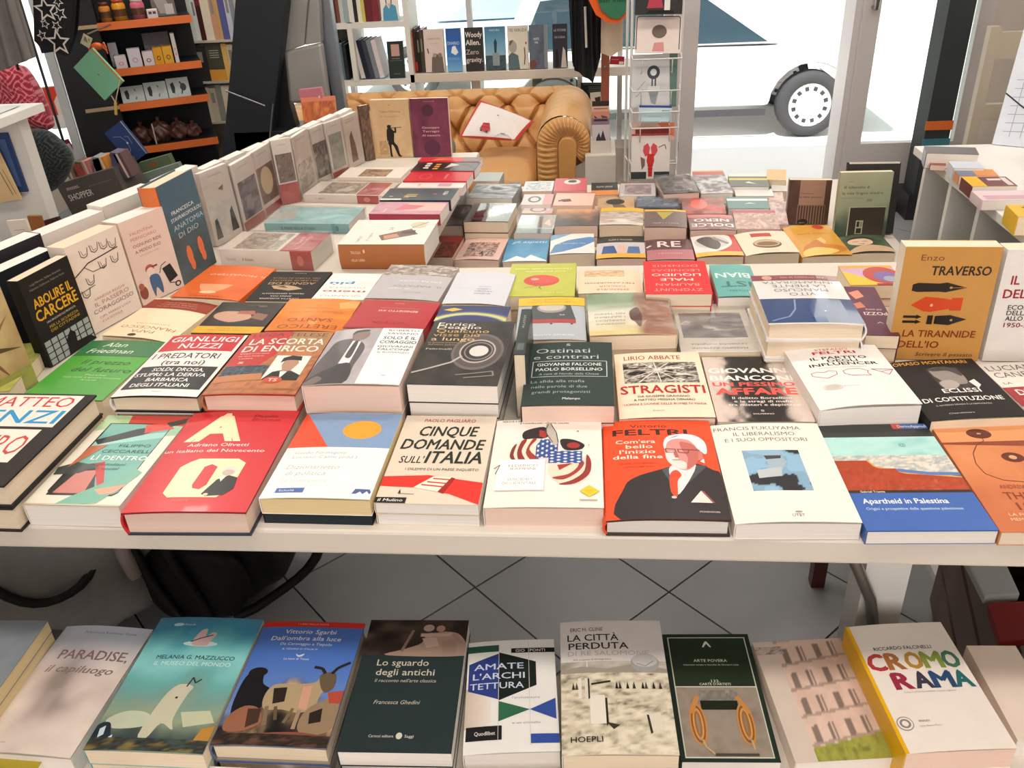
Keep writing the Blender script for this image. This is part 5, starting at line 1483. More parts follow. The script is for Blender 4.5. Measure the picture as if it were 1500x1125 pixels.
lay('face', 'cover with a pale resting face among green leaves', base='#4c5c48', pages='cream', bg=.008, ops=[('g', 0, 0, 1, 1, 24, 22, photo(['#2c3a2c', '#4c6048', '#2a3428'], 3, 4, 4, 2)), ('e', .42, .42, .26, .22, '#d9b89a'), ('p', [(.1, 1), (.2, .76), (.5, .62), (.9, .70), (1, .9), (1, 1)], '#c9a888'), ('l', [(.26, .40), (.38, .42)], .02, '#4a342c'), ('l', [(.46, .42), (.58, .40)], .02, '#4a342c'), ('p', [(.36, .54), (.50, .54), (.43, .60)], '#b06a5c'), ('p', [(.14, .34), (.3, .16), (.6, .14), (.76, .3), (.6, .24), (.3, .26)], '#2a2a20')])
G6 = 'second row on the low back table'
lay('mirror', 'glossy black cover reflecting light on a pile of three', base='#2b2f33', pages='cream', finish='mirror', bg=.002, ops=[('g', 0, 0, 1, 1, 12, 14, photo(['#1c2024', '#343c44', '#20262a'], 3)), ('e', .3, .85, .15, .06, '#7a3a3a')], spine_ops=[])
lay('darkmirror', 'glossy half blue cover with seated figure', base='#8fa0aa', pages='pink', finish='mirror', ops=[('r', 0, 0, 1, .25, '#2c332e'), ('p', [(.05, .3), (.45, .3), (.5, .9), (.2, 1), (0, .9)], '#7a4a42'), ('p', [(.1, .4), (.3, .5), (.2, .8)], '#c99a8c')])
lay('sunset', 'cover with peach sunset sky over grey ground', base='#6a5a54', pages='pink', ops=[('g', 0, 0, 1, 1, 24, 22, lambda u, v: ramp((1 - v) * .9 + (fbm(u * 4, v * 4, 6) - .5) * .7, ['#d9a074', '#a07a64', '#6a5a56', '#5a5250', '#6d6462']))])
lay('yband', 'white and brown cover with yellow head band', base='#d9cfc6', pages='cream', bg=.004, ops=[('g', 0, .1, 1, .8, 20, 18, photo(['#e6ddd4', '#b09a8c', '#cfc2b8', '#8c786c'], 6, 2, 7, 1.8))], band=(.78, 1, '#e4b43a', []))
lay('chart', 'dark brown cover with a yellow green triangle', base='#6a5452', pages='pink', bg=.003, ops=[('g', 0, 0, 1, 1, 18, 18, photo(['#5a4846', '#78605c', '#655250'], 3)), ('p', [(.3, .85), (.72, .85), (.55, .4)], '#b4a43c'), ('t', 'il nero e il giallo', .5, .2, .05, '#d9ccc4', .6), ('r', 0, .9, 1, 1, '#e4b83c')])
lay('dolce', 'photo cover with white capitals, DOLCE NERO, and pink foot', base='#8c5a58', pages='pink', bg=.003, back='#c22c34', ops=[('g', 0, 0, 1, 1, 20, 18, photo(['#7a5a58', '#a07a78', '#6a4a4a', '#b8908c'], 3)), ('t', 'DOLCE', .5, .30, .20, '#ece4de', .9, .03), ('t', 'NERO', .5, .62, .18, '#ece4de', .76, .03), ('r', 0, .8, 1, 1, '#d07a7a')])
lay('palms', 'pale photo cover of fringes under a rose stripe', base='#c9a49a', pages='pink', ops=[('g', 0, 0, 1, .84, 26, 22, photo(['#d9bcb0', '#a88478', '#cfb0a4', '#8c6c64'], 9, 6, 4, 2)), ('r', 0, .84, 1, .98, '#b04a5c')])
lay('wavesA', 'small grey cover at the far left corner of the low table', base='#a8acac', pages='pink')
lay('waves', 'grey cover with swirling silver waves', base='#8c8e92', pages='white', ops=[('g', 0, 0, 1, 1, 30, 26, photo(['#5a5c62', '#a8aaae', '#7a7c82', '#cfd0d2', '#4a4c52'], 15, 2, 7, 2.2))])
lay('leaf1', 'dark leaf patterned cover beside the side arm', base='#4a3a38', pages='pink', ops=[('g', 0, 0, 1, 1, 22, 30, photo(['#3a2c2c', '#6a5654', '#2c2424', '#8c7470'], 15, 5, 7, 2.2))])
lay('glovebk', 'white cover with grey ring glove and pink side', base='#d9d6d4', pages='white', ops=[('r', .0, 0, .3, 1, '#d9a4a8'), ('e', .6, .5, .22, .3, '#6a6e70'), ('e', .6, .5, .14, .2, '#d4d2d0')])
lay('ring', 'white cover with a mauve wreath', base='#dcd4d0', pages='pink', ops=[('e', .5, .5, .28, .36, '#a88c94'), ('e', .5, .5, .2, .26, '#dcd4d0'), ('r', 0, 0, .25, .4, '#d9b8b4')])
lay('pinkdot', 'pale peach cover with small dark bird marks', base='#ecc4b4', back='#d0566a', pages='pink', ops=[('p', [(.55, .3), (.75, .25), (.85, .45), (.6, .5)], '#7a3a40'), ('p', [(.75, .3), (.9, .3), (.88, .42)], '#5a2a30'), ('r', 0, .94, 1, 1, '#d0566a')])
lay('brownwoman', 'ochre cover with a dark haired profile', base='#b08a64', pages='pink', ops=[('g', 0, 0, 1, 1, 18, 14, photo(['#b8946c', '#c9a47c', '#a47c58'], 3)), ('e', .52, .55, .26, .26, '#3a2a24'), ('p', [(.3, .3), (.6, .3), (.55, .0), (.2, 0)], '#7a5844')])
lay('wrapcity', 'wrapped blue photo cover with title across the sky', base='#5a6a80', pages='cream', wrap=True, ops=[('g', 0, .2, 1, 1, 20, 16, photo(['#34465c', '#7a8ca4', '#4c5e74', '#a8b0bc'], 33, 5, 4, 2)), ('r', 0, 0, 1, .2, '#2c3438'), ('t', 'CALIFORNIA', .5, .78, .1, '#cfc8b4', .7)])
lay('redface', 'cover with a red lit face and streaks of grey', base='#8c4a44', pages='pink', ops=[('g', 0, 0, 1, 1, 18, 18, photo(['#7a3c38', '#d0605a', '#8c706c', '#a83c38'], 23, 3, 3, 2)), ('e', .6, .6, .2, .3, '#e0776c')])
lay('tealwhite', 'teal cover with a white band and gull', base='#5a8484', pages='white', ops=[('r', 0, .66, 1, .84, '#e6e8e4'), ('p', [(.3, .4), (.45, .5), (.6, .38), (.46, .42)], '#e6e8e4')])
lay('pinkright', 'narrow pinkish cover at the right end of the rows', base='#c9a8a0', pages='pink', ops=[('g', 0, 0, 1, 1, 10, 30, photo(['#c9a8a4', '#a88a88', '#dcc4bc', '#b06a74'], 3, 2, 7, 2))])
lay('purplepile', 'small purple edged cover near the silver waves', base='#6a4a6a', pages='pink')
lay('white8', 'white cover with blue grey pattern, far left of last row', base='#dcdce0', pages='pink', ops=[('g', .1, .1, .9, .9, 20, 16, photo(['#dcdce0', '#a4acb8', '#e4e2e0', '#8c98a8'], 3, 6, 5, 2))])
lay('pink8', 'coral pink cover with round white emblem', base='#d0606a', pages='pink', ops=[('e', .45, .7, .26, .2, '#e8dcd4'), ('e', .45, .74, .14, .1, '#3a2c2c'), ('r', .3, .9, .6, .96, '#2c2424')])
lay('black8', 'black cover over orange foot with pale title', base='#2c2c2c', pages='pink', ops=[('r', 0, 0, 1, .38, '#d98a44'), ('t', 'SPORT AUTO', .5, .66, .12, '#cfc8b0', .6, .02)])
lay('wrap8', 'wrapped white cover with mauve photo panel', base='#e0d8d4', pages='white', wrap=True, ops=[('g', .12, .1, .88, .8, 20, 18, photo(['#a88c94', '#c9b0b4', '#8c7078', '#b8a0a4'], 3, 4, 4, 2)), ('r', 0, .9, 1, 1, '#8c4a44')])
lay('man8', 'wrapped charcoal cover with dark moustached portrait', base='#4a4244', pages='pink', wrap=True, ops=[('g', 0, 0, 1, 1, 20, 26, photo(['#2c2628', '#5a5052', '#8c8284', '#3a3234'], 3, 4, 4, 2)), ('t', 'BARRIE', .4, .2, .05, '#d9d0d0', .5), ('p', [(.3, .5), (.6, .6), (.3, .66)], '#b8a8a4')])
lay('redgrey8', 'grey cover with red far end beside the portrait', base='#8c8084', pages='white', ops=[('g', 0, 0, 1, .8, 18, 26, photo(['#8c8084', '#d0ccd0', '#5c5256', '#b0a8ac'], 43, 2, 5, 2.2)), ('r', 0, .80, 1, .95, '#b0444c'), ('r', 0, .95, 1, 1, '#e0a040')])
lay('yellowline8', 'dark cover crossed by a yellow stripe', base='#4c504c', pages='white', ops=[('r', 0, .8, 1, 1, '#dcd8cc'), ('r', 0, .5, 1, .66, '#c9b83c'), ('p', [(.3, .2), (.6, .3), (.5, .4)], '#d0ccc4')])
lay('white9', 'plain white cover in front of the yellow striped one', base='#e6e2de', pages='white')
lay('orange9', 'light orange cover at the far right corner', base='#d9a864', pages='cream')
lay('white10', 'pale book beside the brown standing one, far right', base='#dcd8d4', pages='cream')

# ================================================================== BOOKS ON THE LOW SHELF
lay('stripes', 'blue grey book topping a pile at the shelf end', base='#7f8890', pages='yellow', finish='matt', ops=[('g', 0, 0, 1, 1, 12, 14, photo(['#76808a', '#8c949a', '#7a848c'], 3))])


def dream(u, v):
    t = fbm(u * 2.4, v * 3, 6, 3)
    a = ramp((t - .5) * 1.2 + .35 + .45 * u * v, ['#9c8f86', '#cdbab4', '#e2d2c8', '#f0e2d6', '#e8c9ac'])
    b = ramp(np.clip(1 - v * 1.6, 0, 1), ['#d8c8c4', '#c5cbd8', '#c8d0e0'])
    m = np.clip(1.2 - v * 3, 0, 1)[..., None]
    return b * m + a * (1 - m)


lay('paradise', 'hazy pink and cream cover with faded grey italic title', base='#dccbc0', pages='white', bg=.006, ops=[
    ('g', 0, 0, 1, 1, 30, 40, dream), ('t', 'Francesca Kirchner Forte', .58, .06, .020, '#6d7884', .58), ('t', 'PARADISE,', .56, .255, .075, '#8d7a76', .76, .022), ('t', 'PARADISE,', .56, .255, .075, '#8d6d6a', .76, .012), ('t', 'il capiluogo', .52, .375, .055, '#86756f', .72, .02, .3), ('t', 'romanzo', .22, .93, .015, '#a89684', .14)])


def alien(u, v):
    t = (fbm(u * 3, v * 4, 16, 4) - .5) * .5
    return ramp(np.clip(v + t * .5, 0, 1), ['#4f7f9c', '#3f8fae', '#6fbfc6', '#8fd6d4', '#6fb6b4', '#7fa49a', '#9aab8e', '#4c5b58', '#2b3438'])


lay('museo', 'turquoise cover of a dreamlike painted landscape', base='#6fb0b4', pages='cream', bg=.004, ops=[
    ('g', 0, 0, 1, 1, 40, 50, alien), ('e', .52, .225, .16, .022, '#cfe4e2'), ('p', [(.44, .23), (.46, .13), (.52, .10), (.54, .17), (.58, .13), (.63, .14), (.60, .2), (.58, .24)], '#d8b8b4'), ('l', [(.42, .21), (.5, .18), (.6, .15)], .012, '#2c3c44'),
    ('e', .22, .065, .05, .014, '#b8dce2'), ('t', 'Einaudi', .33, .065, .012, '#dceaee', .1), ('t', 'MELANIA G. MAZZUCCO', .54, .335, .030, '#22424a', .72, .014), ('t', 'IL MUSEO DEL MONDO', .54, .385, .030, '#cfeeee', .70, .01),
    ('p', [(.40, .90), (.44, .66), (.50, .56), (.58, .54), (.66, .56), (.64, .62), (.62, .78), (.66, .86), (.54, .82), (.48, .92)], '#d0cdb4'), ('l', [(.60, .56), (.62, .49), (.66, .53), (.70, .50)], .014, '#3a4438'), ('e', .56, .64, .012, .008, '#2c3430'),
    ('p', [(.05, .80), (.2, .74), (.40, .76), (.42, .84), (.16, .86)], '#c9d0b8'), ('p', [(.66, .74), (.9, .72), (.98, .80), (.74, .84)], '#ccd0b0'), ('p', [(.9, .84), (1, .82), (1, .96), (.86, .96)], '#c08c3c'),
    ('p', [(0, .84), (.1, .82), (.16, .9), (.2, .97), (0, 1)], '#26323c'), ('p', [(.04, .86), (.08, .84), (.1, .90), (.06, .92)], '#cfe0e6'), ('p', [(.14, .93), (.18, .90), (.2, .95), (.16, .97)], '#cfe0e6'), ('g', 0, .92, 1, 1, 26, 6, photo(['#2a3436', '#4a5850', '#22282c', '#8a7a48'], 5, 8, 2, 2))])


def goatsky(u, v):
    t = (fbm(u * 4, v * 5, 26, 4) - .5)
    base = ramp(np.clip(v * 1.0, 0, 1), ['#4a6cb4', '#4f78c8', '#6d8fd0', '#8fa0bc'])
    gr = ramp(t * 2.2 + .5, ['#1c1a1a', '#3c342e', '#8c7358', '#5a4a3a', '#c9a880'])
    m = np.clip((v - .60 - .10 * np.sin(u * 7 + 1) + t * .3) * 9, 0, 1)[..., None]
    return base * (1 - m) + gr * m


lay('goats', 'blue jacket with red head strip and painted goats', hard=True, base='#3f62b0', spine='#5a6a80', back='#8c8478', edge='#5a6a80', pages='cream', bg=.003, ops=[
    ('g', 0, 0, 1, 1, 44, 56, goatsky), ('r', 0, 0, 1, .05, '#c93126'), ('t', 'I LIBRI DELLA NAVE', .50, .025, .014, '#f0a898', .30), ('t', 'Vittorio Sgarbi', .50, .095, .036, '#e8e4e6', .50, .006, .1), ('t', "Dall'ombra alla luce", .48, .155, .036, '#e8e4e6', .68, .006, .1),
    ('t', 'Da Caravaggio a Tiepolo', .50, .205, .022, '#dfe0ea', .50, 0, .1), ('t', 'IL TESORO D ITALIA IV', .46, .25, .014, '#dfe0ea', .34), ('p', [(.44, .29), (.47, .305), (.52, .29), (.50, .315), (.46, .315)], '#e8e4e6'), ('t', 'La nave di Teseo', .46, .335, .017, '#e8e4e6', .24),
    ('p', [(.04, .72), (.04, .52), (.10, .44), (.20, .44), (.24, .54), (.34, .60), (.30, .74), (.1, .80)], '#1c1c22'), ('e', .15, .45, .09, .04, '#241f22'),
    ('p', [(.30, .64), (.36, .55), (.58, .54), (.72, .52), (.76, .46), (.84, .46), (.86, .54), (.80, .62), (.78, .72), (.66, .76), (.5, .74), (.34, .74)], '#b8a27e'), ('p', [(.36, .58), (.48, .57), (.50, .68), (.40, .70)], '#2c2620'), ('p', [(.62, .56), (.70, .55), (.72, .74), (.64, .72)], '#d9a48c'),
    ('p', [(.74, .47), (.80, .44), (.88, .45), (.90, .55), (.84, .60), (.78, .56)], '#6d5d48'), ('l', [(.78, .45), (.74, .41), (.66, .40)], .03, '#2c2826'), ('l', [(.84, .45), (.88, .40), (.98, .35)], .03, '#2c2826'),
    ('l', [(.36, .72), (.40, .86)], .035, '#8a745c'), ('l', [(.66, .74), (.66, .88)], .035, '#a89074'), ('l', [(.60, .73), (.56, .84)], .03, '#7d6850'), ('l', [(.44, .72), (.48, .82)], .03, '#6a5844'),
    ('p', [(.04, .80), (.16, .72), (.30, .74), (.36, .84), (.24, .90), (.06, .90)], '#a06a50'), ('p', [(.20, .74), (.32, .74), (.34, .84), (.24, .88)], '#4a3428'), ('p', [(.72, .74), (.90, .64), (1, .70), (1, .86), (.84, .92), (.70, .88)], '#9c8468'), ('p', [(.76, .76), (.86, .72), (.88, .82), (.78, .84)], '#2c2420'), ('p', [(.86, .60), (1, .58), (1, .68), (.9, .68)], '#b8503c'),
    ('p', [(.3, .93), (.7, .90), (1, .93), (1, .96), (.4, .97)], '#8d5244'), ('g', 0, .92, 1, 1, 26, 6, photo(['#2a2220', '#4a3a30', '#22201e', '#6a4a3c'], 5, 8, 2, 2))])


def statues(u, v):
    t = (fbm(u * 5, v * 4, 36, 4) - .5)
    return ramp(t * 1.2 + .30 + .12 * u, ['#1c1614', '#3a2e28', '#5a483e', '#8c7468'])


lay('sguardo', 'dark teal cover with sepia marble group above title', base='#263436', pages='white', bg=.0, finish='matt', hard=False, ops=[
    ('g', 0, 0, 1, .30, 36, 14, statues), ('p', [(.24, .30), (.40, .25), (.56, .20), (.60, .12), (.70, .11), (.80, .10), (.92, .12), (1, .20), (1, .30)], '#b09484'), ('e', .61, .07, .055, .03, '#b89c8c'), ('e', .73, .075, .045, .028, '#b09080'),
    ('l', [(.66, .14), (.54, .13), (.78, .13), (.86, .12)], .04, '#c2a898'), ('p', [(.56, .16), (.70, .15), (.74, .22), (.62, .24)], '#c8ac9a'), ('p', [(.76, .18), (.90, .16), (.92, .28), (.78, .28)], '#a88c7c'), ('l', [(.38, .27), (.42, .18), (.46, .09)], .03, '#8d7466'), ('l', [(.86, .12), (.96, .2)], .04, '#a88c7c'),
    ('t', 'Lo sguardo', .42, .36, .048, '#d4cdb8', .50, .006), ('t', 'degli antichi', .46, .435, .048, '#d4cdb8', .56, .006), ('t', "Il racconto nell'arte classica", .48, .50, .024, '#c4bfae', .58, .0, .2), ('t', 'Francesca Ghedini', .44, .66, .028, '#c4bfae', .42, .004, .25), ('t', 'Carocci editore', .36, .895, .018, '#d8d4c6', .22, .006), ('e', .52, .893, .028, .022, '#d8d4c6'), ('t', 'Saggi', .61, .895, .018, '#d8d4c6', .08, .006)])
lay('archi', 'white cover with blue and black hexagon title shape', base='#eeece8', pages='white', bg=.003, finish='matt', ops=[
    ('g', 0, .45, .28, .80, 10, 10, lambda u, v: ramp(u * .8 + .1, ['#cbb8a4', '#e0d2c4', '#efe9e2'])),
    ('r', 0, .045, .36, .11, '#2e5a48'), ('p', [(.02, .22), (.36, .13), (.36, .56), (.02, .47)], '#2c3f86'), ('p', [(.36, .12), (.78, .22), (.78, .44), (.36, .57)], '#16201c'), ('r', .50, .085, 1, .13, '#14161a'), ('t', 'GIO   PONTI', .72, .108, .026, '#ece6dc', .34, .01),
    ('t', 'AMATE', .36, .255, .055, '#cfd6ea', .56, .012), ('t', "L'ARCHI", .36, .345, .055, '#cfd6ea', .58, .012), ('t', 'TETTURA', .34, .435, .055, '#cfd6ea', .60, .012),
    ('p', [(.36, .575), (.70, .655), (.36, .75)], '#2f6a4c'), ('p', [(.98, .56), (.70, .655), (.98, .74)], '#34509c'), ('t', "l'architettura", .66, .55, .018, '#8c98a4', .30), ('t', 'e un cristallo', .66, .765, .018, '#8c98a4', .30),
    ('r', .02, .785, .40, .90, '#191a1c'), ('t', 'Quodlibet', .22, .843, .030, '#ece6dc', .22, .008), ('r', .70, .86, 1, .935, '#3350a0'),
    ('l', [(.36, .04), (.36, .9)], .006, '#d9d4cc'), ('l', [(.70, .02), (.70, .95)], .006, '#d9d4cc')])


def ruins(u, v):
    t = (fbm(u * 13, v * 24, 46, 4) - .5)
    return ramp(t * 1.5 + .62 + .10 * v, ['#3a342c', '#9a907e', '#cfc4ac', '#e2d8c0', '#efe6d2'])


lay('citta', 'sepia cover of desert ruins with floating stone', base='#efe8da', pages='cream', bg=.004, ops=[
    ('r', 0, 0, 1, .42, '#e6dfdc'), ('g', 0, .34, 1, .46, 26, 10, photo(['#9c9488', '#cfc8bc', '#b0a89c'], 7, 4, 2)), ('g', 0, .42, 1, 1, 50, 50, ruins), ('p', [(0, .40), (.2, .38), (.45, .40), (.7, .36), (1, .40), (1, .43), (0, .43)], '#a39a8e'),
    ('t', 'ERIC H. CLINE', .26, .075, .030, '#55504e', .32, .006), ('t', 'LA CITTÀ', .32, .145, .052, '#2e2c2e', .50, .012), ('t', 'PERDUTA', .37, .215, .052, '#2e2c2e', .58, .012), ('t', 'DI RE SALOMONE', .46, .275, .036, '#bfb6ae', .78, -.006), ('t', 'Alla scoperta di Armageddon', .30, .325, .014, '#8d857c', .36),
    ('e', .80, .355, .135, .075, '#a8a6a4'), ('e', .80, .335, .12, .052, '#c9c7c4'), ('l', [(.72, .36), (.8, .38), (.88, .34)], .008, '#8a8886'),
    ('r', .26, .60, .40, .80, '#f0eadb'), ('p', [(.40, .62), (.42, .62), (.42, .80), (.40, .82)], '#2e2820'), ('p', [(.40, .79), (.52, .81), (.46, .84)], '#3a3428'), ('p', [(.76, .74), (.88, .72), (.90, .84), (.78, .85)], '#e6dfcc'), ('p', [(.76, .74), (.78, .74), (.80, .86), (.78, .87)], '#3a3428'),
    ('r', .16, .47, .19, .62, '#efe9da'), ('r', .22, .47, .25, .63, '#e6dfce'), ('p', [(.25, .47), (.265, .48), (.265, .62), (.25, .63)], '#2e2820')] + [
    ('p', [(x, .555), (x + .015, .50), (x + .03, .555)], c) for x, c in ((.10, '#3a332a'), (.13, '#5a5040'), (.50, '#2e2820'), (.53, '#3a332a'), (.56, '#ece4d2'), (.60, '#2e2820'), (.63, '#ece4d2'), (.66, '#3a332a'), (.74, '#2e2820'), (.77, '#5a5040'), (.80, '#ece4d2'), (.84, '#2e2820'), (.90, '#3a332a'))] + [
    ('l', [(.28, .52), (.46, .50)], .02, '#2e2820'), ('t', 'HOEPLI', .22, .905, .036, '#2e2a26', .28, .008)])


def concrete(u, v):
    return ramp((fbm(u * 5, v * 5, 56, 4) - .5) * 1.0 + .5, ['#7a6e62', '#9c8f80', '#8a7e70'])


_rope = []
for _s, _cx in ((-1, .26), (1, .72)):
    for _q in range(4):
        _a, _bb = .080 - .018 * _q, .150 - .02 * _q
        _rope.append(('l', [(_cx + _a * math.cos(t * math.pi / 8) + _s * .02, .735 + _bb * math.sin(t * math.pi / 8)) for t in range(17)], .020, ['#c98a48', '#8c5a2c', '#d69a58', '#a06c36'][_q]))
lay('povera', 'dark green cover with tan rope photograph', base='#1f2c22', pages='white', finish='matt', ops=[
    ('r', .05, .03, .95, .975, '#cdd0c0'), ('r', .062, .037, .938, .966, '#22301f'), ('g', .062, .455, .938, .966, 34, 30, concrete), ('r', .062, .447, .938, .455, '#cdd0c0'),
    ('p', [(.44, .115), (.49, .065), (.54, .115), (.52, .115), (.49, .09), (.46, .115)], '#d8dccc'), ('t', 'ARTE POVERA', .50, .235, .022, '#d8dccc', .38, .008), ('t', 'Interviste curate e raccolte da Giovanni Lista', .50, .27, .013, '#c2c8b8', .62, .004), ('t', '.132.', .50, .405, .020, '#d8dccc', .12, .006), ('t', "CARTE D'ARTISTI", .50, .43, .018, '#d8dccc', .34, .008),
    ('r', .30, .56, .70, .63, '#1c2014'), ('r', .30, .48, .72, .56, '#8d877c'), ('g', .30, .48, .72, .56, 18, 5, photo(['#a09a90', '#77716a', '#8d877c'], 4, 8, 2, 2))] + _rope + [
    ('l', [(.28, .53), (.22, .60), (.19, .66)], .05, '#c98a48'), ('l', [(.70, .53), (.76, .60), (.80, .66)], .05, '#c98a48'), ('l', [(.26, .85), (.28, .90), (.36, .95)], .02, '#c9a878'), ('l', [(.76, .85), (.77, .92)], .02, '#c9a878'), ('r', .36, .945, .8, .962, '#4a443c')])


def flats(u, v):
    r = fbm(u * 8, v * 10, 66, 3)
    c = ramp(r * .6 + .2, ['#c9a898', '#e2c4b4', '#efd6c6'])
    w = (np.mod(u * 4.4 + .3, 1) > .55) & (np.mod(v * 4.6 + u * .4, 1) > .42) & (np.mod(u * 17.6, 1) > .25)
    c[w] = c[w] * .34
    e = np.mod(v * 4.6 + u * .4, 1) < .10
    c[e] = c[e] * .6
    gmask = v > .80 + .10 * (1 - u)
    g = ramp(fbm(u * 12, v * 14, 6), ['#5a6428', '#a8a84c', '#7a7c34'])
    c[gmask] = g[gmask]
    return c


lay('facade', 'cover with a sepia photograph of balconied flats', base='#e2d4c6', pages='white', finish='matt', ops=[
    ('g', .22, .0, 1, 1, 46, 60, flats), ('r', 0, .0, .22, 1, '#d9c9bb'), ('g', .0, .05, .3, .12, 10, 6, photo(['#4a403c', '#d9c9bb', '#7a6e66'], 3, 5, 3, 2))])
_cr = [('C', '#b33a3c'), ('R', '#a8693a'), ('O', '#b88a34'), ('M', '#8a9a48'), ('O', '#4a7a62')]
_ra = [('R', '#9c2c44'), ('A', '#3c3a4a'), ('M', '#2c4c74'), ('A', '#2a6a6c')]
lay('cromo', 'thick white book with rainbow capitals and yellow spine', base='#efe6dc', spine='#e8b000', edge='#efe6dc', pages='pink', bg=.003, ops=[
    ('r', 0, 0, .035, 1, '#ebb208'), ('t', 'RICCARDO FALCINELLI', .46, .215, .028, '#3a3432', .58, .014)] + [
    ('t', c, .13 + .185 * i, .325, .13, col, .155 if c != 'M' else .18, .055) for i, (c, col) in enumerate(_cr)] + [
    ('t', c, .29 + .195 * i, .485, .125, col, .165 if c != 'M' else .19, .055) for i, (c, col) in enumerate(_ra)] + [
    ('t', 'Come il colore ha cambiato il nostro sguardo', .50, .575, .014, '#b8aaa0', .50), ('e', .12, .80, .075, .05, '#9a938c'), ('e', .12, .80, .066, .043, '#efe6dc'), ('e', .12, .80, .05, .033, '#8d867e'), ('e', .12, .80, .03, .02, '#efe6dc'), ('t', 'EINAUDI', .30, .79, .013, '#5a524c', .10), ('t', 'Stile libero Extra', .34, .825, .012, '#a89c92', .2)])
lay('white11', 'pale book at the right end partly behind rainbow title', base='#ead9cb', pages='white')

# ================================================================== STANDING BOOKS
prop('star', 'standing cover with brown star pattern, nearest left', base='#a8875a', finish='gloss', ops=[
    ('g', 0, 0, 1, 1, 30, 40, photo(['#b89868', '#c9ae7e', '#a88658'], 3, 3, 3))] + [('p', [(.5, .5), (.5 + .5 * math.cos(a), .5 + .42 * math.sin(a)), (.5 + .2 * math.cos(a + .3), .5 + .16 * math.sin(a + .3))], c) for a, c in zip([i * .785 + .3 for i in range(8)], ['#5a4632', '#8c5a40', '#54584a', '#6b4a36', '#3f4a3c', '#7d5038', '#5b5c48', '#8c6a4a'])] + [('g', .0, .80, 1, 1, 20, 6, photo(['#8c9a4a', '#a8a85a', '#7a7a40'], 3))])
prop('carcere', 'black standing book with big yellow capitals', base='#1e1c18', spine='#1a1814', pages='cream', finish='matt', ops=[
    ('t', 'Luigi Manconi, Stefano Anastasia', .48, .10, .022, '#8d8c80', .62), ('t', 'Valentina Calderone, Federica Resta', .48, .15, .022, '#8d8c80', .7), ('t', 'ABOLIRE IL', .5, .30, .10, '#dfa628', .78, .03), ('t', 'CARCERE', .5, .435, .115, '#dfa628', .84, .03), ('t', 'UNA RAGIONEVOLE PROPOSTA', .52, .54, .022, '#cfc8b4', .6), ('t', 'PER LA SICUREZZA', .54, .60, .03, '#b8983c', .6, .01), ('t', 'DEI CITTADINI', .54, .645, .03, '#b8983c', .6, .01)] + [
    ('r', .04 + .135 * i, .72 + .07 * j, .155 + .135 * i, .78 + .07 * j, '#9ea8a4') for i in range(7) for j in range(4)] + [('p', [(.40, 1), (.44, .82), (.56, .74), (.64, .80), (.62, .90), (.9, .92), (1, 1)], '#141412')])
_birds = []
for _x, _y in ((.30, .14), (.50, .13), (.68, .14), (.84, .17), (.56, .33), (.80, .33), (.26, .44), (.12, .55)):
    _birds.append(('l', [(_x - .08, _y - .05), (_x - .075, _y + .02), (_x - .02, _y + .045), (_x + .04, _y + .03), (_x + .075, _y - .05)], .012, '#3c3634'))
    _birds.append(('l', [(_x - .05, _y - .04), (_x - .03, _y + .02), (_x + .03, _y + .01)], .008, '#5a524e'))
prop('passero', 'cream standing book with ink birds on branches', base='#e8d9cb', pages='cream', finish='matt', ops=_birds + [
    ('l', [(.0, .34), (.14, .30), (.30, .25), (.9, .22)], .016, '#3c3634'), ('l', [(.22, .28), (.34, .36), (.6, .36)], .01, '#3c3634'), ('l', [(.0, .52), (.3, .50)], .01, '#3c3634'),
    ('t', 'VANESSA ROGHI', .50, .65, .03, '#c08a84', .6), ('t', 'IL PASSERO', .52, .71, .045, '#c08a84', .68), ('t', 'CORAGGIOSO', .52, .78, .045, '#9a7a74', .8), ('t', 'CIPI, MARIO LODI', .5, .86, .026, '#c08a84', .62), ('t', 'E LA SCUOLA', .42, .91, .026, '#c08a84', .4)])
prop('ognuno', 'pinkish standing book with cartoon man and pushchair', base='#e2c8bb', pages='white', finish='matt', ops=[
    ('t', 'VALENTINA', .42, .17, .034, '#c0746e', .54), ('t', 'PERNICIARO', .44, .235, .034, '#c0746e', .58), ('t', 'OGNUNO RIDE', .48, .315, .036, '#7a5a54', .64, .006), ('t', 'A MODO SUO', .46, .385, .036, '#7a5a54', .58, .006), ('t', 'Storia di un bambino irresistibile', .46, .44, .014, '#a88880', .44),
    ('e', .36, .62, .10, .05, '#b8604c'), ('r', .30, .60, .54, .62, '#8c3a34'), ('e', .36, .66, .09, .055, '#e8d0c0'), ('p', [(.30, .72), (.50, .72), (.54, .86), (.50, .96), (.40, .86), (.32, .96)], '#4a6484'), ('p', [(.62, .68), (.82, .66), (.92, .84), (.70, .88)], '#2c2a2a'), ('l', [(.54, .72), (.62, .64), (.74, .62)], .014, '#2c2a2a'), ('l', [(.7, .88), (.92, .92)], .014, '#2c2a2a'), ('e', .88, .93, .07, .035, '#2c2a2a'), ('e', .88, .93, .04, .02, '#e2c8bb'), ('e', .1, .86, .09, .08, '#8a4a40'), ('e', .08, .78, .06, .04, '#a8604c')])
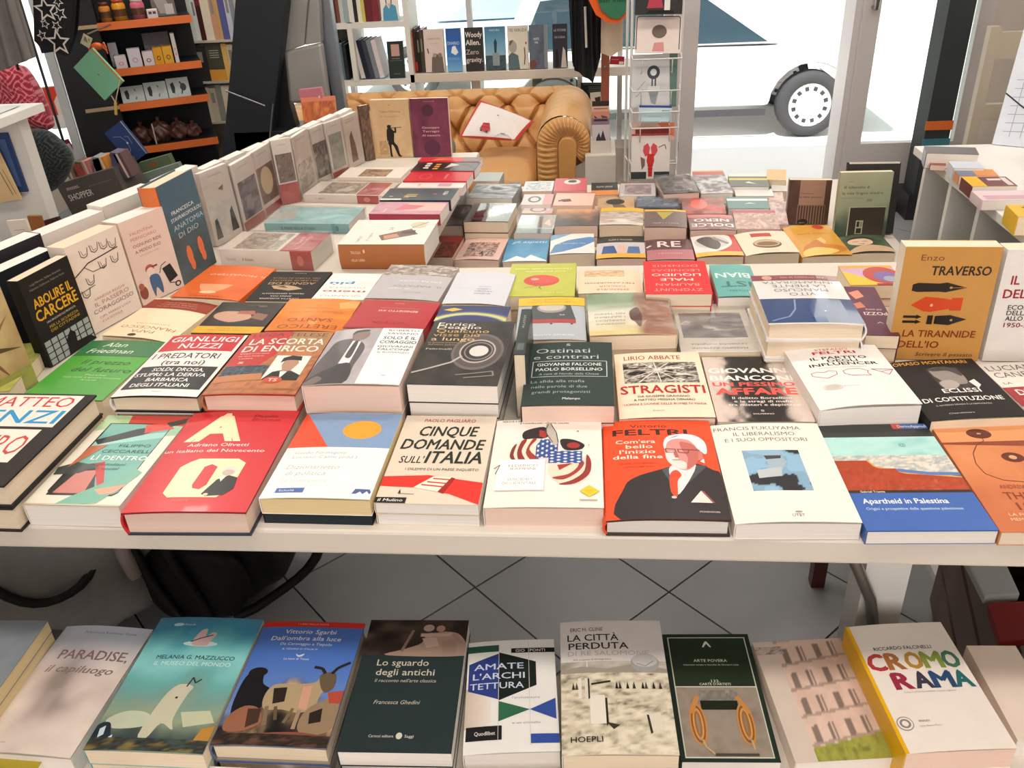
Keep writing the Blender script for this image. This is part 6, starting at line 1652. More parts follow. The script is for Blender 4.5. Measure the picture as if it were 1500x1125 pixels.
prop('anatomia', 'slate blue standing book with orange footprints', base='#44606e', spine='#d9743a', hard=True, pages='cream', ops=[
    ('g', 0, .5, 1, 1, 12, 14, photo(['#44606e', '#4a5458', '#3c4448'], 3, 4, 4, 1.4)), ('t', 'FRANCESCA', .5, .30, .036, '#e8e4dc', .62, .004), ('t', 'STAVRAKOPOULOU', .56, .365, .036, '#e8e4dc', .86, .004), ('t', 'ANATOMIA', .56, .445, .05, '#b8bfc4', .84, -.006), ('t', 'DI DIO', .50, .53, .05, '#b8bfc4', .56, -.006),
    ('e', .36, .76, .075, .10, '#df6f42'), ('e', .38, .86, .06, .06, '#df6f42'), ('e', .70, .74, .075, .10, '#df6f42'), ('e', .72, .84, .06, .06, '#df6f42')])
_wr = {'wrapa': ('wrapped white standing book with two dark figures, nearest of the wrapped row', [('g', .05, .45, .95, .92, 20, 16, photo(['#e6dcd4', '#d9cec6', '#efe6de'], 3)), ('p', [(.08, .92), (.14, .66), (.24, .64), (.30, .92)], '#4a4442'), ('p', [(.66, .90), (.72, .62), (.82, .56), (.92, .90)], '#3c3836'), ('p', [(.5, .28), (.7, .24), (.66, .32)], '#8c7c76')]),
       'wrapb': ('wrapped standing book with mauve grey photograph, second of the row', [('g', .1, .28, .95, .84, 16, 20, photo(['#6a5f6a', '#8c8088', '#564c58', '#a0949a'], 13, 3, 4, 1.8)), ('r', 0, .86, 1, 1, '#b05a50')]),
       'wrapc': ('wrapped standing book with pale disc on brown, third of the row', [('r', .08, .26, .95, .82, '#7a6258'), ('e', .5, .50, .3, .21, '#d9c09a'), ('r', 0, .88, 1, 1, '#b04a42')]),
       'wrapd': ('wrapped standing book with brown photo over red foot, fourth of the row', [('g', .08, .22, .95, .66, 18, 20, photo(['#5a443c', '#8c7466', '#6d584c', '#a89484'], 23, 4, 5, 2)), ('r', 0, .68, 1, 1, '#b0423c')]),
       'wrape': ('wrapped standing book with faint sketch, fifth of the row', [('g', .1, .45, .9, .9, 16, 16, photo(['#d9ccc2', '#a89c94', '#e2d6cc', '#c2b6ac'], 33, 6, 6, 2))]),
       'wrapf': ('wrapped standing book with dark bearded figure, sixth of the row', [('g', .1, .28, .9, .9, 16, 20, photo(['#4a4240', '#8c827c', '#5d5450', '#b0a69e'], 43, 5, 6, 2.2))]),
       'wrapg': ('wrapped standing book with grey green panel, seventh of the row', [('g', .1, .22, .9, .85, 14, 16, photo(['#9a9c90', '#b0b0a6', '#8c8e84'], 53)), ('r', 0, .9, 1, 1, '#b04a42')]),
       'wraph': ('wrapped standing book with slim brown figure, eighth of the row', [('p', [(.3, .9), (.34, .4), (.5, .3), (.62, .6), (.66, .9)], '#8c6e5e'), ('t', 'lettere', .5, .12, .03, '#8c8078', .5)]),
       'wrapi': ('brown standing book ending the wrapped row', [('g', 0, 0, 1, 1, 10, 24, photo(['#5a463c', '#7a6252', '#4a382e', '#8c7260'], 63, 3, 6, 2))])}
for _k, (_l, _o) in _wr.items():
    prop(_k, _l, base='#e6dbd3' if _k != 'wrapi' else '#5a463c', pages='white', wrap=_k != 'wrapi', finish='gloss', ops=[('t', 'collana', .5, .08, .022, '#a89c94', .5)] * (_k != 'wrapi') + _o)
prop('flute', 'tan standing book with black silhouette playing a flute', base='#d0b088', pages='cream', finish='matt', ops=[
    ('g', 0, 0, 1, 1, 14, 18, photo(['#d4b68e', '#ccaa80', '#d8bc96'], 3)), ('t', 'Yukio Mishima', .5, .20, .034, '#8c7254', .54), ('t', 'Il fantasma', .5, .28, .028, '#a08464', .5, 0), ('t', '*', .5, .10, .03, '#6a5238', .04),
    ('e', .44, .46, .05, .035, '#221c1a'), ('r', .39, .435, .50, .45, '#221c1a'), ('p', [(.38, .50), (.50, .49), (.56, .58), (.54, .72), (.62, .80), (.66, .94), (.72, .975), (.62, .975), (.52, .80), (.46, .78), (.46, .95), (.48, .975), (.41, .975), (.40, .80), (.36, .70)], '#221c1a'),
    ('l', [(.48, .52), (.60, .56), (.60, .47)], .045, '#221c1a'), ('l', [(.46, .48), (.76, .47)], .014, '#221c1a'), ('l', [(.1, .97), (.95, .98)], .006, '#6a5238'), ('g', .14, .70, .38, .95, 12, 14, photo(['#d0b088', '#a88a66', '#cbab82'], 3, 7, 7, 2)), ('t', 'L', .13, .92, .02, '#a83a2c', .04)])
prop('purple', 'plum standing book with pale title on a faint portrait', base='#6d2f46', spine='#d9a08c', pages='pink', back='#c98a78', finish='gloss', ops=[
    ('g', 0, 0, 1, 1, 18, 24, photo(['#642a40', '#7a3850', '#5c263c'], 6, 3, 3, 1.6)), ('e', .45, .2, .16, .10, '#4f2236'), ('e', .5, .84, .22, .14, '#582640'), ('t', 'Giuseppe', .5, .49, .034, '#e2b8ba', .46, .008), ('t', 'Terragni', .5, .555, .034, '#e2b8ba', .44, .008), ('t', 'Al maestro', .5, .625, .034, '#e2b8ba', .48, .008), ('t', 'Feltrinelli', .5, .05, .02, '#c08a98', .3)])
prop('orangeback', 'rusty orange standing cover behind the wrapped row', base='#9c4a20', pages='pink', ops=[('g', 0, 0, 1, 1, 26, 20, photo(['#b05a22', '#8c3c18', '#c87434', '#7a3216'], 6, 5, 5, 2.2)), ('e', .6, .5, .16, .18, '#c07a48'), ('r', 0, 0, 1, .07, '#c06a50')])
prop('traverso', 'ochre standing book with fountain pen nibs and capitals', base='#c8934c', spine='#f0e2cc', pages='cream', finish='gloss', ops=[
    ('t', 'Enzo', .30, .09, .05, '#7a4a2c', .24, -.004), ('t', 'TRAVERSO', .62, .20, .075, '#2e2620', .62, .03, .06),
    ('p', [(.14, .32), (.20, .305), (.42, .31), (.50, .30), (.72, .345), (.50, .385), (.42, .38), (.20, .385), (.14, .375)], '#231d1a'), ('e', .55, .345, .015, .01, '#c8934c'), ('l', [(.56, .345), (.70, .345)], .004, '#c8934c'),
    ('p', [(.16, .50), (.30, .425), (.52, .44), (.58, .45), (.58, .435), (.70, .43), (.70, .545), (.58, .545), (.57, .53), (.38, .56), (.30, .555)], '#d2491f'), ('e', .38, .50, .015, .012, '#e8c090'),
    ('l', [(.10, .605), (.24, .605)], .03, '#231d1a'), ('p', [(.24, .585), (.30, .605), (.24, .625)], '#231d1a'), ('l', [(.10, .65), (.24, .65)], .03, '#231d1a'), ('p', [(.24, .63), (.30, .65), (.24, .67)], '#231d1a'),
    ('r', .36, .59, .42, .67, '#231d1a'), ('p', [(.44, .595), (.60, .585), (.78, .62), (.60, .675), (.44, .665)], '#231d1a'), ('e', .62, .63, .015, .01, '#c8934c'),
    ('t', 'LA TIRANNIDE', .52, .755, .060, '#8c3a1c', .78, .02, .06), ('t', "DELL'IO", .32, .855, .060, '#8c3a1c', .44, .02, .06), ('t', 'Scrivere il passato', .62, .945, .032, '#5a3a24', .62, 0, .15)])
prop('econ', 'white standing book with maroon capitals at the frame edge', base='#e6e2de', pages='cream', finish='matt', ops=[
    ('t', 'A.', .26, .08, .03, '#4a4644', .1), ('t', 'PAOLO', .34, .12, .04, '#4a4644', .24, .01), ('t', 'IL CAPITALE', .46, .26, .075, '#a02c34', .7, .03), ('t', 'DELLE MAFIE', .46, .38, .075, '#a02c34', .8, .03), ('t', 'ECONOMIA', .36, .50, .04, '#3a3634', .44, .02), ('t', 'DELLA CRISI', .36, .55, .04, '#3a3634', .44, .02), ('t', 'ALLO STATO', .36, .60, .04, '#3a3634', .44, .02), ('t', '1950-2020', .34, .66, .04, '#8c3a44', .40, .02)])
prop('window_girl', 'brown standing book with striped facade photo', base='#5d4238', pages='cream', ops=[
    ('g', 0, 0, 1, 1, 14, 18, photo(['#6a4c40', '#54382e', '#5d4238'], 3)), ('r', .26, .0, .86, .56, '#a8846e'), ('r', .24, .56, .9, 1, '#8a6a56'), ('t', 'Mariana', .44, .30, .03, '#6a4a3c', .3, .01), ('t', 'e le altre abitanti', .5, .38, .032, '#4a3026', .6, .01)] + [('r', .27 + .065 * i, .58, .30 + .065 * i, 1, '#4a3228') for i in range(10)] + [('e', .40, .95, .12, .07, '#2c1c18'), ('t', 'libri', .38, .97, .02, '#d9c0a8', .12)])
prop('silenzio', 'sage green standing book with pale dark window picture', base='#a8ab8c', pages='cream', ops=[
    ('g', 0, 0, 1, 1, 18, 24, lambda u, v: ramp(v * .9 + (fbm(u * 3, v * 3, 7) - .5) * .4, ['#b0b294', '#a8ab8c', '#9aa488', '#4c5c4c', '#3a4a40'])), ('t', 'romanzo', .22, .14, .015, '#6a6a58', .14), ('t', 'Il silenzio è', .34, .22, .04, '#3c4030', .48, .008), ('t', 'la mia lingua madre', .46, .31, .038, '#4a4e3c', .78, .004), ('t', 'Il vento e i sapori', .28, .385, .018, '#6a6a58', .4), ('r', .56, .40, .66, .44, '#8a8c74'),
    ('r', .24, .52, .94, 1, '#c2c4ac'), ('r', .26, .53, .94, 1, '#3c342c'), ('r', .40, .73, .54, .94, '#b4b49c'), ('r', .42, .745, .47, .83, '#2c2822'), ('r', .48, .745, .53, .83, '#8c8c78'), ('r', .42, .85, .52, .93, '#2c2822')])
prop('blackback', 'black standing book behind the sage green one', base='#33302e', pages='cream', finish='matt', ops=[('r', .02, .0, .98, .02, '#d9d4cc')])

# a slim book wedged upright on its fore-edge between the disc pile and the dark green one
t = thing('book', 'slim dark book wedged spine up between two piles', 'book', (-.1095, 0.9999, .8505), (0, R(90), 0))
make_book(t, .10, 0.1427, .0155, base='#2a3030', spine='#2a3032', pages='cream', finish='gloss', spine_ops=[('r', .78, .2, .92, .8, '#5a6468'), ('t', 'storie', .3, .5, .3, '#9aa0a0', .3)])


# ================================================================== RIGHT-HAND UNIT: BOOKS LYING ON TOP
lay('u1', 'thick book under grey dust jacket, farthest on the right unit', base='#6d6a6c', pages='white', back='#4a3a38')
lay('u2', 'maroon book poking out under the grey jacketed one', base='#8c3f3a', pages='pink')
lay('u3', 'pale blue white book lying third along the unit edge', base='#c9d0dc', pages='white')
lay('u4', 'book with slate and orange cover on the unit edge', base='#d98c4a', pages='pink', ops=[('r', 0, 0, .45, 1, '#6d7a94')])
lay('u5', 'maroon book with yellow corner on the unit edge', base='#6a2c30', pages='white', edge='#d9a818', ops=[('r', 0, 0, .34, 1, '#e6b41e'), ('r', .5, .2, .8, .4, '#d9c9c0'), ('r', .82, .1, .95, .9, '#d9c9c0')])
lay('u6', 'white and pink cover lying near the standing cream books', base='#dcc8cc', pages='white', ops=[('r', .1, .5, .9, .9, '#c9a0ac')])
lay('u7', 'yellow and black cover nearest on the right unit', base='#e0b428', pages='cream', ops=[('p', [(.3, .2), (.7, .1), (.6, .6)], '#2c2a26')])


def slab(name, label, cat, quad, thick, m, ops=(), group=None, finish=None, col='#ffffff', parent=None):
    """a thin board whose front face is the quad TL, TR, BR, BL (points in space)"""
    q = [Vector(p) for p in quad]
    ex = ((q[1] - q[0]) + (q[2] - q[3])) / 2
    ey = ((q[0] - q[3]) + (q[1] - q[2])) / 2
    w, h = ex.length, ey.length
    X = ex.normalized()
    Z = X.cross(ey).normalized()
    Yv = Z.cross(X)
    o = (q[2] + q[3]) / 2
    if (o + Yv * h).z < -9:
        pass
    mt = Matrix((X, Yv, Z)).transposed().to_4x4()
    mt.translation = o
    r = empty(name)
    r.matrix_world = mt
    if label:
        tag(r, label, cat, group)
    if parent:
        r.parent = parent
    b = MB()
    b.box(-w / 2, 0, -thick, w / 2, h, 0, 0, col)
    b.build('board' if cat in ('poster', 'sign', 'sheet') else 'card' if cat in ('card', 'tag', 'paper') else 'cover' if cat in ('book', 'notebook', 'cover') else 'body', m, r)
    if ops:
        pr = Print(w, h, lambda u: 0.0)
        for a in ops:
            pr.op(a)
        pr.build('face_print', m, r)
    return r


def rectq(x0, z0, x1, z1, y, dy=0, dx=0):
    """upright quad at depth y; the top leans back by dy"""
    return [(x0 + dx, y + dy, z1), (x1 + dx, y + dy, z1), (x1, y, z0), (x0, y, z0)]


# books standing on the right unit, tops level with the frame edge
for k, (x0, yy, hh, c, lb) in enumerate(((.97, 1.905, .175, '#c4212a', 'standing white book with bright red top, rear one on the unit'), (1.00, 1.86, .165, '#cf2a30', 'standing white book with bright red top, front one on the unit'))):
    t = thing('book', lb, 'book', (x0, yy, .8505))
    boxobj('page_block', 0, 0, 0, .16, .022, hh, PAGES['white'], t)
    boxobj('cover', -.003, -.002, hh, .163, .024, hh + .012, mat('scarlet_cloth', '#c4212a', .6), t)
    boxobj('cover', -.003, -.004, 0, .163, -.001, hh, mat('white_board', '#e6dcd8', .5), t)
for k, (x0, yy, hh, lb) in enumerate(((1.03, 1.72, .15, 'cream standing book with rounded top on the unit'), (1.06, 1.60, .14, 'cream standing book with black photo panel on the unit'))):
    t = thing('book', lb, 'book', (x0 + .1, yy, .8505), (R(88), 0, 0))
    make_book(t, .17, hh, .03, base='#e6d2c4', pages='cream', finish='matt', ops=[('r', .2, .12, .9, .46, '#2c2a26'), ('g', .2, .3, .9, .46, 10, 6, photo(['#2c2a26', '#8c8478'], 3))] if k else ())
slab('plan_sheet', 'tall white sheet printed with faint floor plans on the unit', 'sheet', [(1.09, 2.28, 1.22), (1.23, 2.20, 1.22), (1.10, 2.10, .852), (.965, 2.18, .852)], .004, M_MATT, [('l', [(.1, .62 + .05 * i), (.9, .60 + .05 * i)], .01, '#9aa6b4') for i in range(7)] + [('l', [(.2 + .15 * i, .6), (.2 + .15 * i, .95)], .01, '#9aa6b4') for i in range(5)] + [('r', .7, .62, .74, .64, '#3c4450'), ('l', [(.0, .70), (.3, .78)], .02, '#2c3440')], col='#d4dae4')
# beyond the unit
t = thing('shelf_stand', 'dark stand with orange and teal strips behind the glass door', 'stand', (1.555, 4.08, 0))
boxobj('body', -.055, 0, .12, .055, .15, 1.5, mat('charcoal_stand', '#2c3236', .6), t)
boxobj('strip', -.06, -.004, .42, .06, 0, .46, M_ORANGE, t)
boxobj('strip', -.06, -.004, .33, .06, 0, .38, mat('teal_strip', '#3f7c8c', .5), t)
boxobj('foot', -.08, -.02, 0, .08, .18, .12, M_BLACK, t)
t = thing('chair', 'beige framed chair at the far right edge', 'chair', (1.62, 3.20, 0))
for x, y in ((-.2, -.2), (.2, -.2), (-.2, .2), (.2, .2)):
    boxobj('leg', x - .018, y - .018, 0, x + .018, y + .018, .44 if y < 0 else .95, mat('beige_chair_frame', '#c4b8a4', .5), t)
boxobj('seat', -.22, -.22, .44, .22, .22, .48, mat('dark_olive_seat', '#33342a', .8), t, bevel=.01)
boxobj('back_rail', -.2, .185, .62, .2, .215, .68, mat('beige_chair_frame', '#c4b8a4', .5), t)
boxobj('back_rail', -.2, .185, .84, .2, .215, .93, mat('beige_chair_frame', '#c4b8a4', .5), t)
t = thing('handbag', 'dark navy handbag on a chair at the far right', 'bag', (1.60, 3.12, .48))
lump('bag_body', (0, 0, .14), (.16, .09, .14), mat('dark_navy_leather', '#20262e', .5), t, 2.2, 3, .04)
b = MB()
b.tube([(-.09, 0, .24), (-.07, 0, .36), (0, 0, .41), (.07, 0, .36), (.09, 0, .24)], .008, 6)
b.build('handle', mat('dark_navy_leather', '#20262e', .5), t)

# ================================================================== LEATHER SOFA
SX0, SX1 = -1.36, -0.028
t = thing('sofa', 'tan leather sofa with buttoned back and scrolled arms', 'sofa', (0, 0, 0))
AW = .21
bx0, bx1 = SX0 + .12, SX1 - .12
ROWS = 4
DX = .155


def tuft(x, s):
    """relief of the deep buttoning at x along the back and s up it (metres)"""
    a = x / DX
    b_ = s / .125
    r = 1e9
    for i in (math.floor(a - b_ / 2), math.floor(a - b_ / 2) + 1):
        for j in (math.floor(b_), math.floor(b_) + 1):
            pass
    # distance to nearest button of the staggered lattice
    best = 9
    j0 = round(b_)
    for j in (j0 - 1, j0, j0 + 1):
        off = .5 if j % 2 else 0
        i = round(a - off)
        for ii in (i - 1, i, i + 1):
            d = math.hypot((a - off - ii) * DX, (b_ - j) * .125)
            best = min(best, d)
    # folds running along the two diagonals
    p1 = abs(((a + b_ / 2) % 1) - .5) * 2
    p2 = abs(((a - b_ / 2) % 1) - .5) * 2
    f = max(p1, p2)
    return -.062 * math.exp(-best / .026) - .040 * max(0, f - .84) / .16


def backpt(u, v):
    x = bx0 + (bx1 - bx0) * u
    # profile: up the sloping back, over the roll and down behind
    L = v * .86
    if L < .34:
        y, z, nx, nz = 3.70 + .10 * L / .34, .31 + L * .95, -1, .25
    else:
        a = (L - .34) / .13
        y = 3.87 - .085 * math.cos(a) + .02
        z = .31 + .34 * .95 + .075 * math.sin(a)
        nx, nz = -math.cos(a), math.sin(a)
        if a > math.pi:
            y, z, nx, nz = 3.975, .633 - (a - math.pi) * .2, 1, 0
    d = tuft(x, L) if L < .62 else 0
    return (x, y + nx * d, z + nz * d * .9)


b = MB()
b.grid(backpt, 340, 140)
b.build('backrest', M_LEATHER, t)
bt = MB()
for j in range(5):
    off = .5 if j % 2 else 0
    for i in range(math.ceil(bx0 / DX), math.floor(bx1 / DX) + 1):
        x = (i + off) * DX
        if not bx0 + .03 < x < bx1 - .03:
            continue
        L = j * .125
        u = (x - bx0) / (bx1 - bx0)
        px = backpt(u, L / .86)
        q = MB()
        q.lathe([(0, .004), (.005, .003), (.008, 0)], 8)
        q2 = MB()
        q2.add([(px[0] + a_, px[1] - c_ - .001, px[2] + b_) for a_, b_, c_ in q.v], q.f, smooth=True)
        o = q2.build('button', M_BUTTON, t)
# arms: scroll section swept from front to back, with a pleated front panel
def arm(cx, sgn):
    prof = []
    # outer scroll, from the inside foot up, over and under
    zc, rr = .60, .105
    prof += [(-.075 * sgn, .12), (-.075 * sgn, .35), (-.078 * sgn, .50)]
    for k in range(15):
        a = math.pi * .98 - k * math.pi * 1.22 / 14
        prof.append((sgn * (rr * math.cos(a) + .03) * 1.0, zc + rr * math.sin(a)))
    prof += [(.055 * sgn, .50), (.05 * sgn, .35), (.05 * sgn, .12)]
    n = len(prof)
    b = MB()

    def fn(u, v):
        i = u * (n - 1)
        k = min(int(i), n - 2)
        f = i - k
        x = prof[k][0] * (1 - f) + prof[k + 1][0] * f
        z = prof[k][1] * (1 - f) + prof[k + 1][1] * f
        fold = .004 * math.sin(v * 46 + u * 6) * (1 if .2 < u < .8 else 0)
        return (cx + x, 3.30 + v * .62, z + fold)
    b.grid(fn, 60, 50)
    a_ = b.build('arm', M_LEATHER, t)
    # front: smooth scroll board and ring of pleats
    f = MB()
    c0 = (cx + sgn * .045, .595)
    cen = []
    for k in range(13):
        a = math.pi * 1.0 - k * math.pi / 12
        cen.append((c0[0] + sgn * .036 * math.cos(a), c0[1] + .036 * math.sin(a)))
    cen = [(c0[0] - sgn * .036, .12)] + cen + [(c0[0] + sgn * .03, .50), (c0[0] + sgn * .03, .12)]
    pts = cen if sgn > 0 else cen[::-1]
    f.prism([(p[0], p[1]) for p in pts][::-1], 0, .03, mtx=Matrix(((1, 0, 0, 0), (0, 0, 1, 3.272), (0, 1, 0, 0), (0, 0, 0, 1))))
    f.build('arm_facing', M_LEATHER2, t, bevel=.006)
    g_ = MB()
    N = 170
    inner = []
    outer = []
    for k in range(N + 1):
        s_ = k / N
        if s_ < .5:
            z = .14 + (.595 - .14) * s_ / .5
            inner.append((c0[0] - sgn * .038, z))
            outer.append((cx - sgn * .074, z))
        else:
            a = math.pi - (s_ - .5) / .5 * math.pi * 1.25
            inner.append((c0[0] + sgn * .038 * math.cos(a), .595 + .038 * math.sin(a)))
            outer.append((cx + sgn * (.030 + .103 * math.cos(a)), .600 + .103 * math.sin(a)))
    vs = []
    for k in range(N + 1):
        r_ = .009 * (1 if (k // 2) % 2 else -1)
        for q in range(5):
            w = q / 4
            bulg = math.sin(w * math.pi)
            vs.append((inner[k][0] * (1 - w) + outer[k][0] * w, 3.296 - .016 * bulg - r_ * bulg * .7, inner[k][1] * (1 - w) + outer[k][1] * w))
    fs = [(k * 5 + q, (k + 1) * 5 + q, (k + 1) * 5 + q + 1, k * 5 + q + 1) for k in range(N) for q in range(4)]
    g_.add(vs, fs)
    g_.build('pleated_panel', M_LEATHER, t)


arm(SX1 - .125, 1)
arm(SX0 + .125, -1)


def cushion(name, x0, x1, y0, y1, z0, z1, m, parent, sq=5):
    b = MB()

    def fn(u, v):
        a, e = u * 2 * math.pi, (v - .5) * math.pi
        f = lambda q, s_: math.copysign(abs(q) ** (2 / s_), q)
        x, y, z = f(math.cos(e), 4) * f(math.cos(a), sq), f(math.cos(e), 4) * f(math.sin(a), sq), f(math.sin(e), 2.3)
        pf = 1 + .12 * (1 - x * x) * (1 - y * y)
        return ((x0 + x1) / 2 + x * (x1 - x0) / 2, (y0 + y1) / 2 + y * (y1 - y0) / 2, (z0 + z1) / 2 + z * pf * (z1 - z0) / 2 + .003 * math.sin(x * 9) * math.cos(y * 7))
    b.grid(fn, 48, 24)
    return b.build(name, m, parent)


sx = [SX0 + .19, SX0 + .19 + (SX1 - SX0 - .38) / 3, SX0 + .19 + (SX1 - SX0 - .38) * 2 / 3, SX1 - .19]
for k in range(3):
    cushion('seat_cushion', sx[k] + .004, sx[k + 1] - .004, 3.30, 3.76, .355, .50, M_LEATHER, t)
bb = MB()
bb.box(SX0 + .17, 3.33, .10, SX1 - .17, 3.92, .37)
bb.build('base', M_LEATHER, t, bevel=.015)
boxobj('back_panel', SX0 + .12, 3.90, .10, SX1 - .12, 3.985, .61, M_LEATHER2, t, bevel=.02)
for x in (SX0 + .16, SX1 - .16):
    for y in (3.40, 3.86):
        b = MB()
        b.lathe([(0, 0), (.022, .0), (.03, .03), (.03, .10), (0, .10)], 14, c=(x, y, 0))
        b.build('foot', M_WOOD, t)

# cushion with printed beetle and little cars
_q = [(-0.4793, 3.62, 0.7113), (-0.2536, 3.6, 0.62), (-0.3186, 3.46, 0.5778), (-0.5549, 3.46, 0.5982)]
t = thing('pillow', 'white pillow with red border and printed red toy car', 'pillow')
q = [Vector(p) for p in _q]
X_ = ((q[1] - q[0]) + (q[2] - q[3])).normalized()
Zn = X_.cross((q[0] - q[3])).normalized()
b = MB()


def pil(side):
    def fn(u, v):
        p = (q[3] * (1 - u) + q[2] * u) * (1 - v) + (q[0] * (1 - u) + q[1] * u) * v
        return p + Zn * side * .028 * (math.sin(math.pi * u) * math.sin(math.pi * v)) ** .45
    return fn


nu = 40
for side in (1, -1):
    fn = pil(side)
    vs = [fn(i / nu, j / nu) for j in range(nu + 1) for i in range(nu + 1)]
    k0 = len(b.v)
    for j in range(nu):
        for i in range(nu):
            u, v_ = (i + .5) / nu, (j + .5) / nu
            edge_ = u < .045 or u > .955 or v_ > .93 or v_ < .03
            col = '#c9483c' if edge_ else '#ece4e0'
            f_ = (j * (nu + 1) + i, j * (nu + 1) + i + 1, (j + 1) * (nu + 1) + i + 1, (j + 1) * (nu + 1) + i)
            if side < 0:
                f_ = f_[::-1]
            b.v += []
            b.f.append(tuple(x_ + k0 for x_ in f_))
            b.m.append(0)
            b.sm.append(True)
            b.c.append(col)
    b.v += [tuple(x_) for x_ in vs]
b.build('pillow_cover', M_CLOTH, t)
Yn = Zn.cross(X_)
w_, h_ = ((q[1] - q[0]).length + (q[2] - q[3]).length) / 2, (q[0] - q[3]).length
mt = Matrix((X_, Yn, Zn)).transposed().to_4x4()
mt.translation = (q[2] + q[3]) / 2 + Zn * .0315 + ((q[0] + q[1]) / 2 - (q[2] + q[3]) / 2 - Yn * h_) * .5
pr = Print(w_, h_, lambda u: 0.0)
for o_ in [('p', [(.24, .80), (.28, .64), (.38, .62), (.42, .78), (.36, .84)], '#c04a54'), ('l', [(.27, .66), (.38, .65)], .012, '#8c2c38'), ('l', [(.26, .74), (.40, .73)], .012, '#8c2c38'), ('e', .27, .83, .014, .02, '#3c3034'), ('e', .37, .83, .014, .02, '#3c3034'),
           ('l', [(.52, .92), (.58, .82), (.72, .80), (.84, .90)], .010, '#b4bcc8'), ('l', [(.60, .80), (.68, .79)], .014, '#6c7480'), ('e', .48, .40, .02, .012, '#8c8484')]:
    pr.op(o_)
pr.build('pillow_print', M_CLOTH, t, mt)
_c = (-0.6131, 3.5, 0.5508)
t = thing('small_cushion', 'small grey green cushion on the sofa seat', 'cushion')
cushion('cushion_cover', _c[0] - .10, _c[0] + .03, 3.42, 3.60, .50, .58, mat('grey_green_cloth', '#8c9a96', .9), t, 3)

# ================================================================== WHITE WINDOW SHELVES
SY = 4.20
_a, _b2 = (-0.886, 0.7331), (0.1979, 0.714)
zs = (_a[1] + _b2[1]) / 2
zt = 0.6832
t = thing('window_shelf', 'long white shelf across the window behind the sofa', 'shelf', (0, 0, 0))
boxobj('shelf_board', _a[0] - .0, SY, zt, _b2[0] + .05, SY + .22, zs, M_WHITE, t, bevel=.002)
boxobj('bracket', _a[0] + .30, SY + .05, .28, _a[0] + .33, SY + .20, zt, M_FRAME, t)
boxobj('bracket', _b2[0] - .02, SY + .05, .28, _b2[0] + .01, SY + .20, zt, M_FRAME, t)


def spine(x0, w, y, z, h, c, label, group, lean=0, d=.14, ops=(), m=None):
    """an upright book seen by its spine"""
    t_ = thing('book', label, 'book', (x0, y, z + .0005), (0, R(lean), 0), group)
    b_ = MB()
    b_.box(0, 0, 0, w, .0015, h, 0, c)
    b_.box(0, .0015, 0, .0012, d, h, 0, c)
    b_.box(w - .0012, .0015, 0, w, d, h, 0, c)
    b_.build('cover', M_MATT, t_)
    boxobj('page_block', .0013, .002, .002, w - .0013, d - .002, h - .003, PAGES['white'], t_)
    if ops:
        pr_ = Print(w, h, lambda u: 0.0)
        for o in ops:
            pr_.op(o)
        pr_.build('spine_print', M_MATT, t_, Matrix(((1, 0, 0, w / 2), (0, 0, -1, 0), (0, 1, 0, 0), (0, 0, 0, 1))))
    return t_


def faceout(x0, x1, y, z, h, label, group, base, ops, pages='white', t=.018, lean=6):
    q_ = Matrix.Rotation(R(90 - lean), 4, 'X')
    w = x1 - x0
    r = thing('book', label, 'book', ((x0 + x1) / 2, y + t, z + .0006), q_.to_euler(), group)
    make_book(r, w, h, t, base=base, ops=ops, pages=pages, finish='matt')
    return r


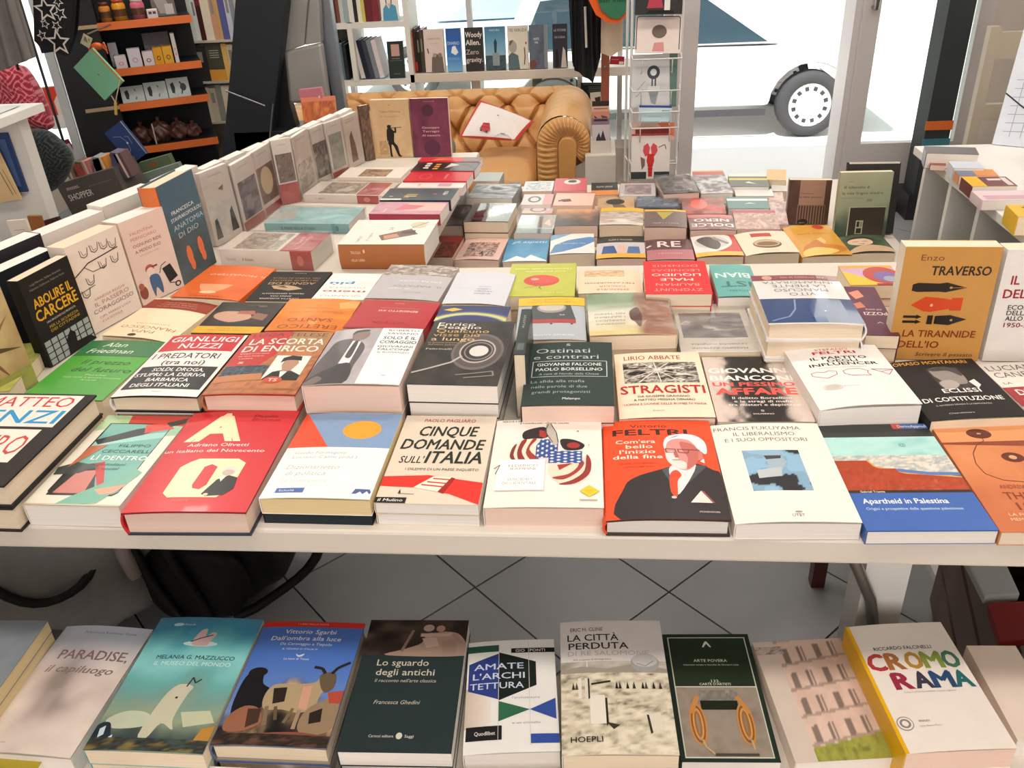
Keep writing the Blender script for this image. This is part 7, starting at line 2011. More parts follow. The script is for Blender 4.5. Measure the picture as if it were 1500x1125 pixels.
GW = 'books on the window shelf'
_x = [-0.8895, -0.8729, -0.8597, -0.8464, -0.8298, -0.8132, -0.8099, -0.7141, -0.7042, -0.6318, -0.6153, -0.5268, -0.5202, -0.4222, -0.4124, -0.3149, -0.3116, -0.2241, -0.2015, -0.1305]
for k, (c, nm) in enumerate((('#d98a2c', 'amber'), ('#b85a24', 'burnt orange'), ('#3a2c28', 'black over red'), ('#2a2826', 'black'), ('#4a463f', 'charcoal'))):
    spine(_x[k] + .0005, _x[k + 1] - _x[k] - .001, 4.23, zs, .185 + .006 * (k % 3), c, '%s spine at the left end of the window shelf' % nm, GW, ops=[('r', .2, .75, .8, .95, '#c23a28')] if k == 2 else [('r', .3, .2, .7, .5, '#8c877c')])
fo = [
    ('pinkish cover with group of men on the window shelf', '#d9c8c0', [('p', [(.3, 1), (.36, .66), (.56, .56), (.9, .64), (.95, 1)], '#6d625e'), ('e', .5, .60, .10, .05, '#a8948a'), ('e', .78, .60, .10, .05, '#8c7a72'), ('l', [(.2, .56), (.16, .44)], .06, '#5a504c'), ('t', 'I GRANDI FRATELLI', .5, .22, .04, '#7a6e6a', .7), ('t', 'storie', .5, .32, .03, '#a89c94', .4)]),
    ('blue cover with white splash on the window shelf', '#2f5ca8', [('g', 0, 0, 1, 1, 10, 20, lambda u, v: ramp(v, ['#3a5ca4', '#2f66b8', '#3f84c8', '#7ab4dc'])), ('t', 'DIARIO', .5, .34, .07, '#c9dcf0', .8, .01), ('p', [(.3, .56), (.4, .42), (.6, .40), (.8, .56), (.6, .62)], '#e6eef6'), ('t', 'ROMANO', .5, .70, .06, '#8fb4dc', .8)]),
    ('charcoal cover with large white words on the window shelf', '#343434', [('t', 'Woody', .5, .16, .12, '#ece8e0', .9, .02), ('t', 'Allen.', .45, .34, .12, '#ece8e0', .8, .02), ('t', 'Zero', .4, .56, .11, '#b8aea4', .7, .02), ('t', 'gravity.', .5, .74, .11, '#d9d0c6', .9, .02)]),
    ('teal cover with lone statue on the window shelf', '#5a8cac', [('g', 0, 0, 1, 1, 14, 20, lambda u, v: ramp(v, ['#4a7c9c', '#6aa0c0', '#8fb8cc', '#5a7484'])), ('g', 0, .66, 1, 1, 16, 8, photo(['#2c3c44', '#4c6068', '#222e36'], 3)), ('r', .36, .6, .70, .9, '#8c9ca0'), ('p', [(.46, .60), (.44, .36), (.52, .26), (.60, .36), (.56, .6)], '#2c4450'), ('t', 'NATURA', .5, .08, .04, '#dce8ee', .5)]),
    ('cream cover with portrait of balding man on the window shelf', '#dcd6c8', [('t', 'TEE NERUDA', .5, .1, .07, '#6a655c', .9, .01), ('p', [(0, 1), (0, .7), (.2, .6), (.5, .68), (.58, 1)], '#5a7074'), ('e', .25, .48, .2, .14, '#a8a49a'), ('p', [(.05, .44), (.1, .34), (.3, .32), (.14, .44)], '#6a645c'), ('l', [(.82, .5), (.84, .7), (.8, .9)], .05, '#4a4a44'), ('e', .9, .4, .04, .03, '#a8483c')]),
    ('slate cover with small white title on the window shelf', '#5a6878', [('g', 0, 0, 1, 1, 12, 16, photo(['#566474', '#6a7484', '#4e5c6e'], 3)), ('t', 'MORTE', .4, .32, .05, '#e6eaee', .3, .01), ('t', 'VIA', .4, .40, .05, '#e6eaee', .2, .01), ('r', .82, .0, 1, 1, '#8c949c'), ('e', .2, .9, .2, .1, '#7a4a4a')]),
    ('dark cover with tall pale figures on the window shelf', '#3a3a44', [('t', 'LE STORIE', .5, .14, .05, '#d0ccd0', .8), ('t', 'DI CASA', .5, .3, .05, '#d0ccd0', .7), ('p', [(.15, 1), (.2, .6), (.35, .56), (.42, 1)], '#241f24'), ('p', [(.55, 1), (.7, .52), (.85, .6), (.95, 1)], '#d9ccc4')])]
for k, (lb, c, ops) in enumerate(fo):
    a_, b_ = _x[6 + 2 * k], _x[7 + 2 * k]
    faceout(a_ + .001, b_ - .001, 4.215, zs, .190, lb, GW, c, ops, t=.03)

# white bookcase left of the window shelf
t = thing('bookcase', 'white bookcase standing against the window behind the sofa', 'bookcase', (0, 0, 0))
_v = [-1.2701, -1.1515, -0.877]
_h = [0.9608, 0.7025, 0.6551]
for nm, x in zip(('side_panel', 'divider', 'side_panel'), _v):
    z1 = _h[0] if nm == 'divider' else 1.9
    boxobj(nm, x - .012, SY, .0 if nm != 'divider' else _h[1], x + .012, SY + .22, z1, M_WHITE2, t)
for z in (_h[0], _h[1], .35, 1.35):
    boxobj('shelf_board', _v[0] + .012, SY + .003, z - .025, _v[2] - .012, SY + .218, z, M_WHITE2, t)
GB = 'books in the white bookcase'
_tx = [-1.2242, -1.0066]
cs = [('#d0c8c0', 'grey'), ('#5a2a2c', 'maroon'), ('#7a4a3c', 'brown'), ('#b8c0c0', 'silver'), ('#9aa8ac', 'blue grey'), ('#dcdcd8', 'white'), ('#2c2c2c', 'black'), ('#e0dcc8', 'ivory'), ('#c9c060', 'lime yellow'), ('#6a2830', 'wine red'), ('#7c3038', 'crimson')]
wds = [.017, .012, .014, .018, .02, .022, .016, .018, .014, .030, .030]
x = _tx[0] - .02
sc_ = (_tx[1] - _tx[0] + .02) / sum(wds)
for k, ((c, nm), wd) in enumerate(zip(cs, wds)):
    spine(x, wd * sc_ - .0008, 4.23, _h[0], .20 + .008 * (k % 3), c, '%s spine on the upper level of the white bookcase' % nm, GB)
    x += wd * sc_
_fx = [-0.9982, -0.9145]
faceout(_fx[0], _fx[1], 4.225, _h[0], .18, 'pale cover of a figure in a blue jumper', GB, '#e4e0da', [('p', [(.1, 1), (.14, .72), (.34, .60), (.46, .72), (.6, .60), (.86, .66), (.96, 1)], '#4f94b8'), ('l', [(.34, .6), (.3, .3), (.4, .1)], .06, '#6a4038'), ('l', [(.62, .6), (.66, .3), (.56, .1)], .06, '#6a4038'), ('p', [(.4, .6), (.6, .58), (.5, .72)], '#d9b8a4')], t=.012)
_lx = [-1.2826, -1.1784, -1.1683, -1.0012, -0.9912, -0.9147]
cs = [('#e0a82c', 'amber yellow'), ('#6a2c28', 'dark red'), ('#7ca0b0', 'light blue'), ('#56707a', 'slate blue'), ('#262a2c', 'black')]
x = _lx[0]
for k, (c, nm) in enumerate(cs):
    wd = (_lx[1] - _lx[0] - .012) / 5
    spine(x, wd - .001, 4.23, _h[1], .16 + .006 * (k % 2), c, '%s spine at the lower left of the white bookcase' % nm, GB)
    x += wd
cs = [('#3a3634', 'black and cream'), ('#dcdcdc', 'white leaning'), ('#23283a', 'navy leaning'), ('#3c4252', 'ink blue leaning'), ('#7c8490', 'grey leaning'), ('#d4ccd0', 'pale pink leaning')]
x = _lx[2] + .012
for k, (c, nm) in enumerate(cs):
    wd = .022
    spine(x, wd, 4.23, _h[1] + .003, .175, c, '%s spine beside the dark face-out book' % nm, GB, lean=-9 if k else -4)
    x += wd + .0015
faceout(_lx[4], _lx[5], 4.225, _h[1], .165, 'dark green cover with small pink picture, white bookcase', GB, '#2b3432', [('r', .24, .08, .76, .40, '#c09a90'), ('l', [(.1, .52), (.9, .52)], .01, '#9aa09c'), ('t', 'ritratti', .5, .46, .04, '#9aa09c', .5), ('t', 'editori', .5, .88, .03, '#9aa09c', .4)], t=.016)
_px = (-1.2076, 0.8982)
faceout(_px[0] - .055, _px[0] + .05, 4.36, _h[1] + .172 * 0, .26, 'grey photograph cover at the back of the bookcase', GB, '#8c8880', [('g', 0, 0, 1, .6, 16, 12, photo(['#6d6a64', '#a09c94', '#57544e'], 3, 5, 4, 2))], t=.01, lean=2)
for k in range(4):
    o = thing('book', ['lowest cream book', 'second cream book', 'third cream book', 'topmost cream book'][k] + ' in the small pile behind the sofa back', 'book', (-1.12 + .01 * (k % 2), 4.21, .3505 + .35 * 0 + k * .016), (0, 0, R(3 * k - 4)), 'pile on the low board of the white bookcase')
    make_book(o, .15, .20, .015, base='#e4dccb', pages='cream', finish='matt')

# ================================================================== GARMENTS, TOTES AND THE CARD RACK
def drape(name, pts_top, pts_bot, y, m, parent, amp=.012, fold=9, th=.02, cols=None):
    """hanging cloth between an upper and a lower outline (lists of (x, z)), folded front to back"""
    b_ = MB()

    def lerp(p, u):
        i = u * (len(p) - 1)
        k = min(int(i), len(p) - 2)
        f = i - k
        return p[k][0] * (1 - f) + p[k + 1][0] * f, p[k][1] * (1 - f) + p[k + 1][1] * f

    def mk(off):
        def fn(u, v):
            a, c = lerp(pts_top, u), lerp(pts_bot, u)
            return (a[0] * v + c[0] * (1 - v), y + off + amp * math.sin(u * fold * math.pi + .6 * math.sin(v * 3)) * (1 - .4 * v), a[1] * v + c[1] * (1 - v))
        return fn
    b_.grid(mk(0), 60, 20)
    b_.grid(mk(th), 60, 20)
    o = b_.build(name, m, parent)
    return o


t = thing('clothes_rail', 'dark knitted garments hanging on a rail by the rack', 'clothes', (0, 0, 0))
_g = [(-0.1225, 1.0636), (-0.1032, 0.8812), (-0.0876, 0.7726), (-0.0017, 0.7394), (0.0207, 0.9031), (0.0312, 1.0574)]
b = MB()
b.tube([(-.30, 3.77, 1.42), (.55, 3.77, 1.42)], .012)
b.build('rail', M_CHROME, t)
for xx in (-.28, .53):
    b = MB()
    b.tube([(xx, 3.77, 1.42), (xx, 4.42, 1.42)], .01)
    b.build('rail_arm', M_CHROME, t)
drape('garment', [(_g[0][0], 1.40), (_g[5][0], 1.40)], [(_g[1][0] + .005, _g[2][1] + .05), (_g[2][0], _g[2][1] + .02), (_g[3][0] - .01, _g[3][1]), (_g[4][0], _g[3][1] + .10)], 3.75, M_BLKCLOTH, t, .014, 11)
b = MB()
_l = [(-0.0426, 1.0382), (-0.038, 0.8833)]
b.tube([(_l[0][0], 3.725, _l[0][1]), (_l[1][0], 3.725, _l[1][1])], .005)
b.build('drawstring', mat('pale_cord', '#c9c6c0', .8), t)
t = thing('tote_bag', 'beige canvas tote hanging behind the green and orange one', 'bag')
_g = [(0.0254, 1.0626), (0.0206, 0.863), (0.0623, 0.8483), (0.1091, 0.8756), (0.117, 1.0588)]
drape('bag_body', [(_g[0][0], 1.36), (_g[4][0], 1.36)], [_g[1], _g[2], _g[3]], 3.70, M_CANVAS, t, .005, 3, .03)
b = MB()
b.tube([(_g[0][0] + .02, 3.71, 1.35), (_g[0][0] + .03, 3.77, 1.435), (_g[4][0] - .03, 3.77, 1.435), (_g[4][0] - .02, 3.71, 1.35)], .006)
b.build('handle', M_CANVAS, t)
t = thing('tote_bag', 'green bag with orange edge and white lettering hanging up', 'bag')
_g = [(-0.0281, 1.0727), (0.0011, 1.0175), (0.0465, 0.9884), (0.0866, 0.9843), (0.1181, 1.0079), (0.1276, 1.0663)]
ctr = (_g[0][0] + _g[5][0]) / 2
b = MB()
prof = [(_g[0][0], 1.34)] + [tuple(p) for p in _g] + [(_g[5][0], 1.34)]
b.prism(prof[::-1], 0, .02, 0, '#e2612a', mtx=Matrix(((1, 0, 0, 0), (0, 0, 1, 3.62), (0, 1, 0, 0), (0, 0, 0, 1))))
b.build('orange_lining', M_CLOTH, t)
prof2 = [(ctr + (a_ - ctr) * .80 + .012, c_ + (.016 if c_ < 1.3 else 0)) for a_, c_ in prof]
b = MB()
b.prism(prof2[::-1], 0, .004, 0, '#3f7a5c', mtx=Matrix(((1, 0, 0, 0), (0, 0, 1, 3.614), (0, 1, 0, 0), (0, 0, 0, 1))))
o = b.build('green_face', M_CLOTH, t)
pr = Print(.14, .1, lambda u: 0.0)
pr.op(('t', 'BE', .5, .10, .22, '#e6e4dc', .5, .03))
pr.op(('t', 'best friend', .56, .52, .14, '#1f2a26', .8, 0, .2))
zb_ = min(p[1] for p in prof2)
pr.build('bag_print', M_CLOTH, t, Matrix(((1, 0, 0, ctr + .012), (0, 0, -1, 3.6135), (0, 1, 0, zb_ + .02), (0, 0, 0, 1))))
b = MB()
b.tube([(ctr - .04, 3.63, 1.33), (ctr - .03, 3.77, 1.434), (ctr + .03, 3.77, 1.434), (ctr + .04, 3.63, 1.33)], .006)
b.build('handle', mat('green_webbing', '#3f7a5c', .9), t)

_p = [(0.0217, 0.8268), (0.0598, 0.8255), (0.0225, 0.5616), (0.0619, 0.5604)]
t = thing('post', 'terracotta painted wooden post behind the greeting cards', 'post', (0, 0, 0))
boxobj('shaft', _p[0][0] + .002, 3.90, 0, _p[1][0], 3.93, 1.3, M_POST, t)
b = MB()
_s = (0.0396, 0.773)
b.lathe([(0, .004), (.006, .003), (.008, 0)], 10)
v0 = [(_s[0] + a_, 3.90 - c_, _s[1] + b_) for a_, b_, c_ in b.v]
b2 = MB()
b2.add(v0, b.f)
b2.build('screw_cap', M_CHROME, t)
_q = [(0.0607, 3.96, 0.8105), (0.1232, 3.96, 0.8054), (0.1237, 3.96, 0.7714), (0.061, 3.96, 0.7764)]
slab('sign_card', 'small red label strip beside the terracotta post', 'card', _q, .003, M_MATT, [('r', .65, .6, .95, .95, '#e6dcd4'), ('l', [(.1, .4), (.6, .4)], .03, '#e0a0a0')], col='#a82c38')
_q = [(-0.0803, 4.44, 0.6149), (0.0251, 4.44, 0.6114), (0.0258, 4.44, 0.3451), (-0.0828, 4.44, 0.3482)]
slab('poster', 'black poster with grey lettering beside the sofa arm', 'poster', _q, .004, M_MATT, [('r', .1, .02, 1, .04, '#6a706c')] + [('l', [(.35, .08 + .03 * i), (.98, .08 + .03 * i)], .02, '#9aa09c') for i in range(4)] + [('r', .0, .35, 1, 1, '#b8b4ac')], col='#2e3230')
_q = [(-0.0285, 3.86, 0.6771), (0.0219, 3.86, 0.6783), (0.0252, 3.86, 0.5881), (-0.0169, 3.86, 0.5835)]
slab('photo_card', 'cream card with dark square propped by the post', 'card', _q, .003, M_MATT, [('p', [(.40, .24), (.95, .20), (.95, .62), (.55, .62)], '#3c3024')], col='#dcd4c4')

# white plinth with a box of cards
_p = [(-0.0405, 3.25, 0.5655), (0.076, 3.25, 0.5624), (-0.0637, 3.25, 0.5817)]
t = thing('plinth', 'white cube plinth right of the sofa arm', 'plinth', (0, 0, 0))
boxobj('box', _p[0][0], 3.25, 0, _p[1][0], 3.50, _p[0][2], M_WHITE, t, bevel=.003)
_c = [(-0.0199, 3.28, 0.5648), (0.0584, 3.28, 0.5653), (-0.0172, 3.28, 0.6116), (0.0597, 3.28, 0.7035)]
t = thing('card_box', 'white card box full of greeting cards on the plinth', 'box', (0, 0, 0))
x0, x1, z0 = _c[0][0], _c[1][0], _p[0][2] + .0005
zf = _c[2][2]
boxobj('front_panel', x0, 3.28, z0, x1, 3.284, zf, M_WHITE, t)
boxobj('side_panel', x0, 3.284, z0, x0 + .003, 3.42, zf + .01, M_WHITE, t)
boxobj('side_panel', x1 - .003, 3.284, z0, x1, 3.42, zf + .01, M_WHITE, t)
boxobj('base_panel', x0, 3.284, z0, x1, 3.42, z0 + .003, M_WHITE, t)
for k, (hh, c, nm, ops) in enumerate(((.095, '#c9bcc0', 'mauve card with dark crown drawing, front of the card box', [('p', [(.2, .8), (.25, .5), (.4, .3), (.5, .5), (.62, .2), (.75, .5), (.9, .8)], '#3c343c')]), (.115, '#8c7484', 'plum edged card second in the card box', [('r', .1, .03, .9, .1, '#3c2c34')]), (.135, '#c98a74', 'peach patterned card third in the card box', [('p', [(.1, .1), (.4, .2), (.3, .35)], '#5a3430'), ('p', [(.5, .1), (.9, .15), (.7, .3)], '#6a4038')]), (.15, '#d9a890', 'salmon card fourth in the card box', [('l', [(.1, .06), (.9, .06)], .04, '#4a2c28')]), (.165, '#3a2a28', 'tall dark card at the back of the card box', []))):
    yy = 3.30 + k * .022
    slab('greeting_card', nm, 'card', rectq(x0 + .006, z0 + .004, x1 - .006, z0 + .004 + hh, yy, .012), .0015, M_MATT, ops, 'cards in the card box', col=c)

# wire card rack
RY = 3.0
t = thing('card_rack', 'white wire rack holding greeting cards by the doorway', 'rack', (0, 0, 0))
_r = [(0.1064, 0.854), (0.1179, 0.8536), (0.2817, 0.8482)]
for x, y in ((_r[0][0], RY + .10), (_r[1][0], RY), (_r[2][0], RY + .02)):
    b = MB()
    b.tube([(x, y, .0), (x, y, 1.32)], .0045)
    b.build('upright', M_WIRE, t)
_z = [0.9595, 0.8598, 0.7905, 0.738, 0.6159, 0.5675]
for z in _z:
    b = MB()
    b.tube([(_r[1][0], RY, z), (_r[1][0] + .004, RY - .05, z - .006), (_r[2][0] - .004, RY - .05, z - .006), (_r[2][0], RY + .02, z)], .0025, 6)
    b.build('pocket_wire', M_WIRE, t)
    for f in (.2, .8):
        b = MB()
        xx = _r[1][0] * (1 - f) + _r[2][0] * f
        b.tube([(xx, RY - .05, z - .006), (xx, RY - .052, z - .05), (xx, RY + .0, z - .055)], .002, 6)
        b.build('pocket_wire', M_WIRE, t)
for z in (.02, .6, 1.2):
    b = MB()
    b.tube([(_r[0][0], RY + .10, z), (_r[1][0], RY, z), (_r[2][0], RY + .02, z)], .003, 6)
    b.build('cross_wire', M_WIRE, t)


def rackcard(name, px, ops, c):
    return slab('greeting_card', name, 'card', px, .0025, M_MATT, ops, 'cards in the wire rack', col=c)


rackcard('black card with red and white figures at the rack top', [(0.1236, 3.0, 1.2071), (0.2731, 3.0, 1.2007), (0.2741, 2.97, 1.0848), (0.1251, 2.97, 1.0866)], [('p', [(.25, .85), (.3, .62), (.55, .6), (.6, .84)], '#a8384c'), ('r', .62, .6, .74, .9, '#d9d4d0'), ('p', [(.2, .98), (.3, .9), (.8, .9), (.85, .98)], '#0c0c0c')], '#2e2c2a')
rackcard('cream card in black line frame, second in the rack', [(0.1242, 3.0, 1.0812), (0.2772, 3.0, 1.0752), (0.273, 2.965, 0.9664), (0.1275, 2.965, 0.9716)], [('l', [(.03, .9), (.03, .06), (.07, .02), (.93, .02), (.96, .06), (.96, .9)], .018, '#2c2826'), ('e', .52, .42, .16, .18, '#6a5c54'), ('p', [(.38, .95), (.42, .72), (.62, .70), (.64, .95)], '#c98a88')], '#d9cbc4')
rackcard('grey card with lamp drawing and green edge, third down', [(0.1269, 3.0, 0.9621), (0.2784, 3.0, 0.9608), (0.2676, 2.965, 0.7981), (0.12, 2.965, 0.7982)], [('p', [(.82, .0), (1, .0), (1, 1), (.86, 1)], '#5c7870'), ('e', .48, .34, .14, .13, '#3c4450'), ('e', .48, .34, .07, .065, '#d4d8dc'), ('r', .44, .45, .47, .6, '#3c4450'), ('r', .51, .45, .54, .6, '#3c4450'), ('r', .36, .6, .62, .7, '#d9dcd8'), ('p', [(.38, .7), (.6, .7), (.54, .95), (.44, .92)], '#8c949c'), ('l', [(.1, .7), (.3, .5)], .01, '#6a7a6a'), ('l', [(.1, .8), (.26, .66)], .01, '#6a7a6a')], '#c9c9cb')
rackcard('pale blue card pack with navy header in the rack', [(0.1447, 2.96, 0.8074), (0.2467, 2.96, 0.802), (0.2549, 2.95, 0.7525), (0.141, 2.95, 0.7559)], [('r', 0, 0, 1, .14, '#3c4a8c'), ('r', .7, .3, .95, .4, '#6a7a84'), ('t', 'cartoline', .5, .68, .08, '#7c94a4', .4)], '#bcd4dc')
rackcard('peach card with orange corner behind the lobster card', [(0.1249, 3.0, 0.7381), (0.2709, 3.0, 0.7383), (0.2672, 2.98, 0.6832), (0.1253, 2.98, 0.6848)], [('p', [(.6, 0), (1, 0), (1, .8), (.8, .6)], '#d9744c'), ('r', .08, .3, .9, .7, '#7c2420')], '#dcae9c')
rackcard('cream card with a big red lobster, lowest in the rack', [(0.1263, 2.96, 0.7106), (0.2575, 2.96, 0.7114), (0.2524, 2.93, 0.5627), (0.1212, 2.93, 0.5658)], [('r', 0, 0, 1, .04, '#a83c34'), ('p', [(.36, .50), (.30, .38), (.32, .26), (.42, .20), (.48, .30), (.46, .46)], '#cf4c50'), ('p', [(.60, .50), (.68, .38), (.66, .26), (.56, .20), (.50, .30), (.53, .46)], '#cf4c50'), ('p', [(.42, .44), (.58, .44), (.60, .60), (.56, .72), (.55, .95), (.45, .95), (.44, .72), (.40, .60)], '#c22c2c'), ('l', [(.42, .7), (.58, .7)], .012, '#8c1c20'), ('l', [(.43, .78), (.57, .78)], .012, '#8c1c20'), ('l', [(.44, .86), (.56, .86)], .012, '#8c1c20'), ('p', [(.24, .5), (.36, .56), (.36, .7), (.28, .8)], '#7a5c5c'), ('r', 0, .84, .40, 1, '#34383c'), ('r', .6, .84, 1, 1, '#34383c'), ('l', [(.7, .3), (.86, .24), (.9, .34)], .02, '#55504c')], '#dcd2cc')

# ================================================================== SLANTED STEEL COLUMN
CYc = 3.0


def poly3(name, pts, thick, m, parent, bev=.003):
    """flat plate: outline of (x, z) at depth y, given thickness"""
    b_ = MB()
    y = pts[0][2]
    p_ = [(a_, c_) for a_, c_, _ in pts]
    ar = sum(p_[i][0] * p_[(i + 1) % len(p_)][1] - p_[(i + 1) % len(p_)][0] * p_[i][1] for i in range(len(p_)))
    if ar > 0:
        p_ = p_[::-1]
    b_.prism(p_, 0, thick, mtx=Matrix(((1, 0, 0, 0), (0, 0, 1, y), (0, 1, 0, 0), (0, 0, 0, 1))))
    return b_.build(name, m, parent, bevel=bev)


t = thing('steel_column', 'slanted black and grey steel column by the bookcases', 'column', (0, 0, 0))
poly3('black_face', [(-1.1601, 1.3027, 3.0), (-0.987, 1.295, 3.0), (-1.1718, 0.6941, 3.0), (-1.2647, 0.3998, 3.0), (-1.4395, 0.4032, 3.0), (-1.3212, 0.7834, 3.0), (-1.2551, 0.9896, 3.0)], .12, mat('blue_black_painted_steel', '#151d26', .5), t)
poly3('upper_panel', [(-1.0067, 1.2923, 3.06), (-0.9352, 1.2891, 3.06), (-1.0048, 1.0249, 3.06), (-1.0769, 1.0052, 3.06), (-1.1111, 0.9291, 3.06)], .04, M_STEEL, t)
poly3('upper_panel', [(-0.9275, 1.2894, 3.05), (-0.9161, 1.2889, 3.05), (-0.9423, 1.0329, 3.05), (-0.9991, 1.0261, 3.05)], .04, M_STEEL, t)
poly3('curved_panel', [(-1.0712, 1.0095, 3.03), (-0.9364, 1.0333, 3.03), (-0.9392, 0.8363, 3.03), (-1.0838, 0.8361, 3.03)], .04, M_STEEL, t, .01)
poly3('lower_panel', [(-1.1154, 0.9539, 3.05), (-1.0783, 1.0068, 3.05), (-1.091, 0.8322, 3.05), (-1.0692, 0.641, 3.05), (-1.1152, 0.3794, 3.05), (-1.2858, 0.3827, 3.05)], .05, mat('charcoal_steel', '#22252a', .4, metal=.5), t)
poly3('grey_flange', [(-0.9288, 1.2865, 3.1), (-0.9055, 1.2854, 3.1), (-0.904, 0.8303, 3.1), (-0.9026, 0.7725, 3.1), (-0.9432, 0.7737, 3.1), (-0.9543, 1.0172, 3.1)], .04, mat('light_grey_steel', '#8c939c', .3, metal=.7), t)
poly3('inner_flange', [(-0.9693, 1.0256, 3.14), (-0.9641, 1.0118, 3.14), (-0.9478, 0.8139, 3.14), (-0.9618, 0.6906, 3.14), (-0.9983, 0.6917, 3.14), (-0.9856, 0.9575, 3.14)], .03, M_BLACK, t)
poly3('foot_plate', [(-1.36, 0, 3.0), (-.86, 0, 3.0), (-.90, .75, 3.0), (-1.30, .75, 3.0)], .16, M_BLACK, t)
b = MB()
_e = [(-1.2853, 2.98, 0.8968), (-1.1557, 2.98, 0.8418), (-1.1248, 2.98, 0.8478), (-1.1618, 2.98, 0.7233)]
b.tube([_e[0], _e[1]], .003, 6)
b.build('weld_seam', M_CHROME, t)
b = MB()
b.tube([_e[2], _e[3]], .003, 6)
b.build('weld_seam', M_CHROME, t)
_q = [(-0.827, 2.43, 0.988), (-0.7621, 2.43, 0.9969), (-0.7581155419727605, 2.43, 0.8015), (-0.8250367784317177, 2.43, 0.8015)]
slab('photo_book', 'pink wrapped cover standing behind the rusty orange one', 'book', _q, .02, M_GLOSS, [('p', [(.2, .3), (.9, .1), (.6, .7)], '#e6c8cc')], col='#b8707c')

# ================================================================== BOOKCASE AND ORANGE EDGED STAND AT THE LEFT
BY = 3.55
t = thing('wall_bookcase', 'pale metal bookcase left of the slanted column', 'bookcase', (0, 0, 0))
_b0 = [(-1.7295, 0.9913), (-1.4469, 0.9911), (-1.7261, 0.834), (-1.511, 0.8322), (-1.7285, 0.6697), (-1.5622, 0.6705)]
bx_0, bx_1 = _b0[0][0], _b0[1][0] + .02
zz = [(_b0[0][1] + _b0[1][1]) / 2, (_b0[2][1] + _b0[3][1]) / 2, (_b0[4][1] + _b0[5][1]) / 2]
M_BC = mat('pale_grey_bookcase_metal', '#bab4aa', .5)
for z in zz + [zz[2] - .22, zz[0] + .30]:
    boxobj('shelf_board', bx_0, BY, z - .008, bx_1, BY + .24, z, M_BC, t)
for x in (bx_0 - .015, bx_1):
    boxobj('upright', x, BY, 0, x + .015, BY + .24, zz[0] + .32, M_BC, t)
boxobj('back_panel', bx_0, BY + .24, 0, bx_1, BY + .25, zz[0] + .32, M_BC, t)
GL = ['upper', 'middle', 'lower']
pal = [[('#dcd6cc', 'white', .016), ('#c9c3b8', 'grey', .010), ('#e0d8c8', 'ivory', .012), ('#3a2a30', 'maroon topped black', .024), ('#8fb4b0', 'sea green', .018), ('#20282c', 'navy', .012), ('#c8d0cc', 'silver', .016), ('#d9dcd8', 'pale', .018), ('#45201f', 'red capped dark', .020), ('#dcd0b8', 'cream', .034), ('#c89478', 'salmon', .022), ('#c9a060', 'ochre', .012), ('#5a5c94', 'violet blue', .026), ('#c0c4d0', 'lilac white', .020), ('#8c90a0', 'grey blue', .018)],
       [('#d9d4c8', 'white', .012), ('#6a5a58', 'brown', .014), ('#5d4850', 'plum', .016), ('#8c8480', 'grey', .010), ('#2c2a2a', 'black', .05), ('#4a4a3c', 'olive black', .05), ('#d9b060', 'ochre', .016), ('#cfc0a0', 'tan', .020), ('#8c7c6c', 'taupe', .03)],
       [('#a89c90', 'taupe', .016), ('#5c5048', 'brown', .016), ('#2e2a28', 'black', .018), ('#d4c8b4', 'cream', .018), ('#c0b49c', 'beige', .018), ('#8c8c84', 'grey', .016), ('#dccfb8', 'ivory', .022), ('#c8533c', 'vermilion', .018), ('#cc6040', 'orange red', .018), ('#b8482e', 'brick red', .014)]]
for r_ in range(3):
    x = bx_0 + .004
    tw = sum(p[2] for p in pal[r_])
    sc_ = (bx_1 - bx_0 - .008) / tw * (1 if r_ < 2 else .98)
    for k, (c, nm, wd) in enumerate(pal[r_]):
        w_ = wd * sc_
        ops = ()
        if c in ('#3a2a30', '#45201f'):
            ops = [('r', 0, 0, 1, .22, '#7a2c40')]
        elif c == '#4a4a3c':
            ops = [('l', [(.2, .2 + .06 * i), (.8, .2 + .06 * i)], .04, '#b8b4a0') for i in range(4)] + [('r', 0, .7, 1, 1, '#d99a3c')]
        elif k % 3 == 1:
            ops = [('r', .25, .15, .75, .45, '#8c877c')]
        spine(x, w_ - .0008, BY + .012, zz[r_], [.165, .135, .135][r_] + .008 * ((k * 7) % 4) / 2, c, '%s spine on the %s level of the metal bookcase' % (nm, GL[r_]), 'books in the metal bookcase', d=.13, ops=ops)
        x += w_

OY = 3.2
_pre = set(bpy.data.objects)
t = thing('display_stand', 'black display stand with orange shelf edges and small gifts', 'stand', (0, 0, 0))
_o = [((-1.7917, 1.0947), (-1.5173, 1.1048)), ((-1.7857, 0.9275), (-1.526, 0.9477)), ((-1.7861, 0.7951), (-1.5207, 0.8297)), ((-1.7873, 0.6143), (-1.5254, 0.6763))]
sx0 = min(a_[0] for a_, b_ in _o) - .02
sx1 = max(b_[0] for a_, b_ in _o)
sx1 = sx0 + (sx1 - sx0) * 1.12
M_BACK = mat('black_felt_board', '#191b1f', .8)
boxobj('back_panel', sx0, OY + .22, 0, sx1, OY + .24, 1.5, M_BACK, t)
boxobj('side_panel', sx0 - .165, OY + .02, 0, sx0 - .005, OY + .05, 1.5, M_BLACK, t)
boxobj('side_panel', sx0 - .02, OY + .03, 0, sx0, OY + .22, 1.5, M_BLACK, t)
zo = []
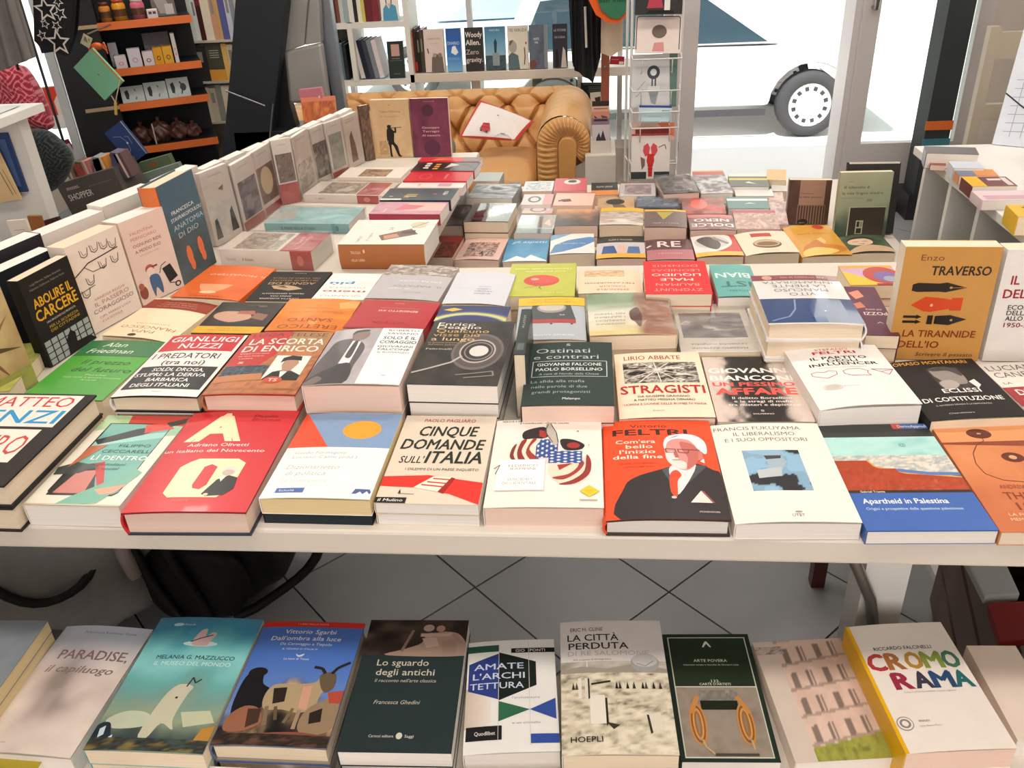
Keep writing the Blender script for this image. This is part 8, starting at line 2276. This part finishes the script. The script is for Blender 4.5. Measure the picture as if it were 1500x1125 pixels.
for k, (a_, b_) in enumerate(_o):
    z = (a_[1] + b_[1]) / 2
    zo.append(z)
    boxobj('shelf_board', sx0, OY + .01, z - .012, sx1, OY + .22, z + .006, M_BLACK, t)
    boxobj('orange_edge', sx0, OY, z - .016, sx1, OY + .01, z + .010, M_ORANGE, t)
    if k != 1:
        b = MB()
        b.box(sx0 - .12, OY - .004, z - .006, sx0, OY + .006, z + .006)
        b.build('shelf_arm', mat('pale_wood_strip', '#b8a080', .6), t)
boxobj('plinth', sx0, OY + .01, 0, sx1, OY + .22, .45, M_BLACK, t)
boxobj('frame_post', sx0 - .20, OY + .0, 0, sx0 - .17, OY + .04, 1.5, mat('pale_grey_post', '#c2c6ca', .5), t)
# tins and mugs
for k, (dx, c, c2, lb) in enumerate(((.035, '#d98a3c', '#6a3c20', 'small orange jar at the left of the top orange shelf'), (.085, '#e09a2c', '#c0503c', 'larger orange jar with red lid on the top orange shelf'), (.15, '#c8647c', '#e6dcd8', 'pink jar with white lid on the top orange shelf'))):
    j = thing('jar', lb, 'jar', (sx0 + dx, OY + .06, zo[0] + .007), group='jars on the orange edged stand')
    rr, hh = [.020, .024, .025][k], [.055, .062, .060][k]
    b = MB()
    b.lathe([(0, 0), (rr, 0), (rr, hh * .85), (rr * .8, hh), (0, hh)], 20, col=c)
    b.build('jar_body', M_GLOSS, j)
    b = MB()
    b.lathe([(rr * .80, hh), (rr * .85, hh), (rr * .85, hh + .012), (0, hh + .012)], 20, col=c2)
    b.build('lid', M_GLOSS, j)
    b = MB()
    b.lathe([(rr + .0004, hh * .25), (rr + .0004, hh * .65)], 20, col='#5a3c28')
    b.build('jar_label', M_GLOSS, j)
slab('gift_box', 'white square box with grey pictures on the top orange shelf', 'box', rectq(sx0 + .178, zo[0] + .007, sx0 + .215, zo[0] + .037, OY + .03), .04, M_MATT, [('r', .15, .2, .45, .5, '#4a4648'), ('r', .55, .2, .85, .5, '#4a4648')], col='#d9cdd0')
slab('picture_card', 'dark sloping picture card at the right of the top shelf', 'card', rectq(sx0 + .20, zo[0] + .007, sx0 + .285, zo[0] + .085, OY + .10, .03), .01, M_MATT, [('p', [(.1, .1), (.6, .2), (.9, .9), (.3, .9)], '#8c8480'), ('r', .55, .5, .9, .95, '#a8a09c')], col='#5d5654')
bx = [(.012, .030, .085, '#cfcfd4', 'tall white box, second orange shelf', '#8c8c98'), (.026, .040, .045, '#d9d0d4', 'white box with pink print, second orange shelf', '#c0809c'), (.075, .045, .065, '#d4d0d8', 'pale lilac mug box, second orange shelf', '#c89cac'), (.126, .038, .050, '#d9ccd0', 'cream box with dots, second orange shelf', '#4a4a50'), (.166, .032, .060, '#d99a28', 'amber box with round motif, second orange shelf', '#5a3c14'), (.200, .034, .062, '#d9a438', 'golden box with ring motif, second orange shelf', '#6a4818'), (.240, .014, .105, '#cfc8c4', 'narrow tall white box, second orange shelf', '#a87c74')]
for k, (dx, w_, h_, c, lb, c2) in enumerate(bx):
    yy = OY + (.10 if k == 0 else .03)
    slab('gift_box', lb, 'box', rectq(sx0 + dx, zo[1] + .007, sx0 + dx + w_, zo[1] + .007 + h_, yy), .04 if k else .03, M_MATT, [('e', .5, .62, .22, .14, c2), ('e', .5, .62, .14, .09, c)], 'boxes on the second orange shelf', col=c)
slab('gift_box', 'large grey patterned box at the back of the second shelf', 'box', rectq(sx0 + .14, zo[1] + .007, sx0 + .235, zo[1] + .115, OY + .09), .06, M_MATT, [('g', 0, .4, 1, 1, 16, 8, photo(['#5a5458', '#7a7276', '#46424a'], 3))], col='#5d575c')
for k in range(3):
    x0 = sx0 + .016 + k * .085
    slab('gift_box', ['left', 'middle', 'right'][k] + ' grey green box with black drawing on the third orange shelf', 'box', rectq(x0, zo[2] + .007, x0 + .082, zo[2] + .062 + .006 * k, OY + .03, .03), .035, M_MATT, [('p', [(.15, .3), (.3, .2), (.35, .5), (.3, .8), (.18, .75)], '#2c3034'), ('l', [(.6, .2), (.7, .5), (.6, .85)], .06, '#6a706c' if k < 2 else '#2c3034'), ('e', .72, .5, .14, .2, ['#b0b8b4', '#a8b0a8', '#3c4048'][k])], 'grey green boxes on the third orange shelf', col='#b0bab8')
for k, (dx, r_) in enumerate(((.05, .035), (.12, .040), (.19, .035), (.245, .028))):
    o = thing('gift_bag', ['leftmost', 'second', 'third', 'rightmost'][k] + ' crumpled brown bag on the lowest orange shelf', 'bag', (sx0 + dx, OY + .08, zo[3] + .007), group='bags on the lowest orange shelf')
    lump('bag_body', (0, 0, r_ * .9), (r_, r_ * .8, r_), mat('brown_cellophane', '#5d3a34', .3, noise=.5, nscale=60), o, k * 1.7, 2.2, .22)
    b = MB()
    b.tube([(0, 0, r_ * 1.7), (.003, 0, r_ * 2.4)], [.004, .010], 8)
    b.build('bag_neck', mat('brown_cellophane', '#5d3a34', .3), o)
slab('postcard', 'pale card among the brown bags on the lowest orange shelf', 'card', rectq(sx0 + .095, zo[3] + .007, sx0 + .10, zo[3] + .085, OY + .03), .02, M_MATT, col='#b8a8a0')
# the whole stand is turned, its right end farther from the tables
_rot = Matrix.Translation((sx0 + .02, OY, 0)) @ Matrix.Rotation(R(27), 4, 'Z') @ Matrix.Translation((-sx0 - .02, -OY, 0))
for o in set(bpy.data.objects) - _pre:
    if o.parent is None:
        o.matrix_basis = _rot @ o.matrix_basis
# green tins beneath
_q = [(-1.7223, 3.12, 0.6184), (-1.5888, 3.12, 0.6463), (-1.6075, 3.12, 0.5517), (-1.7328, 3.12, 0.5196)]
slab('notebook', 'sage green notebook standing under the orange shelves', 'book', _q, .03, M_MATT, [('p', [(.2, .2), (.6, .1), (.5, .3)], '#a8643c'), ('r', .05, .5, .3, .9, '#c9c8b0')], col='#6a7c60')
_q = [(-1.6992, 3.05, 0.5902), (-1.5264, 3.05, 0.6325), (-1.539, 3.05, 0.5496), (-1.7103, 3.05, 0.5003)]
slab('notebook', 'greyish green notebook in front of the sage one', 'book', _q, .025, M_MATT, [], col='#8c9c90')
# hanging notebooks
_q = [(-1.7495, 3.0, 1.0588), (-1.6699, 3.0, 0.9473), (-1.7484, 3.0, 0.8728), (-1.8315, 3.0, 0.9919)]
n1 = slab('hanging_notebook', 'mint green notebook hanging by a string from the stand', 'notebook', _q, .012, M_MATT, [('r', .0, 0, 1, .05, '#d9783c'), ('e', .5, .5, .02, .02, '#3c6a58')], col='#7dbb98')
_q = [(-1.7064, 2.97, 0.8232), (-1.6426, 2.97, 0.7122), (-1.7005, 2.97, 0.6464), (-1.769, 2.97, 0.7697)]
n2 = slab('hanging_notebook', 'navy blue notebook with white line drawing hanging lower', 'notebook', _q, .012, M_MATT, [('r', 0, 0, 1, .035, '#cfc8a0'), ('l', [(.2, .8), (.3, .5), (.5, .4), (.7, .5), (.8, .8)], .012, '#9aa8cc'), ('l', [(.35, .35), (.4, .2), (.6, .25)], .012, '#9aa8cc'), ('e', .52, .42, .03, .04, '#dce4f0')], col='#31487e')
t = thing('string', 'thin cord looped from the shelf arm to the notebooks', 'string')
_s = [(-1.6629, 2.985, 0.9452), (-1.7029, 2.985, 0.8697), (-1.7112, 2.985, 0.8935), (-1.7129, 2.985, 0.8273), (-1.7428, 2.985, 1.0938), (-1.7408, 2.985, 1.0607)]
for a_, b_ in ((0, 1), (2, 1), (1, 3), (4, 5)):
    b = MB()
    b.tube([_s[a_], _s[b_]], .0018, 6)
    b.build('cord', mat('cream_cord', '#c9bc94', .8), t)
b = MB()
b.tube([_s[1], _s[3]], .005, 6)
b.build('clasp', mat('yellow_wood_peg', '#c9a84c', .6), t)
_s = (-1.7569, 3.02, 1.0941)
b = MB()
b.tube([_s, (_s[0], 3.19, _s[2] + .01)], .003, 6)
b.build('hook', M_CHROME, t)
_q = [(-1.7938, 3.06, 1.0946), (-1.7656, 3.06, 1.0711), (-1.7891, 3.06, 1.0448), (-1.8152, 3.06, 1.0594)]
slab('price_tag', 'small cream tag above the mint green notebook', 'tag', _q, .002, M_MATT, [('r', .2, .2, .8, .6, '#8c8468')], col='#cfc8ac')
# white lettering and crab ornament on the black panel
_q = (-1.9127, 3.19, 1.0301)
t = thing('wall_lettering', 'cream cut-out letters JN on the black side panel', 'letters', (_q[0], 3.214, _q[2]), (R(90), 0, 0))
pr = Print(.12, .06, lambda u: 0.0)
pr.op(('t', 'JN', .5, .5, .8, '#cfc9ba', .75, .03))
pr.build('letters', M_MATT, t)
t = thing('crab_ornament', 'small orange crab ornament beside the cream letters', 'ornament')
_c = (-1.8148, 3.16, 1.0357)
lump('body', _c, (.022, .012, .014), mat('orange_enamel', '#d8622c', .3), t, 1, 2, .02)
for sgn in (-1, 1):
    for k in range(3):
        b = MB()
        b.tube([(_c[0] + sgn * .018, _c[1], _c[2]), (_c[0] + sgn * .030, _c[1], _c[2] + .012 - .012 * k), (_c[0] + sgn * .034, _c[1], _c[2] - .006 - .010 * k)], .003, 6)
        b.build('leg', mat('orange_enamel', '#d8622c', .3), t)

# ================================================================== FAR LEFT: FABRICS, POSTERS, DISPLAY OF SHOPPERS
_g = [(-1.7138, 1.342), (-1.7837, 1.1107), (-1.7688, 1.0732), (-1.726, 1.0758), (-1.6888, 1.062), (-1.634, 1.1455), (-1.5553, 1.335)]
t = thing('star_leggings', 'black fabric printed with white outlined stars, hanging', 'clothes')
drape('cloth', [(_g[0][0], _g[0][1]), (_g[6][0], _g[6][1])], [_g[1], _g[2], _g[3], _g[4], _g[5]], 2.75, M_BLKCLOTH, t, .006, 5)
sp = [(-1.7043, 1.2015), (-1.6615, 1.188), (-1.6844, 1.1533), (-1.7206, 1.1607), (-1.6935, 1.1054), (-1.7412, 1.1274), (-1.6566, 1.2229)]
for k, (sx_, sz_) in enumerate(sp):
    r1 = [.040, .024, .018, .016, .042, .018, .018][k]
    b = MB()
    o_, i_ = [], []
    for a_ in range(10):
        rr = r1 if a_ % 2 == 0 else r1 * .45
        an = a_ * math.pi / 5 + .3 * k + math.pi / 2
        o_.append((sx_ + rr * math.cos(an), 2.734, sz_ + rr * math.sin(an)))
        i_.append((sx_ + rr * .68 * math.cos(an), 2.734, sz_ + rr * .68 * math.sin(an)))
    b.add(o_ + i_, [(a_, (a_ + 1) % 10, 10 + (a_ + 1) % 10, 10 + a_) for a_ in range(10)])
    b.build('star_print', mat('white_star_print', '#dcdad6', .8), t)
b = MB()
b.tube([(-2.75, 2.77, 1.40), (-1.85, 2.77, 1.40)], .01)
b.build('rail', M_CHROME, t)
for xx in (-2.74, -1.86):
    b = MB()
    b.tube([(xx, 2.77, 1.40), (xx, 2.77, 3.0)], .01)
    b.build('rail_post', M_CHROME, t)


def maze(u, v, c1, c2, n):
    w = np.sin(u * n + 2.2 * np.sin(v * n * .7)) * np.sin(v * n + 2.2 * np.sin(u * n * .8))
    c = np.tile(np.array(lin(c1)), (*u.shape, 1))
    c[np.abs(w) < .22] = lin(c2)
    return c


def soft_panel(name, label, pts, y, th, c1, c2, n, hang=True):
    """a soft bag with an outline of (x, z) points and an all-over woven pattern"""
    r = thing(name, label, 'bag')
    xs = [p[0] for p in pts]
    zs_ = [p[1] for p in pts]
    cx_, cz_ = sum(xs) / len(xs), sum(zs_) / len(zs_)
    N = 200
    out = []
    L = len(pts)
    for k in range(N):
        f = k / N * L
        i = int(f)
        f -= i
        p0, p1, p2, p3 = pts[(i - 1) % L], pts[i % L], pts[(i + 1) % L], pts[(i + 2) % L]
        out.append(tuple(.5 * (2 * p1[c] + (p2[c] - p0[c]) * f + (2 * p0[c] - 5 * p1[c] + 4 * p2[c] - p3[c]) * f * f + (-p0[c] + 3 * p1[c] - 3 * p2[c] + p3[c]) * f ** 3) for c in (0, 1)))
    rings = 70
    for side in (1, -1):
        bm = bmesh.new()
        cl = bm.verts.layers.float_color.new('print')
        vs = []
        for j in range(rings + 1):
            q_ = j / rings
            for a_, c_ in out:
                x, z = cx_ + (a_ - cx_) * q_, cz_ + (c_ - cz_) * q_
                vv = bm.verts.new((x, y - side * th * math.sqrt(max(0, 1 - q_ ** 3)), z))
                col = maze(np.array([[x * 10]]), np.array([[z * 10]]), c1, c2, n)[0, 0]
                vv[cl] = (*col, 1)
                vs.append(vv)
        for j in range(rings):
            for k in range(N):
                f_ = [vs[j * N + k], vs[j * N + (k + 1) % N], vs[(j + 1) * N + (k + 1) % N], vs[(j + 1) * N + k]]
                try:
                    bm.faces.new(f_ if side < 0 else f_[::-1]).smooth = True
                except ValueError:
                    pass
        me = bpy.data.meshes.new('bag_side')
        bmesh.ops.remove_doubles(bm, verts=bm.verts[:], dist=1e-6)
        bm.to_mesh(me)
        bm.free()
        me.materials.append(M_CLOTH)
        o = bpy.data.objects.new('bag_side', me)
        COL.objects.link(o)
        o.parent = r
    if hang:
        b_ = MB()
        xt = max(zs_)
        b_.tube([(cx_ - .04, y + .045, xt - .06), (cx_ - .03, y + .06, 1.39), (cx_ + .03, y + .06, 1.39), (cx_ + .04, y + .045, xt - .06)], .004)
        b_.build('handle', M_BLKNYLON, r)
    return r


soft_panel('patterned_bag', 'crimson bag with pale angular scroll pattern, hanging left', [(-1.8032, 1.1395), (-1.7398, 1.0757), (-1.7108, 1.0591), (-1.687, 0.989), (-1.6769, 0.901), (-1.6943, 0.8765), (-1.7832, 0.8686), (-1.8169, 0.901), (-1.87, 0.9645)], 2.55, .05, '#a02c3c', '#d9808c', 17)
soft_panel('patterned_bag', 'black patterned round bag hanging under the crimson one', [(-1.7328, 0.888), (-1.6695, 0.8923), (-1.6312, 0.8626), (-1.6036, 0.812), (-1.6244, 0.7617), (-1.6788, 0.7133), (-1.7254, 0.7035), (-1.7392, 0.7688), (-1.7437, 0.8325)], 2.48, .05, '#1c2022', '#3c4444', 22)
_g = [(-1.6391, 1.3596), (-1.7386, 1.0481), (-1.6863, 1.0762), (-1.6313, 1.0908), (-1.5783, 1.1072), (-1.5841, 1.1878), (-1.5865, 1.291), (-1.5816, 1.357)]
t = thing('grey_wrap', 'grey felt wrap hanging in the top left corner', 'clothes')
drape('cloth', [_g[0], _g[7]], [_g[2], _g[4]], 2.40, M_FELT, t, .01, 4)
# posters in the left window
_q = [(-2.9024, 4.44, 0.6853), (-2.7703, 4.44, 0.6913), (-2.8055, 4.44, 0.4766), (-2.9266, 4.44, 0.4656)]
slab('poster', 'white poster with a red block and pale arch', 'poster', _q, .004, M_MATT, [('r', .22, .02, 1, .68, '#d9452c'), ('p', [(.5, .68), (.52, .36), (.7, .24), (1, .22), (1, .40), (.82, .44), (.82, .68)], '#e6d8d0')], col='#e8e4e4')
_q = [(-2.0841, 3.192, 0.686), (-2.0052, 3.192, 0.7023), (-2.0102, 3.192, 0.5513), (-2.0983, 3.192, 0.5201)]
slab('poster', 'maroon poster with pale rounded letter shape', 'poster', _q, .004, M_MATT, [('p', [(.2, .3), (.35, .12), (.95, .10), (.98, .62), (.5, .72), (.25, .6)], '#ddd0cc'), ('r', .42, .26, .78, .5, '#9c2848'), ('p', [(.3, 1), (.32, .8), (.7, .76), (.75, 1)], '#cfc0bc')], col='#8c2440')
_q = [(-1.8568, 2.8, 0.6371), (-1.6275, 2.8, 0.6847), (-1.6471, 2.8, 0.5732), (-1.8716, 2.8, 0.5126)]
bxr = slab('display_box', 'grey cardboard display of folded shopper bags', 'box', _q, .16, M_MATT, [('t', 'moses.', .24, .20, .12, '#e0c8c4', .22, .01), ('t', 'SHOPPER', .30, .48, .18, '#e6e2de', .42, .008), ('l', [(.5, .3), (.9, .3)], .006, '#8c8680')], col='#5d5854')
_q2 = [Vector(p) for p in _q]
cs = ['#8c6a54', '#5a5a3c', '#a84a44', '#c07a74', '#8c8c94', '#6a7478', '#d98c2c', '#5c5470', '#3c4450', '#6a4a4a']
for k, c in enumerate(cs):
    f = (k + .5) / len(cs)
    p0 = _q2[0] * (1 - f) + _q2[1] * f
    slab('folded_bag', ['brown', 'olive', 'red', 'rose', 'silver grey', 'slate', 'orange', 'violet', 'navy', 'chestnut'][k] + ' folded shopper bag in the grey display box', 'bag', [(p0.x - .013, p0.y + .03, p0.z + .05 + .012 * math.sin(k * 2)), (p0.x + .013, p0.y + .03, p0.z + .055), (p0.x + .013, p0.y + .03, p0.z - .04), (p0.x - .013, p0.y + .03, p0.z - .04)], .06, M_CLOTH, [('r', .3, .0, .6, 1, '#cfc4bc')] if k % 3 == 0 else [], 'folded bags in the display box', col=c)
_d = [(-1.8469, 2.7, 0.5165), (-1.5109, 2.7, 0.51)]
t = thing('dark_counter', 'dark counter carrying the display of shopper bags', 'counter', (0, 0, 0))
boxobj('cabinet', _d[0][0] - .12, 2.52, 0, _d[1][0] + .02, 3.0, min(p[2] for p in _q) - .006, mat('dark_brown_counter', '#2e2624', .5), t)
zc = min(p[2] for p in _q) - .006
rnd = random.Random(5)
for k in range(14):
    x, y = _d[0][0] + .12 + rnd.random() * .34, 2.54 + rnd.random() * .14
    o = thing('keyring', ['dark', 'grey', 'red', 'black', 'brown'][k % 5] + ' small trinket in the heap before the display box', 'trinket', (x, y, zc + .001), (0, 0, rnd.random() * 3), 'trinkets heaped before the display box')
    b = MB()
    b.tube([(.022 * math.cos(a_ * .7), .018 * math.sin(a_ * .7), .006 + .002 * (a_ % 2)) for a_ in range(10)], .004, 6)
    b.build('ring', mat('trinket_%d' % (k % 5), ['#23201f', '#8c8884', '#a82c28', '#151415', '#4c332a'][k % 5], .4), o)
    b = MB()
    b.box(.018, -.012, .001, .05, .012, .013)
    b.build('charm', mat('trinket_%d' % ((k + 1) % 5), '#8c8884', .4), o, bevel=.002)
# white stand at the left frame edge with two pictures and small books
_w = [(-1.552, 1.0242), (-1.4378, 1.0174), (-1.4495, 0.7278), (-1.6664, 0.7319)]
t = thing('white_stand', 'white panelled stand at the left edge of the photo', 'stand', (0, 0, 0))
xr = _w[1][0]
boxobj('panel', xr - .50, 2.05, 0, xr, 2.09, _w[1][1], M_WHITE2, t)
boxobj('top_shelf', xr - .50, 1.93, _w[1][1], xr + .035, 2.12, _w[1][1] + .02, M_WHITE2, t)
slab('leaflet', 'loose grey leaflets on top of the white stand', 'paper', [(xr - .30, 2.08, _w[1][1] + .024), (xr, 2.08, _w[1][1] + .024), (xr, 1.95, _w[1][1] + .022), (xr - .30, 1.95, _w[1][1] + .022)], .0015, M_MATT, [('p', [(.2, .2), (.8, .3), (.5, .7)], '#4c5054')], col='#c9cbd0')
_q = [(-1.5431, 2.04, 0.9825), (-1.4579, 2.04, 0.9801), (-1.4641, 2.04, 0.8334), (-1.5645, 2.04, 0.8284)]
slab('framed_cover', 'dark blue cover fixed on the white stand', 'cover', _q, .006, M_MATT, [('r', .1, .1, .88, .9, '#4a6494')], col='#2c4270')
_q = [(-1.5436, 2.02, 0.9466), (-1.472, 2.02, 0.9515), (-1.4747, 2.02, 0.8218), (-1.5601, 2.02, 0.8055)]
slab('framed_cover', 'beige cover with brown lettering fixed on the white stand', 'cover', _q, .006, M_MATT, [('r', .3, .02, .95, .14, '#8c4434'), ('l', [(.7, .3), (.8, .9)], .03, '#7a5a40'), ('l', [(.85, .4), (.92, .9)], .02, '#7a5a40'), ('e', .3, .6, .2, .15, '#dcb060')], col='#d4b88c')
_bk = [(([(18, 322), (46, 324), (55, 366), (28, 372)]), '#dcd6cc', 'white booklet with handwriting below the stand pictures'), (([(40, 316), (62, 318), (66, 356), (50, 358)]), '#8c5a34', 'brown booklet beside the handwriting one'), (([(-20, 352), (0, 350), (18, 378), (-10, 392)]), '#cfc2b4', 'pale booklet at the lower left edge')]
_bq = [[(-1.3563, 1.8, 0.8367), (-1.3102, 1.8, 0.8325), (-1.3195, 1.8, 0.7618), (-1.3697, 1.8, 0.7523)], [(-1.2872, 1.77, 0.8554), (-1.252, 1.77, 0.8514), (-1.2666, 1.77, 0.7893), (-1.2946, 1.77, 0.7864)], [(-1.3918, 1.74, 0.8092), (-1.3573, 1.74, 0.8119), (-1.3444, 1.74, 0.7652), (-1.4003, 1.74, 0.7423)]]
for k, (s_, c, lb) in enumerate(_bk):
    slab('booklet', lb, 'book', _bq[k], .008, M_MATT, [('l', [(.2, .3 + .15 * i), (.8, .3 + .15 * i)], .02, '#8c8478') for i in range(4)] if k != 1 else [], col=c)
zlo = min(min(p[2] for p in q_) for q_ in _bq)
t = thing('side_table', 'pale low table at the left holding booklets', 'table', (0, 0, 0))
boxobj('table_top', _bq[2][0][0] - .1, 1.65, zlo - .03, _bq[1][1][0] + .12, 2.0, zlo - .004, mat('pale_wood', '#b89a7c', .6), t)
for x in (_bq[2][0][0] - .08, _bq[1][1][0] + .08):
    for y in (1.67, 1.96):
        boxobj('leg', x, y, 0, x + .02, y + .02, zlo - .03, mat('pale_wood', '#b89a7c', .6), t)
_q = [(-1.3915, 1.95, 0.7785), (-1.3233, 1.95, 0.7915), (-1.3354, 1.95, 0.7377), (-1.3967, 1.95, 0.7204)]
slab('booklet', 'maroon booklet with white capitals behind the standing books', 'book', _q, .01, M_MATT, [('t', 'LIMO', .6, .5, .4, '#dcd6d0', .6, .02)], col='#3c2228')

# ================================================================== SECOND ROW BEHIND THE LEFT STANDING BOOKS
def back_row(pts, specs):
    pass


bk = [  # x, y, yaw, width, height, thickness, colour, label
    (-.985, 1.07, 75, .13, .150, .035, '#dcd6cf', 'white topped thick book behind the star cover'),
    (-.945, 1.23, 75, .14, .150, .030, '#22252c', 'navy edged book behind the black yellow lettered one'),
    (-.985, 1.26, 75, .15, .165, .035, '#2c2a2e', 'tall black book in the outer row'),
    (-.945, 1.40, 72, .14, .160, .035, '#e6dcd0', 'cream book behind the sparrow cover'),
    (-.905, 1.54, 72, .14, .165, .040, '#e2d8cc', 'cream book behind the pushchair cover'),
    (-.865, 1.68, 78, .12, .168, .030, '#dcd2c8', 'cream book behind the blue footprint cover')]
for x, y, a, w, h, th, c, lb in bk:
    q_ = Matrix.Rotation(R(a + 180), 4, 'Z') @ Matrix.Rotation(R(88), 4, 'X')
    r = thing('book', lb, 'book', (x, y, .8012), q_.to_euler(), 'outer row facing the other way')
    make_book(r, w, h, th, base=c, pages='white', finish='matt')
for k in range(8):
    x, y = -.845 + .0225 * k, 1.80 + .078 * k
    q_ = Matrix.Rotation(R(78 + 180), 4, 'Z') @ Matrix.Rotation(R(88), 4, 'X')
    r = thing('book', ['first', 'second', 'third', 'fourth', 'fifth', 'sixth', 'seventh', 'eighth'][k] + ' white backed wrapped book in the outer row, counted from the camera', 'book', (x, y, .8012), q_.to_euler(), 'wrapped books of the outer row')
    make_book(r, .074, .152 - .001 * k, .022, base='#e6dfd8', pages='white', finish='gloss')

# ================================================================== FRONT ROW OF THE LOW SHELF, CUT BY THE FRAME
for k, (px0, c, lb) in enumerate(((-.76, '#a8962c', 'olive yellow book at the bottom left corner'), (-.46, '#e2dcd2', 'white book under the goats cover at the frame bottom'), (-.28, '#e6ddd0', 'cream book below the dark teal cover'), (-.10, '#dcd4c8', 'ivory book below the hexagon cover'), (.10, '#e8ddd2', 'pale book below the desert cover'))):
    hh = .20
    r = thing('book', lb, 'book', (px0, 0.624 - hh - .004, .5202), (0, 0, 0), 'front row of the low shelf')
    make_book(r, .17, hh, .022, base=c, pages='white', finish='matt')
